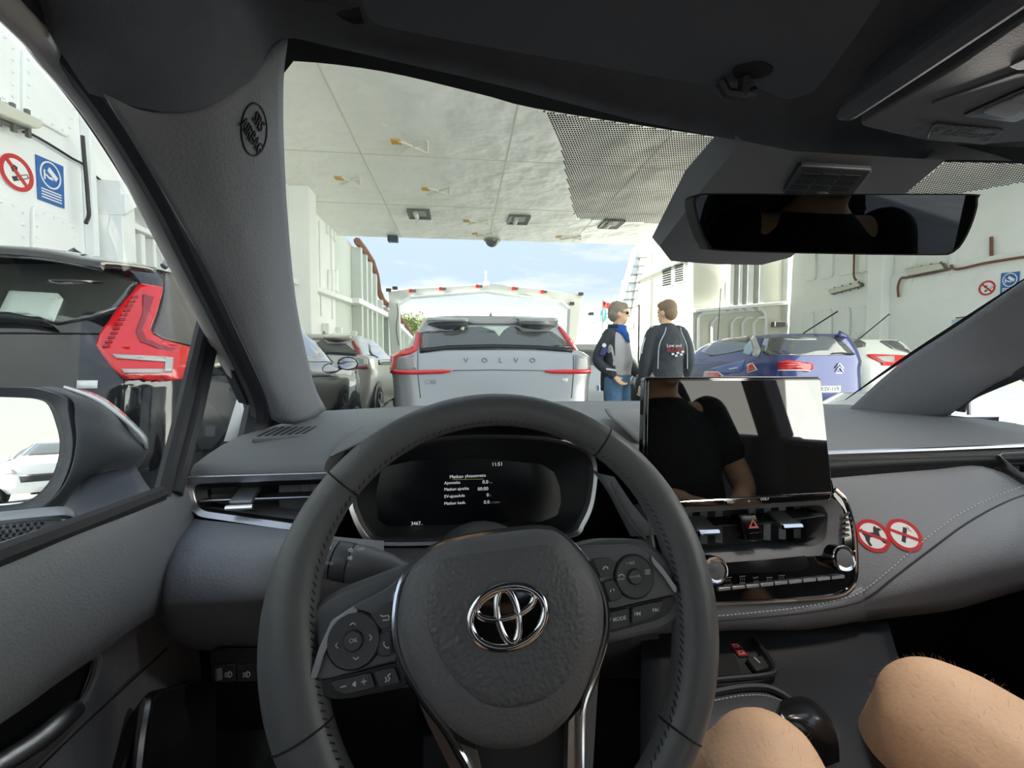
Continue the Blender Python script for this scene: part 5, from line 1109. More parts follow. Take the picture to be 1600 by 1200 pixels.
# emblem
ex,ey=FWL.px(794,963,.032); base=BPD.ray_cast(FWL.w(ex,ey,.1),-FWL.n)[0]; eh=(base-FWL.o).dot(FWL.n)
FE=Fr(FWL.w(ex,ey,eh),FWL.u*math.cos(.16)+FWL.v*math.sin(.16),n=FWL.n)
em_=mk('emblem',plate(FE,circ(0,0,.0298,48,.0215),-.004,.0012),GLOSS,pd,bevel=.0006)
def ell(cx,cy,a,b,r,fl=1): return tube([FE.w(cx+a*math.cos(k*.1047),cy+b*math.sin(k*.1047),.0018) for k in range(60)],[(r*fl,r)]*60,8,True,flat=FE.n)
mk('emblem_ring',ell(0,0,.0290,.0210,.0032,.6),CHR,em_,sharp=180)
mk('emblem_ring',ell(0,.0088,.0226,.0098,.0027,.6),CHR,em_,sharp=180)
mk('emblem_ring',ell(0,.0004,.0078,.0190,.0028,.6),CHR,em_,sharp=180)
ia=BPD.ray_cast(FWL.w(*FWL.px(816,1092,.03),.1),-FWL.n)[0]
if ia: mk('horn_icon',tube([ia+FWL.u*x*.001+FWL.v*y*.001 for x,y in ((-4,-2),(-4,2),(-1,1),(1,1),(4,3),(3,-2),(1,0),(-1,0))],.0003,4,True),ICOND,pd)
# column and stalk
mk('column_shroud',lathe(WC+FWL.n*-.24,FWL.n,[(.075,0),(.07,.10),(.06,.20)],28),BLK,sw,sharp=40)
lk=thing('light_stalk','dark indicator and light stalk behind the left spoke','stalk',P(600,880,.47))
A=P(640,898,.47);B=P(490,868,.47); ax=(B-A).normalized(); L_=(B-A).length
mk('stalk_body',lathe(A,ax,[(.010,0),(.012,L_*.10),(.0165,L_*.22),(.0195,L_*.45),(.0198,L_*.60)],24),SPK,lk,sharp=40)
mk('twist_ring',lathe(A+ax*L_*.61,ax,[(.0198,0),(.0200,.002),(.0200,L_*.14),(.0195,L_*.15)],24),BTN,lk,sharp=30)
mk('end_knob',lathe(A+ax*L_*.775,ax,[(.0195,0),(.0195,L_*.12),(.017,L_*.22),(.010,L_*.26)],24),SPK,lk,sharp=30)
FST=Fr(P(540,868,.45),-ax,n=(CAM-P(540,868,.45)).normalized())
for s,x,y,h in (('AUTO',513,880,4),('-',537,884,3),('=',545,883,3)): ftext(FST,s,x,y,h,ICON,lk,h=.0025,rot=-.05)
for x,y in ((549,860),(548,872),(515,856)): headlamp(FST,x,y,2.6,lk,h=.0025)
mk('arrow_icon',join(*[ringp(FST,FST.pp([(x,857.5),(x+s*3,854.5),(x+s*3,856),(x+s*6,856),(x+s*6,859),(x+s*3,859),(x+s*3,860.5)],.0025),FST.pp([(x+s*1.2,857.5),(x+s*2.6,855.8),(x+s*2.6,856.7),(x+s*5.2,856.7),(x+s*5.2,858.3),(x+s*2.6,858.3),(x+s*2.6,859.2)],.0025),.0022,.0028,n=28) for x,s in ((557.5,1),(570,-1))]),ICON,lk)
mk('stalk_root',tube([A+(A-B)*.0,A+V((.03,.05,-.01))],[.012,.02],12),BLK,lk)
# pedals area: dark rubber mat and pedals
fmat=mk('floor_mat',patch([[V((x,.15,.292)) for x in (-.25,0,.25)],[V((x,.55,.292)) for x in (-.25,0,.25)],[V((x,.78,.34)) for x in (-.25,0,.25)]],3,3),mat('mat_black',(26,27,29),rough=.9,bump=(60,.8,'n')),label='black wrinkled floor mat under the steering wheel',cat='floor mat',solid=.01)
for x,l,w,h in ((-.02,'wide black brake pedal under the steering wheel',.05,.03),(.12,'long black accelerator pedal right of the brake pedal',.025,.07)):
    t=thing('pedal',l,'pedal',(x,.80,.40)); f_=Fr((x,.74,.45),(1,0,0),n=(0,-1,.6)); mk('pad',plate(f_,rpoly([(-w,-h),(w,-h),(w,h),(-w,h)],.008),-.008,.006),RUB,t,bevel=.003); mk('arm',tube([V((x,.75,.46)),V((x,.82,.60)),V((x,.98,.72))],.01,8),BLK,t)
# ================= OTHER CARS
TYRE=mat('tyre',(30,30,31),rough=.8); RIMM=mat('alloy_rim',(150,152,156),rough=.3,metal=.8); CGL=mat('car_glass',(78,81,76),rough=.06,coat=1,spec=.9); CBLK=mat('car_trim_black',(34,35,36),rough=.5)
LAMP=mat('tail_lamp_red',(226,34,38),rough=.15,coat=1); LAMPD=mat('tail_lamp_dark',(150,22,32),rough=.15,coat=1); LCLR=mat('lamp_clear',(196,190,186),rough=.2,coat=1); LETT=mat('badge_chrome',(120,122,124),rough=.25,metal=.7)
def paint(n,c,metal=.0,rough=.28,coat=1): return mat(n,c,rough=rough,metal=metal,coat=coat)
class Car:
    def __init__(s,name,label,lv,pm,loc,group=None,wheels=(.80,3.5),N=72,base=None):
        s.lv=lv; s.loc=V(loc); s.t=thing(name,label,'car',loc,group); s.pm=pm
        rows=[s.ring(*l,N) for l in lv]; v,f=grid(rows,True)
        # close top and bottom with shrunken rings
        for end,rw in ((0,rows[0]),(len(rows)-1,rows[-1])):
            c=sum(rw,V())/N; b=len(v); v=v+[c+(p-c)*.5+V((0,0,.004 if end else 0)) for p in rw]; o=end*N
            for k in range(N):
                j=(k+1)%N; f.append((o+k,o+j,b+j,b+k) if end else (o+j,o+k,b+k,b+j))
            f.append(tuple(range(b,b+N)) if end else tuple(reversed(range(b,b+N))))
        s.body=mk('body',(v,f),pm,s.t,sharp=28); s.bv=BVHTree.FromPolygons(v,f)
        w=max(l[1] for l in lv)
        for y in wheels:
            for sd in (-1,1): s.wheel(sd*(w-.015),y,sd)
    def ring(s,z,w,yr,yf,n,N):
        L_=(yf-yr)/2; cy=(yf+yr)/2; out=[]
        for k in range(N):
            t=2*math.pi*k/N; c,sn=math.cos(t),math.sin(t)
            # spread samples towards the corners
            out.append(s.loc+V((w*math.copysign(abs(c)**(2/n),c),cy+L_*math.copysign(abs(sn)**(2/n),sn),z)))
        return out
    def wheel(s,x,y,sd,r=.34):
        o=s.loc+V((x,y,r)); ax=V((sd,0,0))
        mk('wheel_arch',lathe(s.loc+V((x-.0*sd,y,r+.03)),ax,[(r+.07,-.10),(r+.07,.012),(r+.03,.016)],28),CBLK,s.t,sharp=40)
        w=mk('wheel',lathe(o,ax,[(r-.03,-.12),(r,-.10),(r,.02),(r-.025,.035),(r-.09,.03)],28),TYRE,s.t,sharp=40)
        g=[lathe(o,ax,[(r-.085,.02),(r-.085,.036),(r-.11,.03)],24),lathe(o,ax,[(.06,.02),(.05,.04)],12)]
        for k in range(5):
            a=k*1.2566; d=V((0,math.cos(a),math.sin(a))); g.append(bar(o+ax*.032,o+ax*.03+d*(r-.09),.05,.02,ax))
        mk('rim',join(*g),RIMM,w)
    def hit(s,px,py,off):
        r=ray(px,py).normalized(); h=s.bv.ray_cast(CAM,r)
        if h[0] is None: return None
        return h[0]+V(h[1])*off
    def fromlocal(s,side,a,b,off):
        """point on the body: side 'r'ear/'l'eft/'R'ight, local coords (a,z)"""
        if side=='r': o=s.loc+V((a,-3,b)); d=V((0,1,0))
        elif side=='f': o=s.loc+V((a,9,b)); d=V((0,-1,0))
        elif side=='l': o=s.loc+V((-4,a,b)); d=V((1,0,0))
        else: o=s.loc+V((4,a,b)); d=V((-1,0,0))
        h=s.bv.ray_cast(o,d); 
        if h[0] is None: return None
        n=V(h[1]); n=n if n.dot(d)<0 else -n
        return h[0]+n*off
    def conform(s,name,poly,m,pt,nr=10,nc=8,th=.008,par=None,**k):
        """pane or lamp that follows the body; poly in the coordinates of pt(a,b,off); rows along b"""
        P_=[V((x,y,0)) for x,y in poly]; y0=min(p.y for p in P_);y1=max(p.y for p in P_); rows=[]
        ys=sorted(set([y0+(y1-y0)*(.004+.992*i/nr) for i in range(nr+1)]+[p.y+e for p in P_ for e in (-(y1-y0)*1e-4,(y1-y0)*1e-4) if y0+(y1-y0)*.004<p.y<y1-(y1-y0)*.004]))
        for y in ys:
            xs_=[]
            for i in range(len(P_)):
                a=P_[i-1];b=P_[i]
                if (a.y>y)!=(b.y>y): xs_.append(a.x+(b.x-a.x)*(y-a.y)/(b.y-a.y))
            if len(xs_)<2: continue
            r=[]; last=None
            for j in range(nc+1):
                q=pt(min(xs_)+(max(xs_)-min(xs_))*j/nc,y,th*.5)
                r.append(q)
            ok=[i for i,q in enumerate(r) if q is not None]
            if not ok: continue
            r=[q if q is not None else r[min(ok,key=lambda z:abs(z-i))] for i,q in enumerate(r)]
            rows.append(r)
        if len(rows)<2: return None
        o=mk(name,fixn(grid(rows)),m,par or s.t,solid=th,soff=0,sharp=60,**k); return o
    def strip(s,name,path,m,pt,th=.012,par=None,n=4):
        """ribbon lamp: path of (a,b,width)"""
        pp=[]; 
        for i in range(len(path)-1):
            for k in range(n): pp.append(V(path[i]).lerp(V(path[i+1]),k/n))
        pp.append(V(path[-1])); A=[];B=[]
        for i,p in enumerate(pp):
            a=pp[max(i-1,0)];b=pp[min(i+1,len(pp)-1)]; t=V((b.x-a.x,b.y-a.y,0)).normalized(); q=V((-t.y,t.x,0))*(p.z/2)
            u=pt(p.x+q.x,p.y+q.y,th*.5);v=pt(p.x-q.x,p.y-q.y,th*.5)
            if u is not None and v is not None and (u-v).length<.5 and (not A or (u-A[-1]).length<.6): A.append(u);B.append(v)
        if len(A)<2: return None
        return mk(name,fixn(grid([A,B])),m,par or s.t,solid=th,soff=0,sharp=50)
    def L(s,side): return lambda a,b,off: s.fromlocal(side,a,b,off)
    def lab(s,name,txt,side,a,b,size,m,off=.004,sx=1,par=None):
        q=s.fromlocal(side,a,b,off); 
        o=text(name,txt,q,(1,0,0) if side=='r' else (0,-1,0) if side=='l' else (0,1,0),(0,.12,1) if side=='r' else (0,0,1),size,m,par or s.t,.002); o.scale.x=sx; return o
    def plateno(s,z,txt,side='r',x=0,w=.44,m=None):
        q=s.fromlocal('r',x,z,.012); f=Fr(q,(1,0,0),n=(0,-1,.05))
        p=mk('number_plate',plate(f,rpoly([(-w/2,-.055),(w/2,-.055),(w/2,.055),(-w/2,.055)],.01),-.008,.004),SWHITE,s.t)
        mk('blue_band',plate(f,[(-w/2+.004,-.05),(-w/2+.042,-.05),(-w/2+.042,.05),(-w/2+.004,.05)],.004,.0055),BLUE,p)
        if txt: text('lettering',txt,f.w(.018,0,.0055),f.u,f.v,.098,SBLK,p,.001).scale.x=.95
        return p
    def mirrors(s,y,z,w,pm=None):
        for sd in (-1,1):
            o=s.loc+V((sd*(w+.09),y,z)); rows=[[o+V((sd*.11*math.cos(k*.5236)*(1 if abs(h)<.05 else .75),h,.075*math.sin(k*.5236)*(1 if abs(h)<.05 else .7))) for k in range(12)] for h in (-.02,.0,.06,.11)]
            g=grid(rows,True); mm=mk('door_mirror',(g[0],g[1]+[tuple(reversed(range(12))),tuple(36+k for k in range(12))]),pm or s.pm,s.t,sharp=50)
            mk('mirror_glass',plate(Fr(o+V((0,-.022,0)),(1,0,0),n=(0,-1,0)),circ(0,0,.095,24,.06),-.001,.003),mat('mirror_silver',(235,238,242),rough=0,metal=1),mm)
            mk('stem',bar(s.loc+V((sd*(w-.06),y+.03,z-.05)),o+V((0,.03,-.04)),.05,.03),CBLK,mm)
# --- silver coupe SUV straight ahead
SILC=paint('silver_car_paint',(176,177,176),metal=.35,rough=.3)
LV=[(.20,.82,.12,4.25,8),(.32,.92,.03,4.42,8),(.55,.955,0,4.44,9),(.68,.965,.03,4.44,10),(.86,.98,.06,4.42,10),(.97,.982,.07,4.3,11),(1.03,.982,.08,3.45,12),(1.165,.975,.10,3.35,12),(1.21,.915,.12,3.25,12),(1.235,.84,.14,3.1,12),(1.42,.755,.26,2.55,10),(1.53,.695,.36,2.2,8),(1.575,.63,.48,2.0,5),(1.59,.36,1.0,1.8,3)]
def coupe(label,loc,pm,lm,trace,group):
    c=Car('car',label,LV,pm,loc,group)
    return c
c1=Car('car','silver coupe SUV with red L-shaped tail lamps straight ahead',LV,SILC,(.303,4.03,0))
px=lambda x,y,off: c1.hit(x,y,off)
c1.conform('rear_window',[(668,518),(700,523),(716,512),(806,511),(822,522),(862,519),(893,541),(880,546),(655,547),(657,521)],CGL,px,10,12,.01)
c1.strip('tail_lamp',[(654,510,3),(653,530,4.5),(650,545,6),(640,550,7),(617,555,7),(613.5,568,6),(614,580,6),(630,582,6.5),(652,582,6.5),(690,581,6),(705,580,3)],LAMP,px,.02)
c1.strip('tail_lamp',[(873,512,3),(883,526,4),(896,543,6),(906,550,7),(923,556,7),(926,568,6),(925.5,580,6),(905,581,6.5),(880,581,6.5),(860,581,5),(851,580,3)],LAMP,px,.02)
c1.conform('lamp_inner',[(618,560),(648,556),(650,577),(618,578)],mat('lamp_inner_grey',(150,146,144),rough=.3,coat=1),px,4,6,.008); c1.conform('lamp_inner',[(899,555),(920,560),(921,577),(898,578)],MATS['lamp_inner_grey'],px,4,6,.008)
c1.strip('window_ledge',[(656,549,5),(700,544,5),(766,542,5),(840,544,5),(894,548,5)],CBLK,px,.02)
c1.strip('tailgate_seam',[(653,548,1),(653,585,1),(657,622,1)],CBLK,px,.004); c1.strip('tailgate_seam',[(896,548,1),(896,585,1),(893,622,1)],CBLK,px,.004)
c1.strip('tailgate_crease',[(707,579,1.4),(766,578,1.4),(850,579,1.4)],mat('crease_grey',(120,121,122),rough=.5),px,.006)
# roof spoiler in three pieces
def spoiler(c,s=1):
    l=c.loc
    for sd in (-1,1):
        r=[[l+V((sd*x,y,z)) for x,y,z in q] for q in (((.62,.34,1.475),(.45,.20,1.48),(.24,.22,1.485)),((.635,.36,1.54),(.46,.20,1.515),(.24,.22,1.52)),((.60,.75,1.585),(.45,.70,1.59),(.24,.70,1.592)))]
        mk('spoiler',patch(r,3,3),c.pm,c.t,solid=.012)
        mk('spoiler_underside',patch([[l+V((sd*x,y,z)) for x,y,z in q] for q in (((.62,.34,1.475),(.45,.20,1.48),(.24,.22,1.485)),((.60,.36,1.42),(.45,.30,1.40),(.30,.32,1.435)))],3,3),mat('spoiler_dark',(74,80,84),rough=.35),c.t,solid=.01)
    mk('roof_trailing_edge',patch([[l+V((x,.30,1.49)) for x in (-.25,0,.25)],[l+V((x,.50,1.565)) for x in (-.25,0,.25)],[l+V((x,.85,1.592)) for x in (-.25,0,.25)]],2,3),mat('roof_tan',(150,146,136),rough=.3,coat=1),c.t,solid=.01)
    a=l+V((.02,1.0,1.585)); mk('fin_antenna',(lambda q:(q,[(0,1,4),(1,2,4),(2,3,4),(3,0,4)]))([a+V((-.03,-.06,0)),a+V((.03,-.06,0)),a+V((.03,.10,0)),a+V((-.03,.10,0)),a+V((0,-.05,.08))]),mat('fin_grey',(104,116,120),rough=.4),c.t,flat=True)
spoiler(c1)
for k,ch in enumerate('VOLVO'): c1.lab('badge_letter',ch,'r',-.265+.133*k-.02,.955+.165,.075,LETT,sx=1.1) if False else None
for ch,x in zip('VOLVO',(728,757,782,806,832)):
    q=c1.hit(x,563.5,.003); o=text('badge_letter',ch,q,(1,0,0),(0,.1,1),.062,LETT,c1.t,.004); o.scale.x=1.15
q=c1.hit(672,597,.003); text('badge_letter','C40',q,(1,0,0),(0,.1,1),.062,mat('badge_grey',(150,151,152),rough=.3,metal=.5),c1.t,.004)
c1.conform('sticker',[(878,591),(888,591),(886.5,597),(876.5,597)],SWHITE,px,2,2,.004)
c1.conform('window_sticker',[(720,510.5),(726,511),(725,517),(719.5,516)],mat('paper_white',(220,220,200),rough=.6),px,2,2,.016)
c1.conform('seat_gap',[(751,512),(797,511),(787,517),(779,527),(772,518)],mat('see_through_pale',(196,206,190),rough=.2),px,5,4,.014)
c1.mirrors(2.75,1.02,.90); c1.plateno(.50,None)
for sd in (-1,1):
    c1.conform('side_window',[(.75,1.06),(3.0,1.06),(2.4,1.46),(1.2,1.46),(.85,1.30)],CGL,c1.L('R' if sd>0 else 'l'),6,10,.008)
# second of its kind further ahead in the left lane
BEI=paint('beige_car_paint',(196,192,182),metal=.25)
def deep_copy_car(c,loc,label,mats,skip=()):
    o=copytree(c.t,None,loc,None,label,mats); WL[o.name]=V(loc); return o
k2=deep_copy_car(c1,(-2.42,7.25,0),'beige coupe SUV ahead in the left lane beyond the black SUV',{'silver_car_paint':BEI,'tail_lamp_red':LAMPD})
# --- black SUV right beside us on the left
BLKP=paint('black_car_paint',(12,12,15),rough=.08); BLKP.node_tree.nodes['Principled BSDF'].inputs['Coat Roughness'].default_value=.02
LX=[(.22,.84,.12,4.25,6),(.35,.90,.03,4.42,6),(.62,.93,0,4.44,6),(.70,.935,.03,4.44,6),(.90,.935,.05,4.42,6),(1.0,.93,.06,4.3,6),(1.07,.915,.08,3.3,6),(1.14,.895,.11,3.15,6),(1.30,.83,.19,2.85,6),(1.45,.77,.27,2.5,5.5),(1.54,.72,.30,2.2,5),(1.60,.66,.34,2.0,5),(1.635,.50,.55,1.8,4)]
c2=Car('car','black SUV beside us on the left with tall red tail lamp',LX,BLKP,(-2.20,1.98,0),wheels=(.85,3.5))
px2=lambda x,y,off: c2.hit(x,y,off)
c2.conform('rear_window',[(-60,408),(150,416),(215,443),(205,462),(190,482),(155,495),(88,507),(60,500),(-60,496)],CGL,px2,10,12,.012)
lp2=c2.conform('tail_lamp',[(216,447),(250,454),(241,491),(231,519),(236,528),(250,535),(294,547),(292,570),(281,591),(240,593),(194,593),(175,576),(153,544),(159,526),(187,485)],LAMP,px2,22,14,.03)
def on2(poly,m,th,nm): return c2.conform(nm,poly,m,lambda x,y,off:(lambda q:q and q+ (CAM-q)  .normalized()*.037)(c2.hit(x,y,off)),4,6,th,par=lp2)
on2([(176,554),(258,558),(262,566),(182,560)],LCLR,.006,'clear_bar'); on2([(258,558),(270,559),(268,582),(256,582)],LCLR,.006,'clear_bar'); on2([(190,577),(258,577),(256,583),(194,583)],LCLR,.006,'clear_bar')
for k in range(12):
    t=k/11; x0=211-t*44; y0=464+t*76-0; on2([(x0-6,y0),(x0+5,y0-1),(x0+4,y0+2.2),(x0-7,y0+3)],LAMPD,.005,'lamp_rib')
on2([(222,460),(240,464),(232,492),(222,516),(228,530),(252,540),(286,549),(284,552),(248,546),(219,534),(212,518),(222,490)],LAMPD,.004,'lamp_band')
c2.strip('tailgate_seam',[(194,594,1.3),(193,640,1.3)],VBLK,px2,.004); c2.strip('tailgate_seam',[(-60,520,1.5),(60,521,1.5),(155,522,1.5)],VBLK,px2,.005)
l=c2.loc
mk('roof_spoiler',patch([[l+V((x,.06,1.555-.05*(x/.72)**4)) for x in (-.72,-.45,0,.45,.72)],[l+V((x,.10,1.60-.06*(x/.72)**4)) for x in (-.72,-.45,0,.45,.72)],[l+V((x,.42,1.64-.06*(x/.72)**4)) for x in (-.72,-.45,0,.45,.72)]],4,4),BLKP,c2.t,solid=.03,bevel=.004)
mk('brake_lamp',bar(l+V((-.25,.055,1.572)),l+V((.25,.055,1.572)),.012,.02),LAMPD,c2.t)
c2.strip('wiper',[(-60,499,7),(30,501,7),(82,510,3)],CBLK,px2,.05)
c2.conform('badge',[(121,594.5),(153,594.5),(152,607),(120,607)],SWHITE,px2,2,3,.004)
c2.conform('window_reflection_sheet',[(20,458),(95,462),(102,470),(88,505),(60,498),(2,495)],mat('reflection_green_white',(214,228,216),rough=.6),px2,6,6,.018,label='pale paper sheet behind the rear window')  # pale sheet on the glass stands in for a reflection
PLR=mat('pillar_reflection',(98,94,88),rough=.2,coat=1)  # grey brown reflection on the black paint, put into the pillar colour
c2.conform('rear_pillar',[(256,456),(258,420),(300,428),(345,470),(330,545),(296,540),(252,530),(236,520),(246,492)],PLR,px2,12,10,.008)
c2.conform('side_window',[(1.0,1.12),(2.9,1.10),(2.4,1.50),(1.1,1.54)],CGL,c2.L('R'),6,10,.008)
c2.conform('wheel_arch_trim',[(.0,.24),(4.3,.24),(4.3,.40),(3.9,.42),(.5,.42),(0,.46)],CBLK,c2.L('R'),4,14,.02)
mk('roof_rail',tube(spline([l+V((.64,.6,1.62)),l+V((.66,.75,1.665)),l+V((.66,1.9,1.67)),l+V((.63,2.2,1.63))],4),.018,8),RIMM,c2.t)
mk('fin_antenna',(lambda a:([a+V((-.04,-.10,0)),a+V((.04,-.10,0)),a+V((.03,.16,0)),a+V((-.03,.16,0)),a+V((0,-.03,.075))],[(0,1,4),(1,2,4),(2,3,4),(3,0,4)]))(l+V((.22,.62,1.63))),BLKP,c2.t,flat=True)
c2.mirrors(3.0,1.10,.90); c2.plateno(.72,None)
# --- generic hatch builder for further cars
LG=[(.20,.78,.10,4.0,6),(.34,.86,.02,4.15,6),(.60,.89,0,4.18,6),(.85,.89,.05,4.15,6),(.93,.87,.07,4.0,6),(.99,.85,.10,3.15,6),(1.2,.76,.25,2.8,5),(1.38,.66,.42,2.4,5),(1.46,.58,.55,2.1,4),(1.49,.36,.9,1.8,3)]
def hatch(label,loc,c,name,lv=LG,lamp=LAMPD):
    pm=paint(name,c,metal=.2); k=Car('car',label,lv,pm,loc); top=lv[-3][0]; bz=lv[5][0]
    k.conform('rear_window',[(-.62,bz+.06),(.62,bz+.06),(.52,top-.03),(-.52,top-.03)],CGL,k.L('r'),6,8,.008)
    k.conform('windscreen',[(-.68,bz+.06),(.68,bz+.06),(.56,top-.02),(-.56,top-.02)],CGL,k.L('f'),6,8,.008)
    for s_ in 'lR': k.conform('side_window',[(.5,bz+.08),(2.85,bz+.08),(2.35,top-.04),(.8,top-.04)],CGL,k.L(s_),6,10,.008)
    for sd in (-1,1):
        k.conform('tail_lamp',[(sd*.60,.78),(sd*.84,.78),(sd*.84,.92),(sd*.62,.92)],lamp,k.L('r'),4,4,.02)
        k.conform('head_lamp',[(sd*.48,.66),(sd*.80,.68),(sd*.80,.80),(sd*.55,.76)],LCLR,k.L('f'),4,4,.02)
    k.mirrors(2.9,1.0,.86); k.plateno(.62,None)
    k.conform('grille',[(-.4,.45),(.4,.45),(.44,.62),(-.44,.62)],CBLK,k.L('f'),3,4,.012)
    return k
hatch('pale green hatchback far ahead between the beige and the silver car',(-1.05,13.0,0),(196,206,196),'pale_green_paint')
hatch('silver grey hatchback behind the two standing men',(2.75,8.2,0),(188,192,190),'silver_grey_paint')
hatch('white hatchback close by outside the passenger window',(3.05,-1.35,0),(240,241,240),'white_hatch_paint')
hatch('white hatchback queued behind us in the left lane',(-3.3,-17,0),(226,226,222),'white_rear_paint')
hatch('green hatchback queued far behind in the left lane',(-5.2,-25,0),(84,112,70),'green_rear_paint')
# --- blue people carrier
BLU=paint('blue_car_paint',(24,44,116),metal=.25)
LM=[(.20,.80,.12,4.4,6),(.34,.88,.03,4.55,6),(.60,.915,0,4.58,6),(.78,.915,.02,4.58,6),(.95,.91,.04,4.5,6),(1.03,.90,.05,3.9,6),(1.12,.885,.06,3.75,7),(1.28,.84,.10,3.3,7),(1.44,.79,.16,2.9,7),(1.54,.75,.20,2.6,6),(1.60,.68,.28,2.3,5),(1.625,.48,.6,2.0,4)]
c3=Car('car','blue people carrier with silver window arch and Finnish plate on the right',LM,BLU,(6.10,6.85,0),wheels=(.8,3.6))
p3=lambda x,y,off: c3.hit(x,y,off)
c3.conform('rear_window',[(1195,529),(1217,527),(1260,524),(1310,528),(1322,540),(1335,553),(1300,555),(1200,556),(1188,548)],CGL,p3,8,10,.01)
c3.conform('side_window',[(1096,549),(1110,536),(1130,526),(1160,523),(1170,524),(1174,545),(1150,550),(1110,557)],CGL,p3,8,10,.01)
c3.strip('silver_arch',[(1088,548,2),(1104,536,2),(1125,526,2.5),(1150,521.5,3),(1168,522,5),(1178,530,9),(1184,548,11),(1180,557,9)],mat('arch_silver',(206,204,194),rough=.3,metal=.4),p3,.02)
c3.conform('tail_lamp',[(1214,566),(1230,563),(1262,567),(1269,570),(1268,577),(1262,580),(1218,578)],LAMP,p3,6,8,.03)
c3.conform('tail_lamp',[(1343,568),(1358,567),(1360,576),(1346,577)],LAMP,p3,6,4,.03)
c3.strip('lamp_chrome',[(1216,578.5,1.5),(1240,578.5,1.5),(1264,579.5,1.5)],SWHITE,p3,.034)
c3.strip('roof_spoiler',[(1222,522,3),(1260,521,5),(1300,524,5),(1318,530,3)],BLU,p3,.10)
c3.strip('wiper',[(1298,553,1.5),(1312,552,1.5),(1333,554,1.5)],CBLK,p3,.04)
c3.plateno(.66,'KSV-119',x=.0)
q=c3.hit(1310.5,576,.006); 
for k in (0,.06): mk('chevron_badge',tube([q+V((-.07,-.006,-.05+k)),q+V((0,-.006,.03+k)),q+V((.07,-.006,-.05+k))],.010,6),CHR,c3.t)
q=c3.hit(1310.5,583,.004); text('badge_letter','CITROEN',q,(1,0,0),(0,.1,1),.028,CHR,c3.t,.002)
c3.strip('door_handle',[(1141,577,2),(1153,575,2)],SWHITE,p3,.03)
# lamp-shaped stickers on the flank
for q in ([(1167,570),(1176,566),(1184,578),(1168,583)],[(1101,580),(1122,580),(1131,587),(1129,591),(1098,591)]):
    a=c3.conform('flank_sticker',q,SWHITE,p3,5,5,.006); cx_=sum(p[0] for p in q)/len(q);cy_=sum(p[1] for p in q)/len(q)
    c3.conform('flank_sticker',[(cx_+(x-cx_)*.74,cy_+(y-cy_)*.74) for x,y in q],LAMP,p3,5,5,.012)
c3.conform('flank_print',[(1110,576),(1165,562),(1160,580),(1132,586)],mat('blue_light_print',(70,104,190),rough=.3,coat=1),p3,5,8,.005)
c3.conform('paper_sheet',[(1165,541),(1174,532),(1178,548),(1172,556),(1163,552)],mat('pale_blue_paper',(190,212,228),rough=.5),p3,5,4,.026)
mk('rod_antenna',tube([c3.loc+V((.18,.9,1.59)),c3.loc+V((.16,.75,1.66)),c3.loc+V((.30,.2,1.98))],.012,6),CBLK,c3.t)
mk('whip_antenna',tube([c3.loc+V((-.55,2.4,1.5)),c3.loc+V((-.53,2.35,2.7))],.008,6),CBLK,c3.t)
c3.mirrors(3.4,1.08,.88)
# --- white SUV beyond it
WSU=paint('white_suv_paint',(226,228,218))
LQ=[(.22,.80,.12,4.2,6),(.36,.88,.03,4.35,6),(.62,.905,0,4.37,6),(.85,.905,.04,4.35,6),(1.0,.90,.06,4.2,6),(1.08,.88,.10,3.3,6),(1.16,.85,.14,3.1,6),(1.35,.76,.28,2.7,5),(1.50,.68,.38,2.3,5),(1.58,.60,.46,2.0,4.5),(1.61,.42,.8,1.8,4)]
c4=Car('car','white SUV with slim red tail lamp behind the right windscreen pillar',LQ,WSU,(8.75,8.05,0),wheels=(.8,3.5))
p4=lambda x,y,off: c4.hit(x,y,off)
c4.conform('rear_window',[(1374,534),(1392,526),(1440,525),(1462,526),(1472,540),(1455,554),(1420,552),(1392,545)],CGL,p4,8,10,.01)
c4.conform('side_window',[(1300,528),(1340,530),(1353,536),(1352,542),(1332,545),(1316,544)],CGL,p4,6,8,.01)
c4.conform('tail_lamp',[(1354,555),(1362,554.5),(1424,557),(1430,565),(1415,573),(1377,571),(1376,567),(1358,559)],LAMP,p4,7,10,.03)
c4.conform('lamp_clear',[(1366,559),(1395,558),(1395,567),(1378,566)],LCLR,p4,4,5,.044)
c4.conform('brake_lamp',[(1424,526),(1440,526),(1439,528.5),(1426,528.5)],LAMP,p4,2,3,.03)
mk('rod_antenna',tube([c4.loc+V((-.22,.8,1.61)),c4.loc+V((-.25,.7,1.63)),c4.loc+V((.0,.3,2.10))],.012,6),CBLK,c4.t)
mk('roof_rail',tube([c4.loc+V((-.62,.7,1.63)),c4.loc+V((-.62,2.0,1.66))],.02,6),RIMM,c4.t)
c4.mirrors(3.0,1.1,.88); c4.plateno(.8,None)
# own right door mirror seen through the passenger window
m_=thing('door_mirror','dark door mirror outside the passenger window','mirror',P(1545,650,1.02))
mk('shell',lathe(P(1545,636,1.06),(-.3,-1,0),[(.02,-.13),(.075,-.10),(.10,-.03),(.10,.0),(.085,.004)],20),MATS['mirror_shell'],m_,sharp=50); mk('mirror_glass',lathe(P(1545,636,1.06)+V((-.002,-.006,0)),(-.3,-1,0),[(.085,0),(.085,.003)],20),mat('mirror_silver',(235,238,242),rough=0,metal=1),m_)
mk('foot',bar(P(1510,662,1.05),P(1545,656,1.07),.04,.02),CBLK,m_)
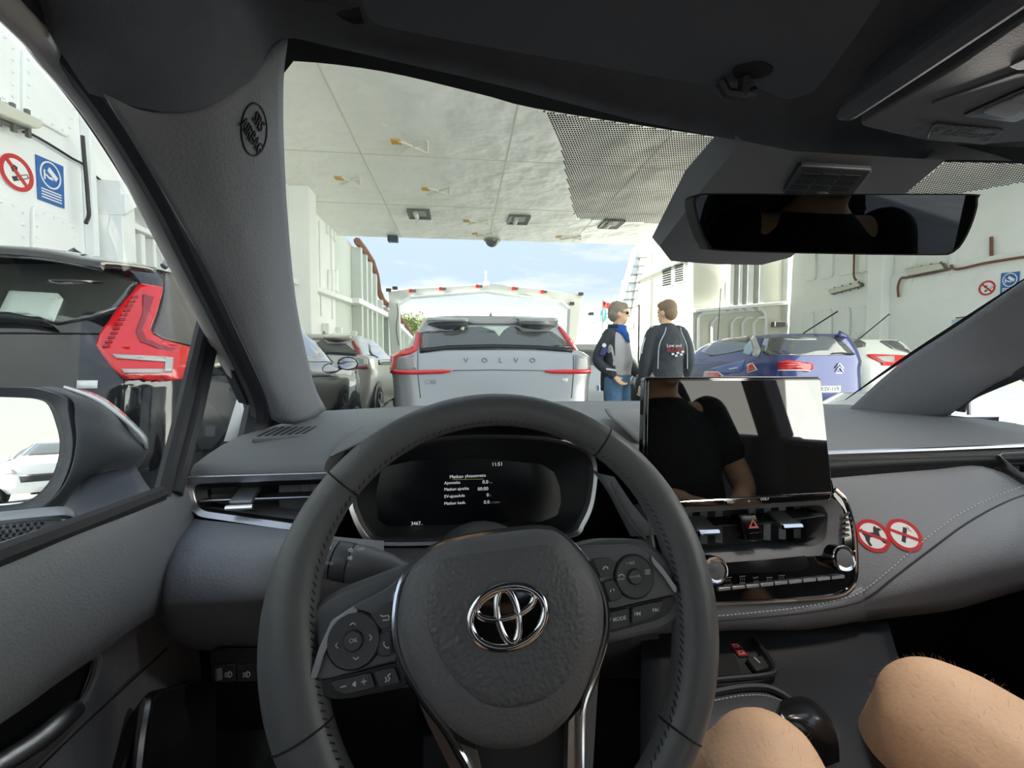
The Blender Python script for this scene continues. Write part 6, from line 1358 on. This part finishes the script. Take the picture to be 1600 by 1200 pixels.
# ================= PEOPLE
SKIN=mat('skin',(244,198,160),rough=.55,noise=(9,.10),bump=(260,.25,'v')); HAIRB=mat('brown_hair',(146,122,92),rough=.7,bump=(160,.8,'n')); HAIRG=mat('grey_brown_hair',(150,136,118),rough=.7,bump=(160,.8,'n'))
JAC=mat('jacket_black',(58,62,66),rough=.75,bump=(14,.5,'n')); JEAN=mat('denim',(92,128,158),rough=.85,noise=(9,.25),bump=(12,.5,'n')); GREYT=mat('grey_shirt',(196,192,186),rough=.85,bump=(10,.6,'n')); BAND=mat('blue_bandana',(30,84,168),rough=.8,bump=(14,.5,'n')); DARKS=mat('dark_clothes',(34,36,40),rough=.85,bump=(14,.5,'n')); SHOE=mat('shoe_black',(28,28,30),rough=.6); PINK=mat('pale_pink_cloth',(206,176,170),rough=.8); REFL=mat('reflective_white',(214,216,216),rough=.5)
def ell_(c,r,ax=None,n=14):
    c=V(c); X,Y,Zx=ax if ax else (V((1,0,0)),V((0,1,0)),V((0,0,1))); rows=[]
    for i in range(n+1):
        t=math.pi*i/n; t=min(max(t,.02),math.pi-.02)
        rows.append([c+X*(r[0]*math.sin(t)*math.cos(2*math.pi*k/(2*n)))+Y*(r[1]*math.sin(t)*math.sin(2*math.pi*k/(2*n)))+Zx*(r[2]*math.cos(t)) for k in range(2*n)])
    v,f=grid(rows,True); return v,f+[tuple(reversed(range(2*n))),tuple(n*2*n+k for k in range(2*n))]
def flesh(name,pieces,m,parent,vox=.01,smooth=6,**k):
    v,f=join(*pieces); c=sum((V(p) for p in v),V())/len(v)
    me=D.meshes.new('tmp'); me.from_pydata([V(p)-c for p in v],[],f); ob=D.objects.new('tmp',me); COL.objects.link(ob)
    r=ob.modifiers.new('r','REMESH'); r.mode='VOXEL'; r.voxel_size=vox
    if smooth: s=ob.modifiers.new('s','SMOOTH'); s.factor=.5; s.iterations=smooth
    e=ob.evaluated_get(bpy.context.evaluated_depsgraph_get()).to_mesh()
    vs_=[x.co+c for x in e.vertices]; fs=[tuple(p.vertices) for p in e.polygons]
    D.objects.remove(ob); D.meshes.remove(me)
    return mk(name,(vs_,fs),m,parent,sharp=180,**k)
def limb(pts,rs,n=14): 
    p=spline(pts,5); r=[q.x for q in spline([V((x,0,0)) for x in rs],5)]
    return join(tube(p,r,n),ell_(pts[0],(rs[0],)*3,n=8),ell_(pts[-1],(rs[-1],)*3,n=8))
def hand(w,el,curl,side,up=V((0,0,1)),s=1.0):
    """w wrist, el elbow; fingers continue the forearm and curl towards `curl`; side: thumb side direction"""
    w=V(w); d=(w-V(el)).normalized(); cu=(curl-d*d.dot(curl)).normalized(); sd=(side-d*d.dot(side)-cu*cu.dot(side)).normalized()
    out=[tube([w,w+d*.03,w+d*.085],[(.020,.022),(.016,.040),(.013,.040)],12,flat=cu)]
    out.append(ell_(w+d*.055,(.04,.018,.05),(sd,cu,d),10))
    for k,(l,o) in enumerate(((.068,.030),(.078,.010),(.072,-.010),(.056,-.029))):
        b=w+d*.085+sd*o; out.append(tube([b,b+d*l*.4+cu*.006,b+d*l*.72+cu*.022,b+d*l*.88+cu*.042],[.0095,.009,.0085,.007],8))
    b=w+d*.025+sd*.030; out.append(tube([b,b+d*.025+sd*.022+cu*.008,b+d*.055+sd*.026+cu*.020],[.012,.0105,.008],8))
    return out
def headp(c,f,r,h=1.0):
    """head at c facing f with right-hand vector r"""
    u=V((0,0,1)) ; u=(u-f*f.dot(u)).normalized()
    def q(a,b,e): return c+r*a+f*b+u*e
    return [ell_(q(0,-.012,.02),(.075,.095,.105),(r,f,u)),ell_(q(0,.022,-.045),(.058,.070,.075),(r,f,u)),ell_(q(0,.062,-.088),(.028,.026,.022),(r,f,u),8),
      tube([q(0,.086,.018),q(0,.104,-.018),q(0,.108,-.028)],[.011,.014,.013],8),ell_(q(0,.078,.034),(.052,.018,.014),(r,f,u),8),ell_(q(0,.088,-.058),(.024,.010,.010),(r,f,u),8),
      ell_(q(.076,-.012,-.010),(.010,.020,.032),(r,f,u),8),ell_(q(-.076,-.012,-.010),(.010,.020,.032),(r,f,u),8)]
def face(c,f,r,root,hairm,long=0):
    u=(V((0,0,1))-f*f.z).normalized()
    def q(a,b,e): return c+r*a+f*b+u*e
    for s in (-1,1): mk('eye',join(ell_(q(s*.032,.078,.012),(.013,.008,.008),(r,f,u),8)),SBLK,root)
    flesh('hair',[ell_(q(0,-.026,.044),(.083,.098,.098),(r,f,u)),ell_(q(0,-.055,-.005),(.076,.068,.085),(r,f,u)),ell_(q(0,.02,.085),(.068,.075,.045),(r,f,u))],hairm,root,.007,3)
    mk('mouth',ell_(q(0,.094,-.056),(.022,.004,.003),(r,f,u),6),mat('lip',(176,110,98),rough=.6),root)
def torso(pel,ch,nk,r,w=1.0,dep=1.0,belly=0,f=None):
    mid=pel.lerp(ch,.5)+(f*belly if f else V())
    pts=[pel+V((0,0,-.06)),pel+V((0,0,.05)),mid,ch,ch.lerp(nk,.55),nk]
    rs=[(.15*w,.11*dep),(.165*w,.12*dep),(.155*w,.118*dep+belly*.5),(.185*w,.125*dep),(.15*w,.09*dep),(.065,.06)]
    return tube(spline(pts,1),rs,20,flat=r)
def standing(pos,yaw,h,label,hairm,turn,pose,armfn):
    """pos ground point; yaw: facing angle from +Y, clockwise seen from above"""
    f=V((math.sin(yaw),math.cos(yaw),0)); r=V((f.y,-f.x,0)); k=h/1.75; o=V(pos)
    def q(a,b,c): return o+r*(a*k)+f*(b*k)+V((0,0,c*k))
    J=dict(pel=q(0,0,.95),ch=q(0,-.01,1.28),nk=q(0,-.01,1.49),head=q(0,.02,1.635))
    for s,n in ((-1,'L'),(1,'R')):
        J['hip'+n]=q(s*.09,0,.92); J['knee'+n]=q(s*.11,.02,.50); J['ank'+n]=q(s*.12,-.02,.09); J['toe'+n]=q(s*.15,.17,.03); J['sh'+n]=q(s*.162,-.01,1.41)
    J.update(armfn(q)); return J,f,r,q
def build_person(root,J,f,r,hf,hr,vox,skin_pieces_extra=()):
    ps=[torso(J['pel'],J['ch'],J['nk'],r,f=f),tube([J['nk']-V((0,0,.03)),J['head']-V((0,0,.05))],[.062,.055],14)]+headp(J['head'],hf,hr)
    for n in 'LR':
        ps.append(limb([J['sh'+n],J['el'+n],J['wr'+n]],[.052,.042,.028])); ps.append(limb([J['ch'].lerp(J['nk'],.5),J['sh'+n]],[.07,.055]))
        ps+=hand(J['wr'+n],J['el'+n],f,J.get('th'+n,f*.6-(r if n=='R' else -r)))
        k=J['knee'+n];a=J['ank'+n]; cf=k.lerp(a,.3)-f*.018
        ps.append(limb([J['hip'+n],J['hip'+n].lerp(k,.5),k.lerp(J['hip'+n],.12),k],[.095,.082,.064,.062])); ps.append(limb([k,cf,k.lerp(a,.7),a],[.060,.060,.042,.036]))
        ps.append(tube(spline([a-V((0,0,.0))-f*.05,a+f*.03-V((0,0,.03)),J['toe'+n]],4),[.035]*3+[.04]*3+[.036]*2+[.022],12))
    return flesh('body',ps+list(skin_pieces_extra),SKIN,root,vox,5)
def trousers(root,J,f,r,m,vox,frac=1.0,name='trousers',ease=.016):
    ps=[tube(spline([J['pel']+V((0,0,-.09)),J['pel'],J['pel']+V((0,0,.09))],1),[(.165,.125),(.182,.138),(.172,.13)],20,flat=r)]
    for n in 'LR':
        k=J['knee'+n];a=J['ank'+n];h=J['hip'+n]
        if frac<1: ps.append(limb([h,h.lerp(k,.4),h.lerp(k,frac)],[.105+ease*.5,.098+ease*.5,.09+ease]))
        else: ps.append(limb([h,h.lerp(k,.5),k,k.lerp(a,.5),a+V((0,0,-.01))],[.105,.092+ease*.5,.075+ease*.5,.068+ease*.6,.058+ease*.5]))
    return flesh(name,ps,m,root,vox,4)
# --- man 1: jacket open, bandana, sunglasses
MY=4.78; p=PY(964,560,MY); P1=(p.x,MY,0)
def arms1(q): return dict(elL=q(-.24,.0,1.14),wrL=q(-.19,.15,.97),elR=q(.24,-.10,1.14),wrR=q(.18,.07,.96))
m1=thing('person','man in open black jacket with blue bandana, sunglasses and jeans','person',P1)
J,f,r,q=standing(P1,math.radians(138),1.755,'',HAIRG,0,0,arms1)
ht=math.radians(98); hf=V((math.sin(ht),math.cos(ht),-.06)).normalized(); hr=V((hf.y,-hf.x,0)).normalized()
build_person(m1,J,f,r,hf,hr,.009); face(J['head'],hf,hr,m1,HAIRG)
trousers(m1,J,f,r,JEAN,.011)
flesh('shirt',[tube(spline([J['pel']+V((0,0,.02)),J['pel']+V((0,0,.10)),J['pel'].lerp(J['ch'],.5)+f*.02,J['ch'],J['ch'].lerp(J['nk'],.55),J['nk']-V((0,0,.03))],1),[(.175,.145),(.178,.15),(.175,.155),(.198,.14),(.16,.105),(.085,.075)],20,flat=r)],GREYT,m1,.011,3)
def jk(sd,rr,back):
    return limb([J['sh'+sd],J['el'+sd],J['wr'+sd].lerp(J['el'+sd],.12)],[.066,.060,.050])
back=[]
for a in range(-9,10):  # open jacket: a shell round the back and sides
    t=a/9*2.05; col=[]
    for z,w,dp_ in ((.80,.185,.165),(.95,.185,.165),(1.10,.178,.16),(1.28,.19,.155),(1.40,.165,.13),(1.47,.10,.095)):
        col.append(q(math.sin(t)*w,-math.cos(t)*dp_-.005,z))
    back.append(col)
g=patch(back,2,3); g2=[p-(V((P1[0],P1[1],p.z))-p)*-.0 for p in g[0]]
mk('jacket',g,JAC,m1,sharp=180,solid=.025,soff=1); flesh('sleeve',[jk('L',0,0)],JAC,m1,.011,3); flesh('sleeve',[jk('R',0,0)],JAC,m1,.011,3)
mk('collar',tube([q(math.sin(t)*.095,-math.cos(t)*.085,1.50) for t in [-2.2+.44*k for k in range(11)]],.022,8),JAC,m1)
bd=[[q(math.sin(t)*.088,math.cos(t)*.082-.0,1.515) for t in [-2.6+.52*k for k in range(11)]],[q(math.sin(t)*.105,math.cos(t)*.11,1.46-.03*math.cos(t)) for t in [-2.6+.52*k for k in range(11)]],[q(math.sin(t)*.085*(1 if math.cos(t)<0 else .6),math.cos(t)*.155+(.0 if math.cos(t)>0 else .06),1.45-.13*max(0,math.cos(t))) for t in [-2.6+.52*k for k in range(11)]]]
mk('bandana',patch(bd,3,4),BAND,m1,sharp=180,solid=.012)
u=V((0,0,1)); H=J['head']
for s in (-1,1): mk('sunglass_lens',ell_(H+hr*(s*.034)+hf*.092+u*.014,(.026,.007,.019),(hr,hf,u),8),SBLK,m1)
for s in (-1,1): mk('sunglass_arm',tube([H+hr*(s*.06)+hf*.085+u*.018,H+hr*(s*.082)+hf*.0+u*.012],.004,6),SBLK,m1)
for a,z,s in ((.272,1.30,.022),): mk('round_patch',lathe(J['shR'].lerp(J['elR'],.45)+V((-.02,-.072,.0)),(-.1,-1,.1),[(s,0),(s,.006)],14),SWHITE,m1)
mk('reflective_strip',bar(J['elR'].lerp(J['wrR'],.55)+V((-.03,-.070,.0)),J['elR'].lerp(J['wrR'],.8)+V((.03,-.068,.03)),.012,.02),REFL,m1)
mk('sleeve_panel',patch([[J['shR'].lerp(J['elR'],t)+V((x,-.083+abs(x)*.3,0)) for x in (-.03,0,.035)] for t in (.55,.7,.85)],2,2),mat('navy_panel',(62,70,120),rough=.7),m1,solid=.006)
for n in 'LR': mk('shoe',tube(spline([J['ank'+n]-f*.06-u*.03,J['ank'+n]+f*.03-u*.04,J['toe'+n]+f*.01],4),[.045]*3+[.05]*3+[.045]*2+[.03],12),SHOE,m1)
# --- man 2: back view, printed jacket
MY=4.50; p=PY(1041,560,MY); P2=(p.x,MY,0)
def arms2(q): return dict(elL=q(-.235,-.02,1.13),wrL=q(-.235,.06,.88),elR=q(.235,-.02,1.13),wrR=q(.235,.10,.90))
m2=thing('person','brown-haired man seen from behind in black jacket with red print','person',P2)
J,f,r,q=standing(P2,math.radians(2),1.745,'',HAIRB,0,0,arms2)
ht=math.radians(-28); hf=V((math.sin(ht),math.cos(ht),-.08)).normalized(); hr=V((hf.y,-hf.x,0)).normalized()
build_person(m2,J,f,r,hf,hr,.009); face(J['head'],hf,hr,m2,HAIRB)
trousers(m2,J,f,r,PINK,.011)
flesh('jacket',[tube(spline([q(0,0,.84),q(0,0,.98),q(0,0,1.12),q(0,-.01,1.28),q(0,-.01,1.40),q(0,-.005,1.475),q(0,0,1.515)],1),[(.178,.145),(.175,.145),(.168,.14),(.185,.145),(.165,.118),(.095,.085),(.076,.075)],24,flat=r),limb([q(-.04,0,1.44),J['shL'],J['elL'],J['wrL'].lerp(J['elL'],.1)],[.065,.068,.060,.050]),limb([q(.04,0,1.44),J['shR'],J['elR'],J['wrR'].lerp(J['elR'],.1)],[.065,.068,.060,.050])],JAC,m2,.011,4)
BJ=BVHTree.FromObject(m2.children[-1],bpy.context.evaluated_depsgraph_get())
jo=WL[m2.children[-1].name]
def onj(a,z,off=.004):
    o=q(a,-1.5,z); h=BJ.ray_cast(o-jo,f); return (h[0]+jo-f*off) if h[0] else q(a,-.16,z)
def jstripe(nm,pts,r_,m): mk(nm,tube(spline([onj(a,z) for a,z in pts],3),r_,6),m,m2)
for s in (-1,1):
    jstripe('piping',[(s*.075,1.47),(s*.09,1.41),(s*.13,1.33),(s*.15,1.24),(s*.155,1.05)],.004,REFL)
    mk('shoulder_stripe',tube(spline([J['sh'+n]+V((0,-.02,.075)) if k==0 else J['sh'+n].lerp(J['el'+n],t)+r*(s*.07)+V((0,-.02,.02*(1-t))) for k,(n,t) in enumerate((('L' if s<0 else 'R',0),('L' if s<0 else 'R',.35),('L' if s<0 else 'R',.75)))],4),(.006,.016) and .013,8),REFL,m2)
FJ=Fr(onj(.0,1.25,.012),r,n=-f)
text('print_lettering','Low and',onj(.012,1.285,.010),r,V((-.1,0,1)),.045,SWHITE,m2,.002)
text('print_lettering','SLOW',onj(.02,1.245,.012),r,V((-.12,0,1)),.062,mat('print_red',(204,44,50),rough=.6),m2,.002)
for i in range(5):
    for j in range(2):
        if (i+j)%2==0: c=onj(.0+i*.026+j*.01,1.20+i*.006-j*.022,.008); mk('flag_check',plate(Fr(c,r,n=-f),[(-.012,-.010),(.012,-.010),(.012,.010),(-.012,.010)],-.004,.002),SWHITE,m2)
for n in 'LR': mk('shoe',tube(spline([J['ank'+n]-f*.06-V((0,0,.03)),J['ank'+n]+f*.03-V((0,0,.04)),J['toe'+n]+f*.01],4),[.045]*3+[.05]*3+[.045]*2+[.03],12),SHOE,m2)
# --- motorcycle between and behind them
MC=V((2.32,5.75,0)); bk=thing('motorcycle','dark motorcycle with windshield parked behind the two men','motorcycle',MC)
MB=mat('motorcycle_black',(36,40,44),rough=.25,coat=1)
for y in (-.55,.85):
    w=mk('wheel',tube([MC+V((0,y+.28*math.cos(k*.2618),.33+.28*math.sin(k*.2618))) for k in range(24)],.06,10,True),TYRE,bk); mk('rim',join(lathe(MC+V((-.03,y,.33)),(1,0,0),[(.05,0),(.05,.06)],12),*[bar(MC+V((0,y,.33)),MC+V((0,y+.25*math.cos(a*1.05),.33+.25*math.sin(a*1.05))),.03,.02) for a in range(6)]),RIMM,w)
flesh('fairing',[ell_(MC+V((0,-.45,.86)),(.20,.20,.22)),ell_(MC+V((0,-.25,.75)),(.22,.28,.25))],MB,bk,.02,4); flesh('tank',[ell_(MC+V((0,.05,.86)),(.17,.27,.13))],MB,bk,.02,4); flesh('saddle',[ell_(MC+V((0,.50,.82)),(.15,.32,.07)),ell_(MC+V((0,.82,.86)),(.13,.22,.06))],DARKS,bk,.02,3)
mk('engine',fixn(join(box(MC+V((-.16,-.15,.30)),MC+V((.16,.30,.62))))),GRIM,bk,bevel=.03); mk('fork',join(tube([MC+V((-.08,-.55,.33)),MC+V((-.09,-.36,.95))],.025,8),tube([MC+V((.08,-.55,.33)),MC+V((.09,-.36,.95))],.025,8)),RIMM,bk)
mk('windshield',patch([[MC+V((x*.9,-.58+x*x*1.5,.98)) for x in (-.2,-.1,0,.1,.2)],[MC+V((x*.85,-.48+x*x*1.5,1.16)) for x in (-.2,-.1,0,.1,.2)],[MC+V((x*.6,-.38+x*x*1.5,1.32)) for x in (-.2,-.1,0,.1,.2)]],3,3),glassmat('smoke_windshield',(.62,.64,.60),.8),bk,solid=.004)
mk('handlebar',tube(spline([MC+V((-.40,-.18,1.03)),MC+V((-.2,-.30,1.02)),MC+V((.2,-.30,1.02)),MC+V((.40,-.18,1.03))],4),.016,8),SBLK,bk)
for s in (-1,1):
    mk('mirror',lathe(MC+V((s*.44,-.25,1.16)),(0,1,.1),[(.05,-.02),(.062,0),(.055,.012)],16),CHR,bk); mk('mirror_arm',tube([MC+V((s*.30,-.25,1.03)),MC+V((s*.44,-.26,1.15))],.009,6),SBLK,bk); mk('indicator',ell_(MC+V((s*.27,-.5,1.02)),(.04,.03,.03)),mat('orange_lens',(240,110,40),rough=.3,coat=1),bk)
mk('side_stand',tube([MC+V((-.1,.1,.33)),MC+V((-.30,.16,.01))],.014,6),GRIM,bk)
# --- driver: body below and behind the lens
U_=V((0,0,1))
def seated(root,J,f,r,hf,hr,shirt,shorts,hairm,vox):
    ps=[torso(J['pel'],J['ch'],J['nk'],r,f=f),tube([J['nk']-V((0,0,.03)),J['head']-V((0,0,.05))],[.062,.055],14)]+headp(J['head'],hf,hr)
    for n in 'LR':
        s=1 if n=='R' else -1
        ps.append(limb([J['sh'+n],J['el'+n],J['wr'+n]],[.052,.042,.028])); ps.append(limb([J['ch'].lerp(J['nk'],.5),J['sh'+n]],[.07,.055])); ps+=hand(J['wr'+n],J['el'+n],-U_,f-r*s*.6)
        h=J['hip'+n];k=J['knee'+n];a=J['ank'+n]; t=(k-h).normalized(); c=(a-k).normalized(); fr_=(t-c).normalized()
        ps.append(limb([h,h.lerp(k,.45)-U_*.004,h.lerp(k,.80),k-t*.015],J.get('rt',[.098,.090,.072,.066])))
        ps.append(ell_(k+fr_*.012,(.056,.056,.060),n=12)); ps.append(ell_(k.lerp(h,.22)+U_*.016+r*s*.012,(.050,.075,.045),n=12))
        ps.append(limb([k+c*.01,k.lerp(a,.28)-t*.028,k.lerp(a,.65)-t*.008,a],[.060,.062,.044,.037]))
        ps.append(tube(spline([a-f*.05-U_*.02,a+f*.03-U_*.035,J['toe'+n]],4),[.035]*3+[.04]*3+[.036]*2+[.024],12))
    b=flesh('body',ps,SKIN,root,vox,4)
    flesh('shirt',[tube(spline([J['pel']+U_*.0,J['pel']+U_*.06,J['pel'].lerp(J['ch'],.5)+f*.02,J['ch'],J['ch'].lerp(J['nk'],.55),J['nk']-U_*.02],1),[(.18,.14),(.185,.145),(.18,.145),(.20,.145),(.165,.11),(.085,.08)],20,flat=r)]+[limb([J['sh'+n],J['sh'+n].lerp(J['el'+n],.55)],[.075,.068]) for n in 'LR'],shirt,root,.012,3)
    ps=[tube(spline([J['pel']-U_*.10,J['pel'],J['pel']+U_*.06],1),[(.17,.13),(.19,.15),(.18,.14)],20,flat=r)]
    for n in 'LR':
        h=J['hip'+n];k=J['knee'+n]; ps.append(limb([h,h.lerp(k,.25),h.lerp(k,J.get('hem',.5))],[.115,.112,.108]))
    flesh('shorts',ps,shorts,root,.012,3)
    for n in 'LR': mk('shoe',tube(spline([J['ank'+n]-f*.07-U_*.035,J['ank'+n]+f*.03-U_*.05,J['toe'+n]+f*.012],4),[.045]*3+[.05]*3+[.046]*2+[.03],12),SHOE,root)
    return b
f=V((0,1,0)); r=V((1,0,0))
dv=thing('person','driver with bare knee beside the gear selector','person',(.02,-.3,.28))
J=dict(pel=V((.03,-.34,.63)),ch=V((.03,-.40,.92)),nk=V((.03,-.38,1.10)),head=V((.03,-.29,1.205)),hipL=V((-.06,-.28,.60)),hipR=V((.14,-.27,.60)),kneeL=V((-.16,.20,.66)),kneeR=V((.288,.385,.702)),ankL=V((-.14,.50,.36)),ankR=V((.15,.66,.38)),toeL=V((-.15,.64,.33)),toeR=V((.14,.78,.40)),shL=V((-.15,-.40,1.03)),shR=V((.21,-.40,1.03)),elL=V((-.22,-.30,.78)),elR=V((.27,-.28,.78)),wrL=V((-.14,-.10,.76)),wrR=V((.18,-.08,.76)),hem=.45)
bd1=seated(dv,J,f,r,V((0,1,-.05)).normalized(),r,DARKS,DARKS,HAIRB,.009)
ps_=thing('person','passenger in shorts with raised bare left knee, right of the selector','person',(.76,-.3,.28))
J=dict(pel=V((.76,-.36,.62)),ch=V((.76,-.44,.92)),nk=V((.76,-.46,1.12)),head=V((.76,-.42,1.26)),hipL=V((.67,-.28,.60)),hipR=V((.86,-.28,.60)),kneeL=V((.515,.41,.722)),kneeR=V((.93,.33,.66)),ankL=V((.52,.68,.36)),ankR=V((.93,.66,.34)),toeL=V((.52,.83,.33)),toeR=V((.95,.82,.32)),shL=V((.57,-.46,1.04)),shR=V((.95,-.46,1.04)),elL=V((.55,-.38,.80)),elR=V((1.0,-.34,.80)),wrL=V((.68,-.16,.78)),wrR=V((.88,-.16,.78)),rt=[.105,.100,.085,.074],hem=.42)
bd2=seated(ps_,J,f,r,V((0,1,-.05)).normalized(),r,DARKS,DARKS,HAIRB,.009); face(J['head'],V((0,1,-.05)).normalized(),r,ps_,HAIRB)
face(V((.03,-.29,1.205)),V((0,1,-.05)).normalized(),r,dv,HAIRB)
# short leg hair
HR=mat('leg_hair',(168,126,92),rough=.6); random.seed(11)
def leghair(b,root,test,n):
    me=b.data; o=WL[b.name]; c=[p for p in me.polygons if test(p.center+o)]; vs_=[];fs=[]
    for k in range(n):
        p=random.choice(c); q=p.center+o+V((random.uniform(-.006,.006),random.uniform(-.006,.006),0))*.8; nn=p.normal
        t=(V((random.gauss(0,.5),random.gauss(.8,.5),random.gauss(-.2,.4))));t=(t-nn*t.dot(nn)).normalized(); l=random.uniform(.004,.010); s=nn.cross(t)*.00009; q=q-nn*.003; i=len(vs_)
        m_=q+nn*l*.7+t*l*.35; e_=q+nn*l*.85+t*l*.95; vs_+=[q-s,q+s,m_+s*.8,m_-s*.8,e_]; fs+=[(i,i+1,i+2,i+3),(i+3,i+2,i+4)]
    mk('leg_hair',(vs_,fs),HR,root,kind='stuff',flat=True)
leghair(bd2,ps_,lambda c:c.z>.55 and -.05<c.y<.5 and c.x<.78,5200); leghair(bd1,dv,lambda c:c.z>.6 and .1<c.y<.46 and c.x>.15,1600)
# ================= tidy: never deeper than thing > part > sub-part
def depth(o):
    d=0
    while o.parent: o=o.parent; d+=1
    return d
for o in sorted(list(SC.objects),key=depth,reverse=True):
    while depth(o)>2 and o.name in WL:
        g=o.parent.parent; m_=o.rotation_euler.copy(); o.parent=g; o.location=WL[o.name]-WL[g.name]; o.rotation_euler=m_
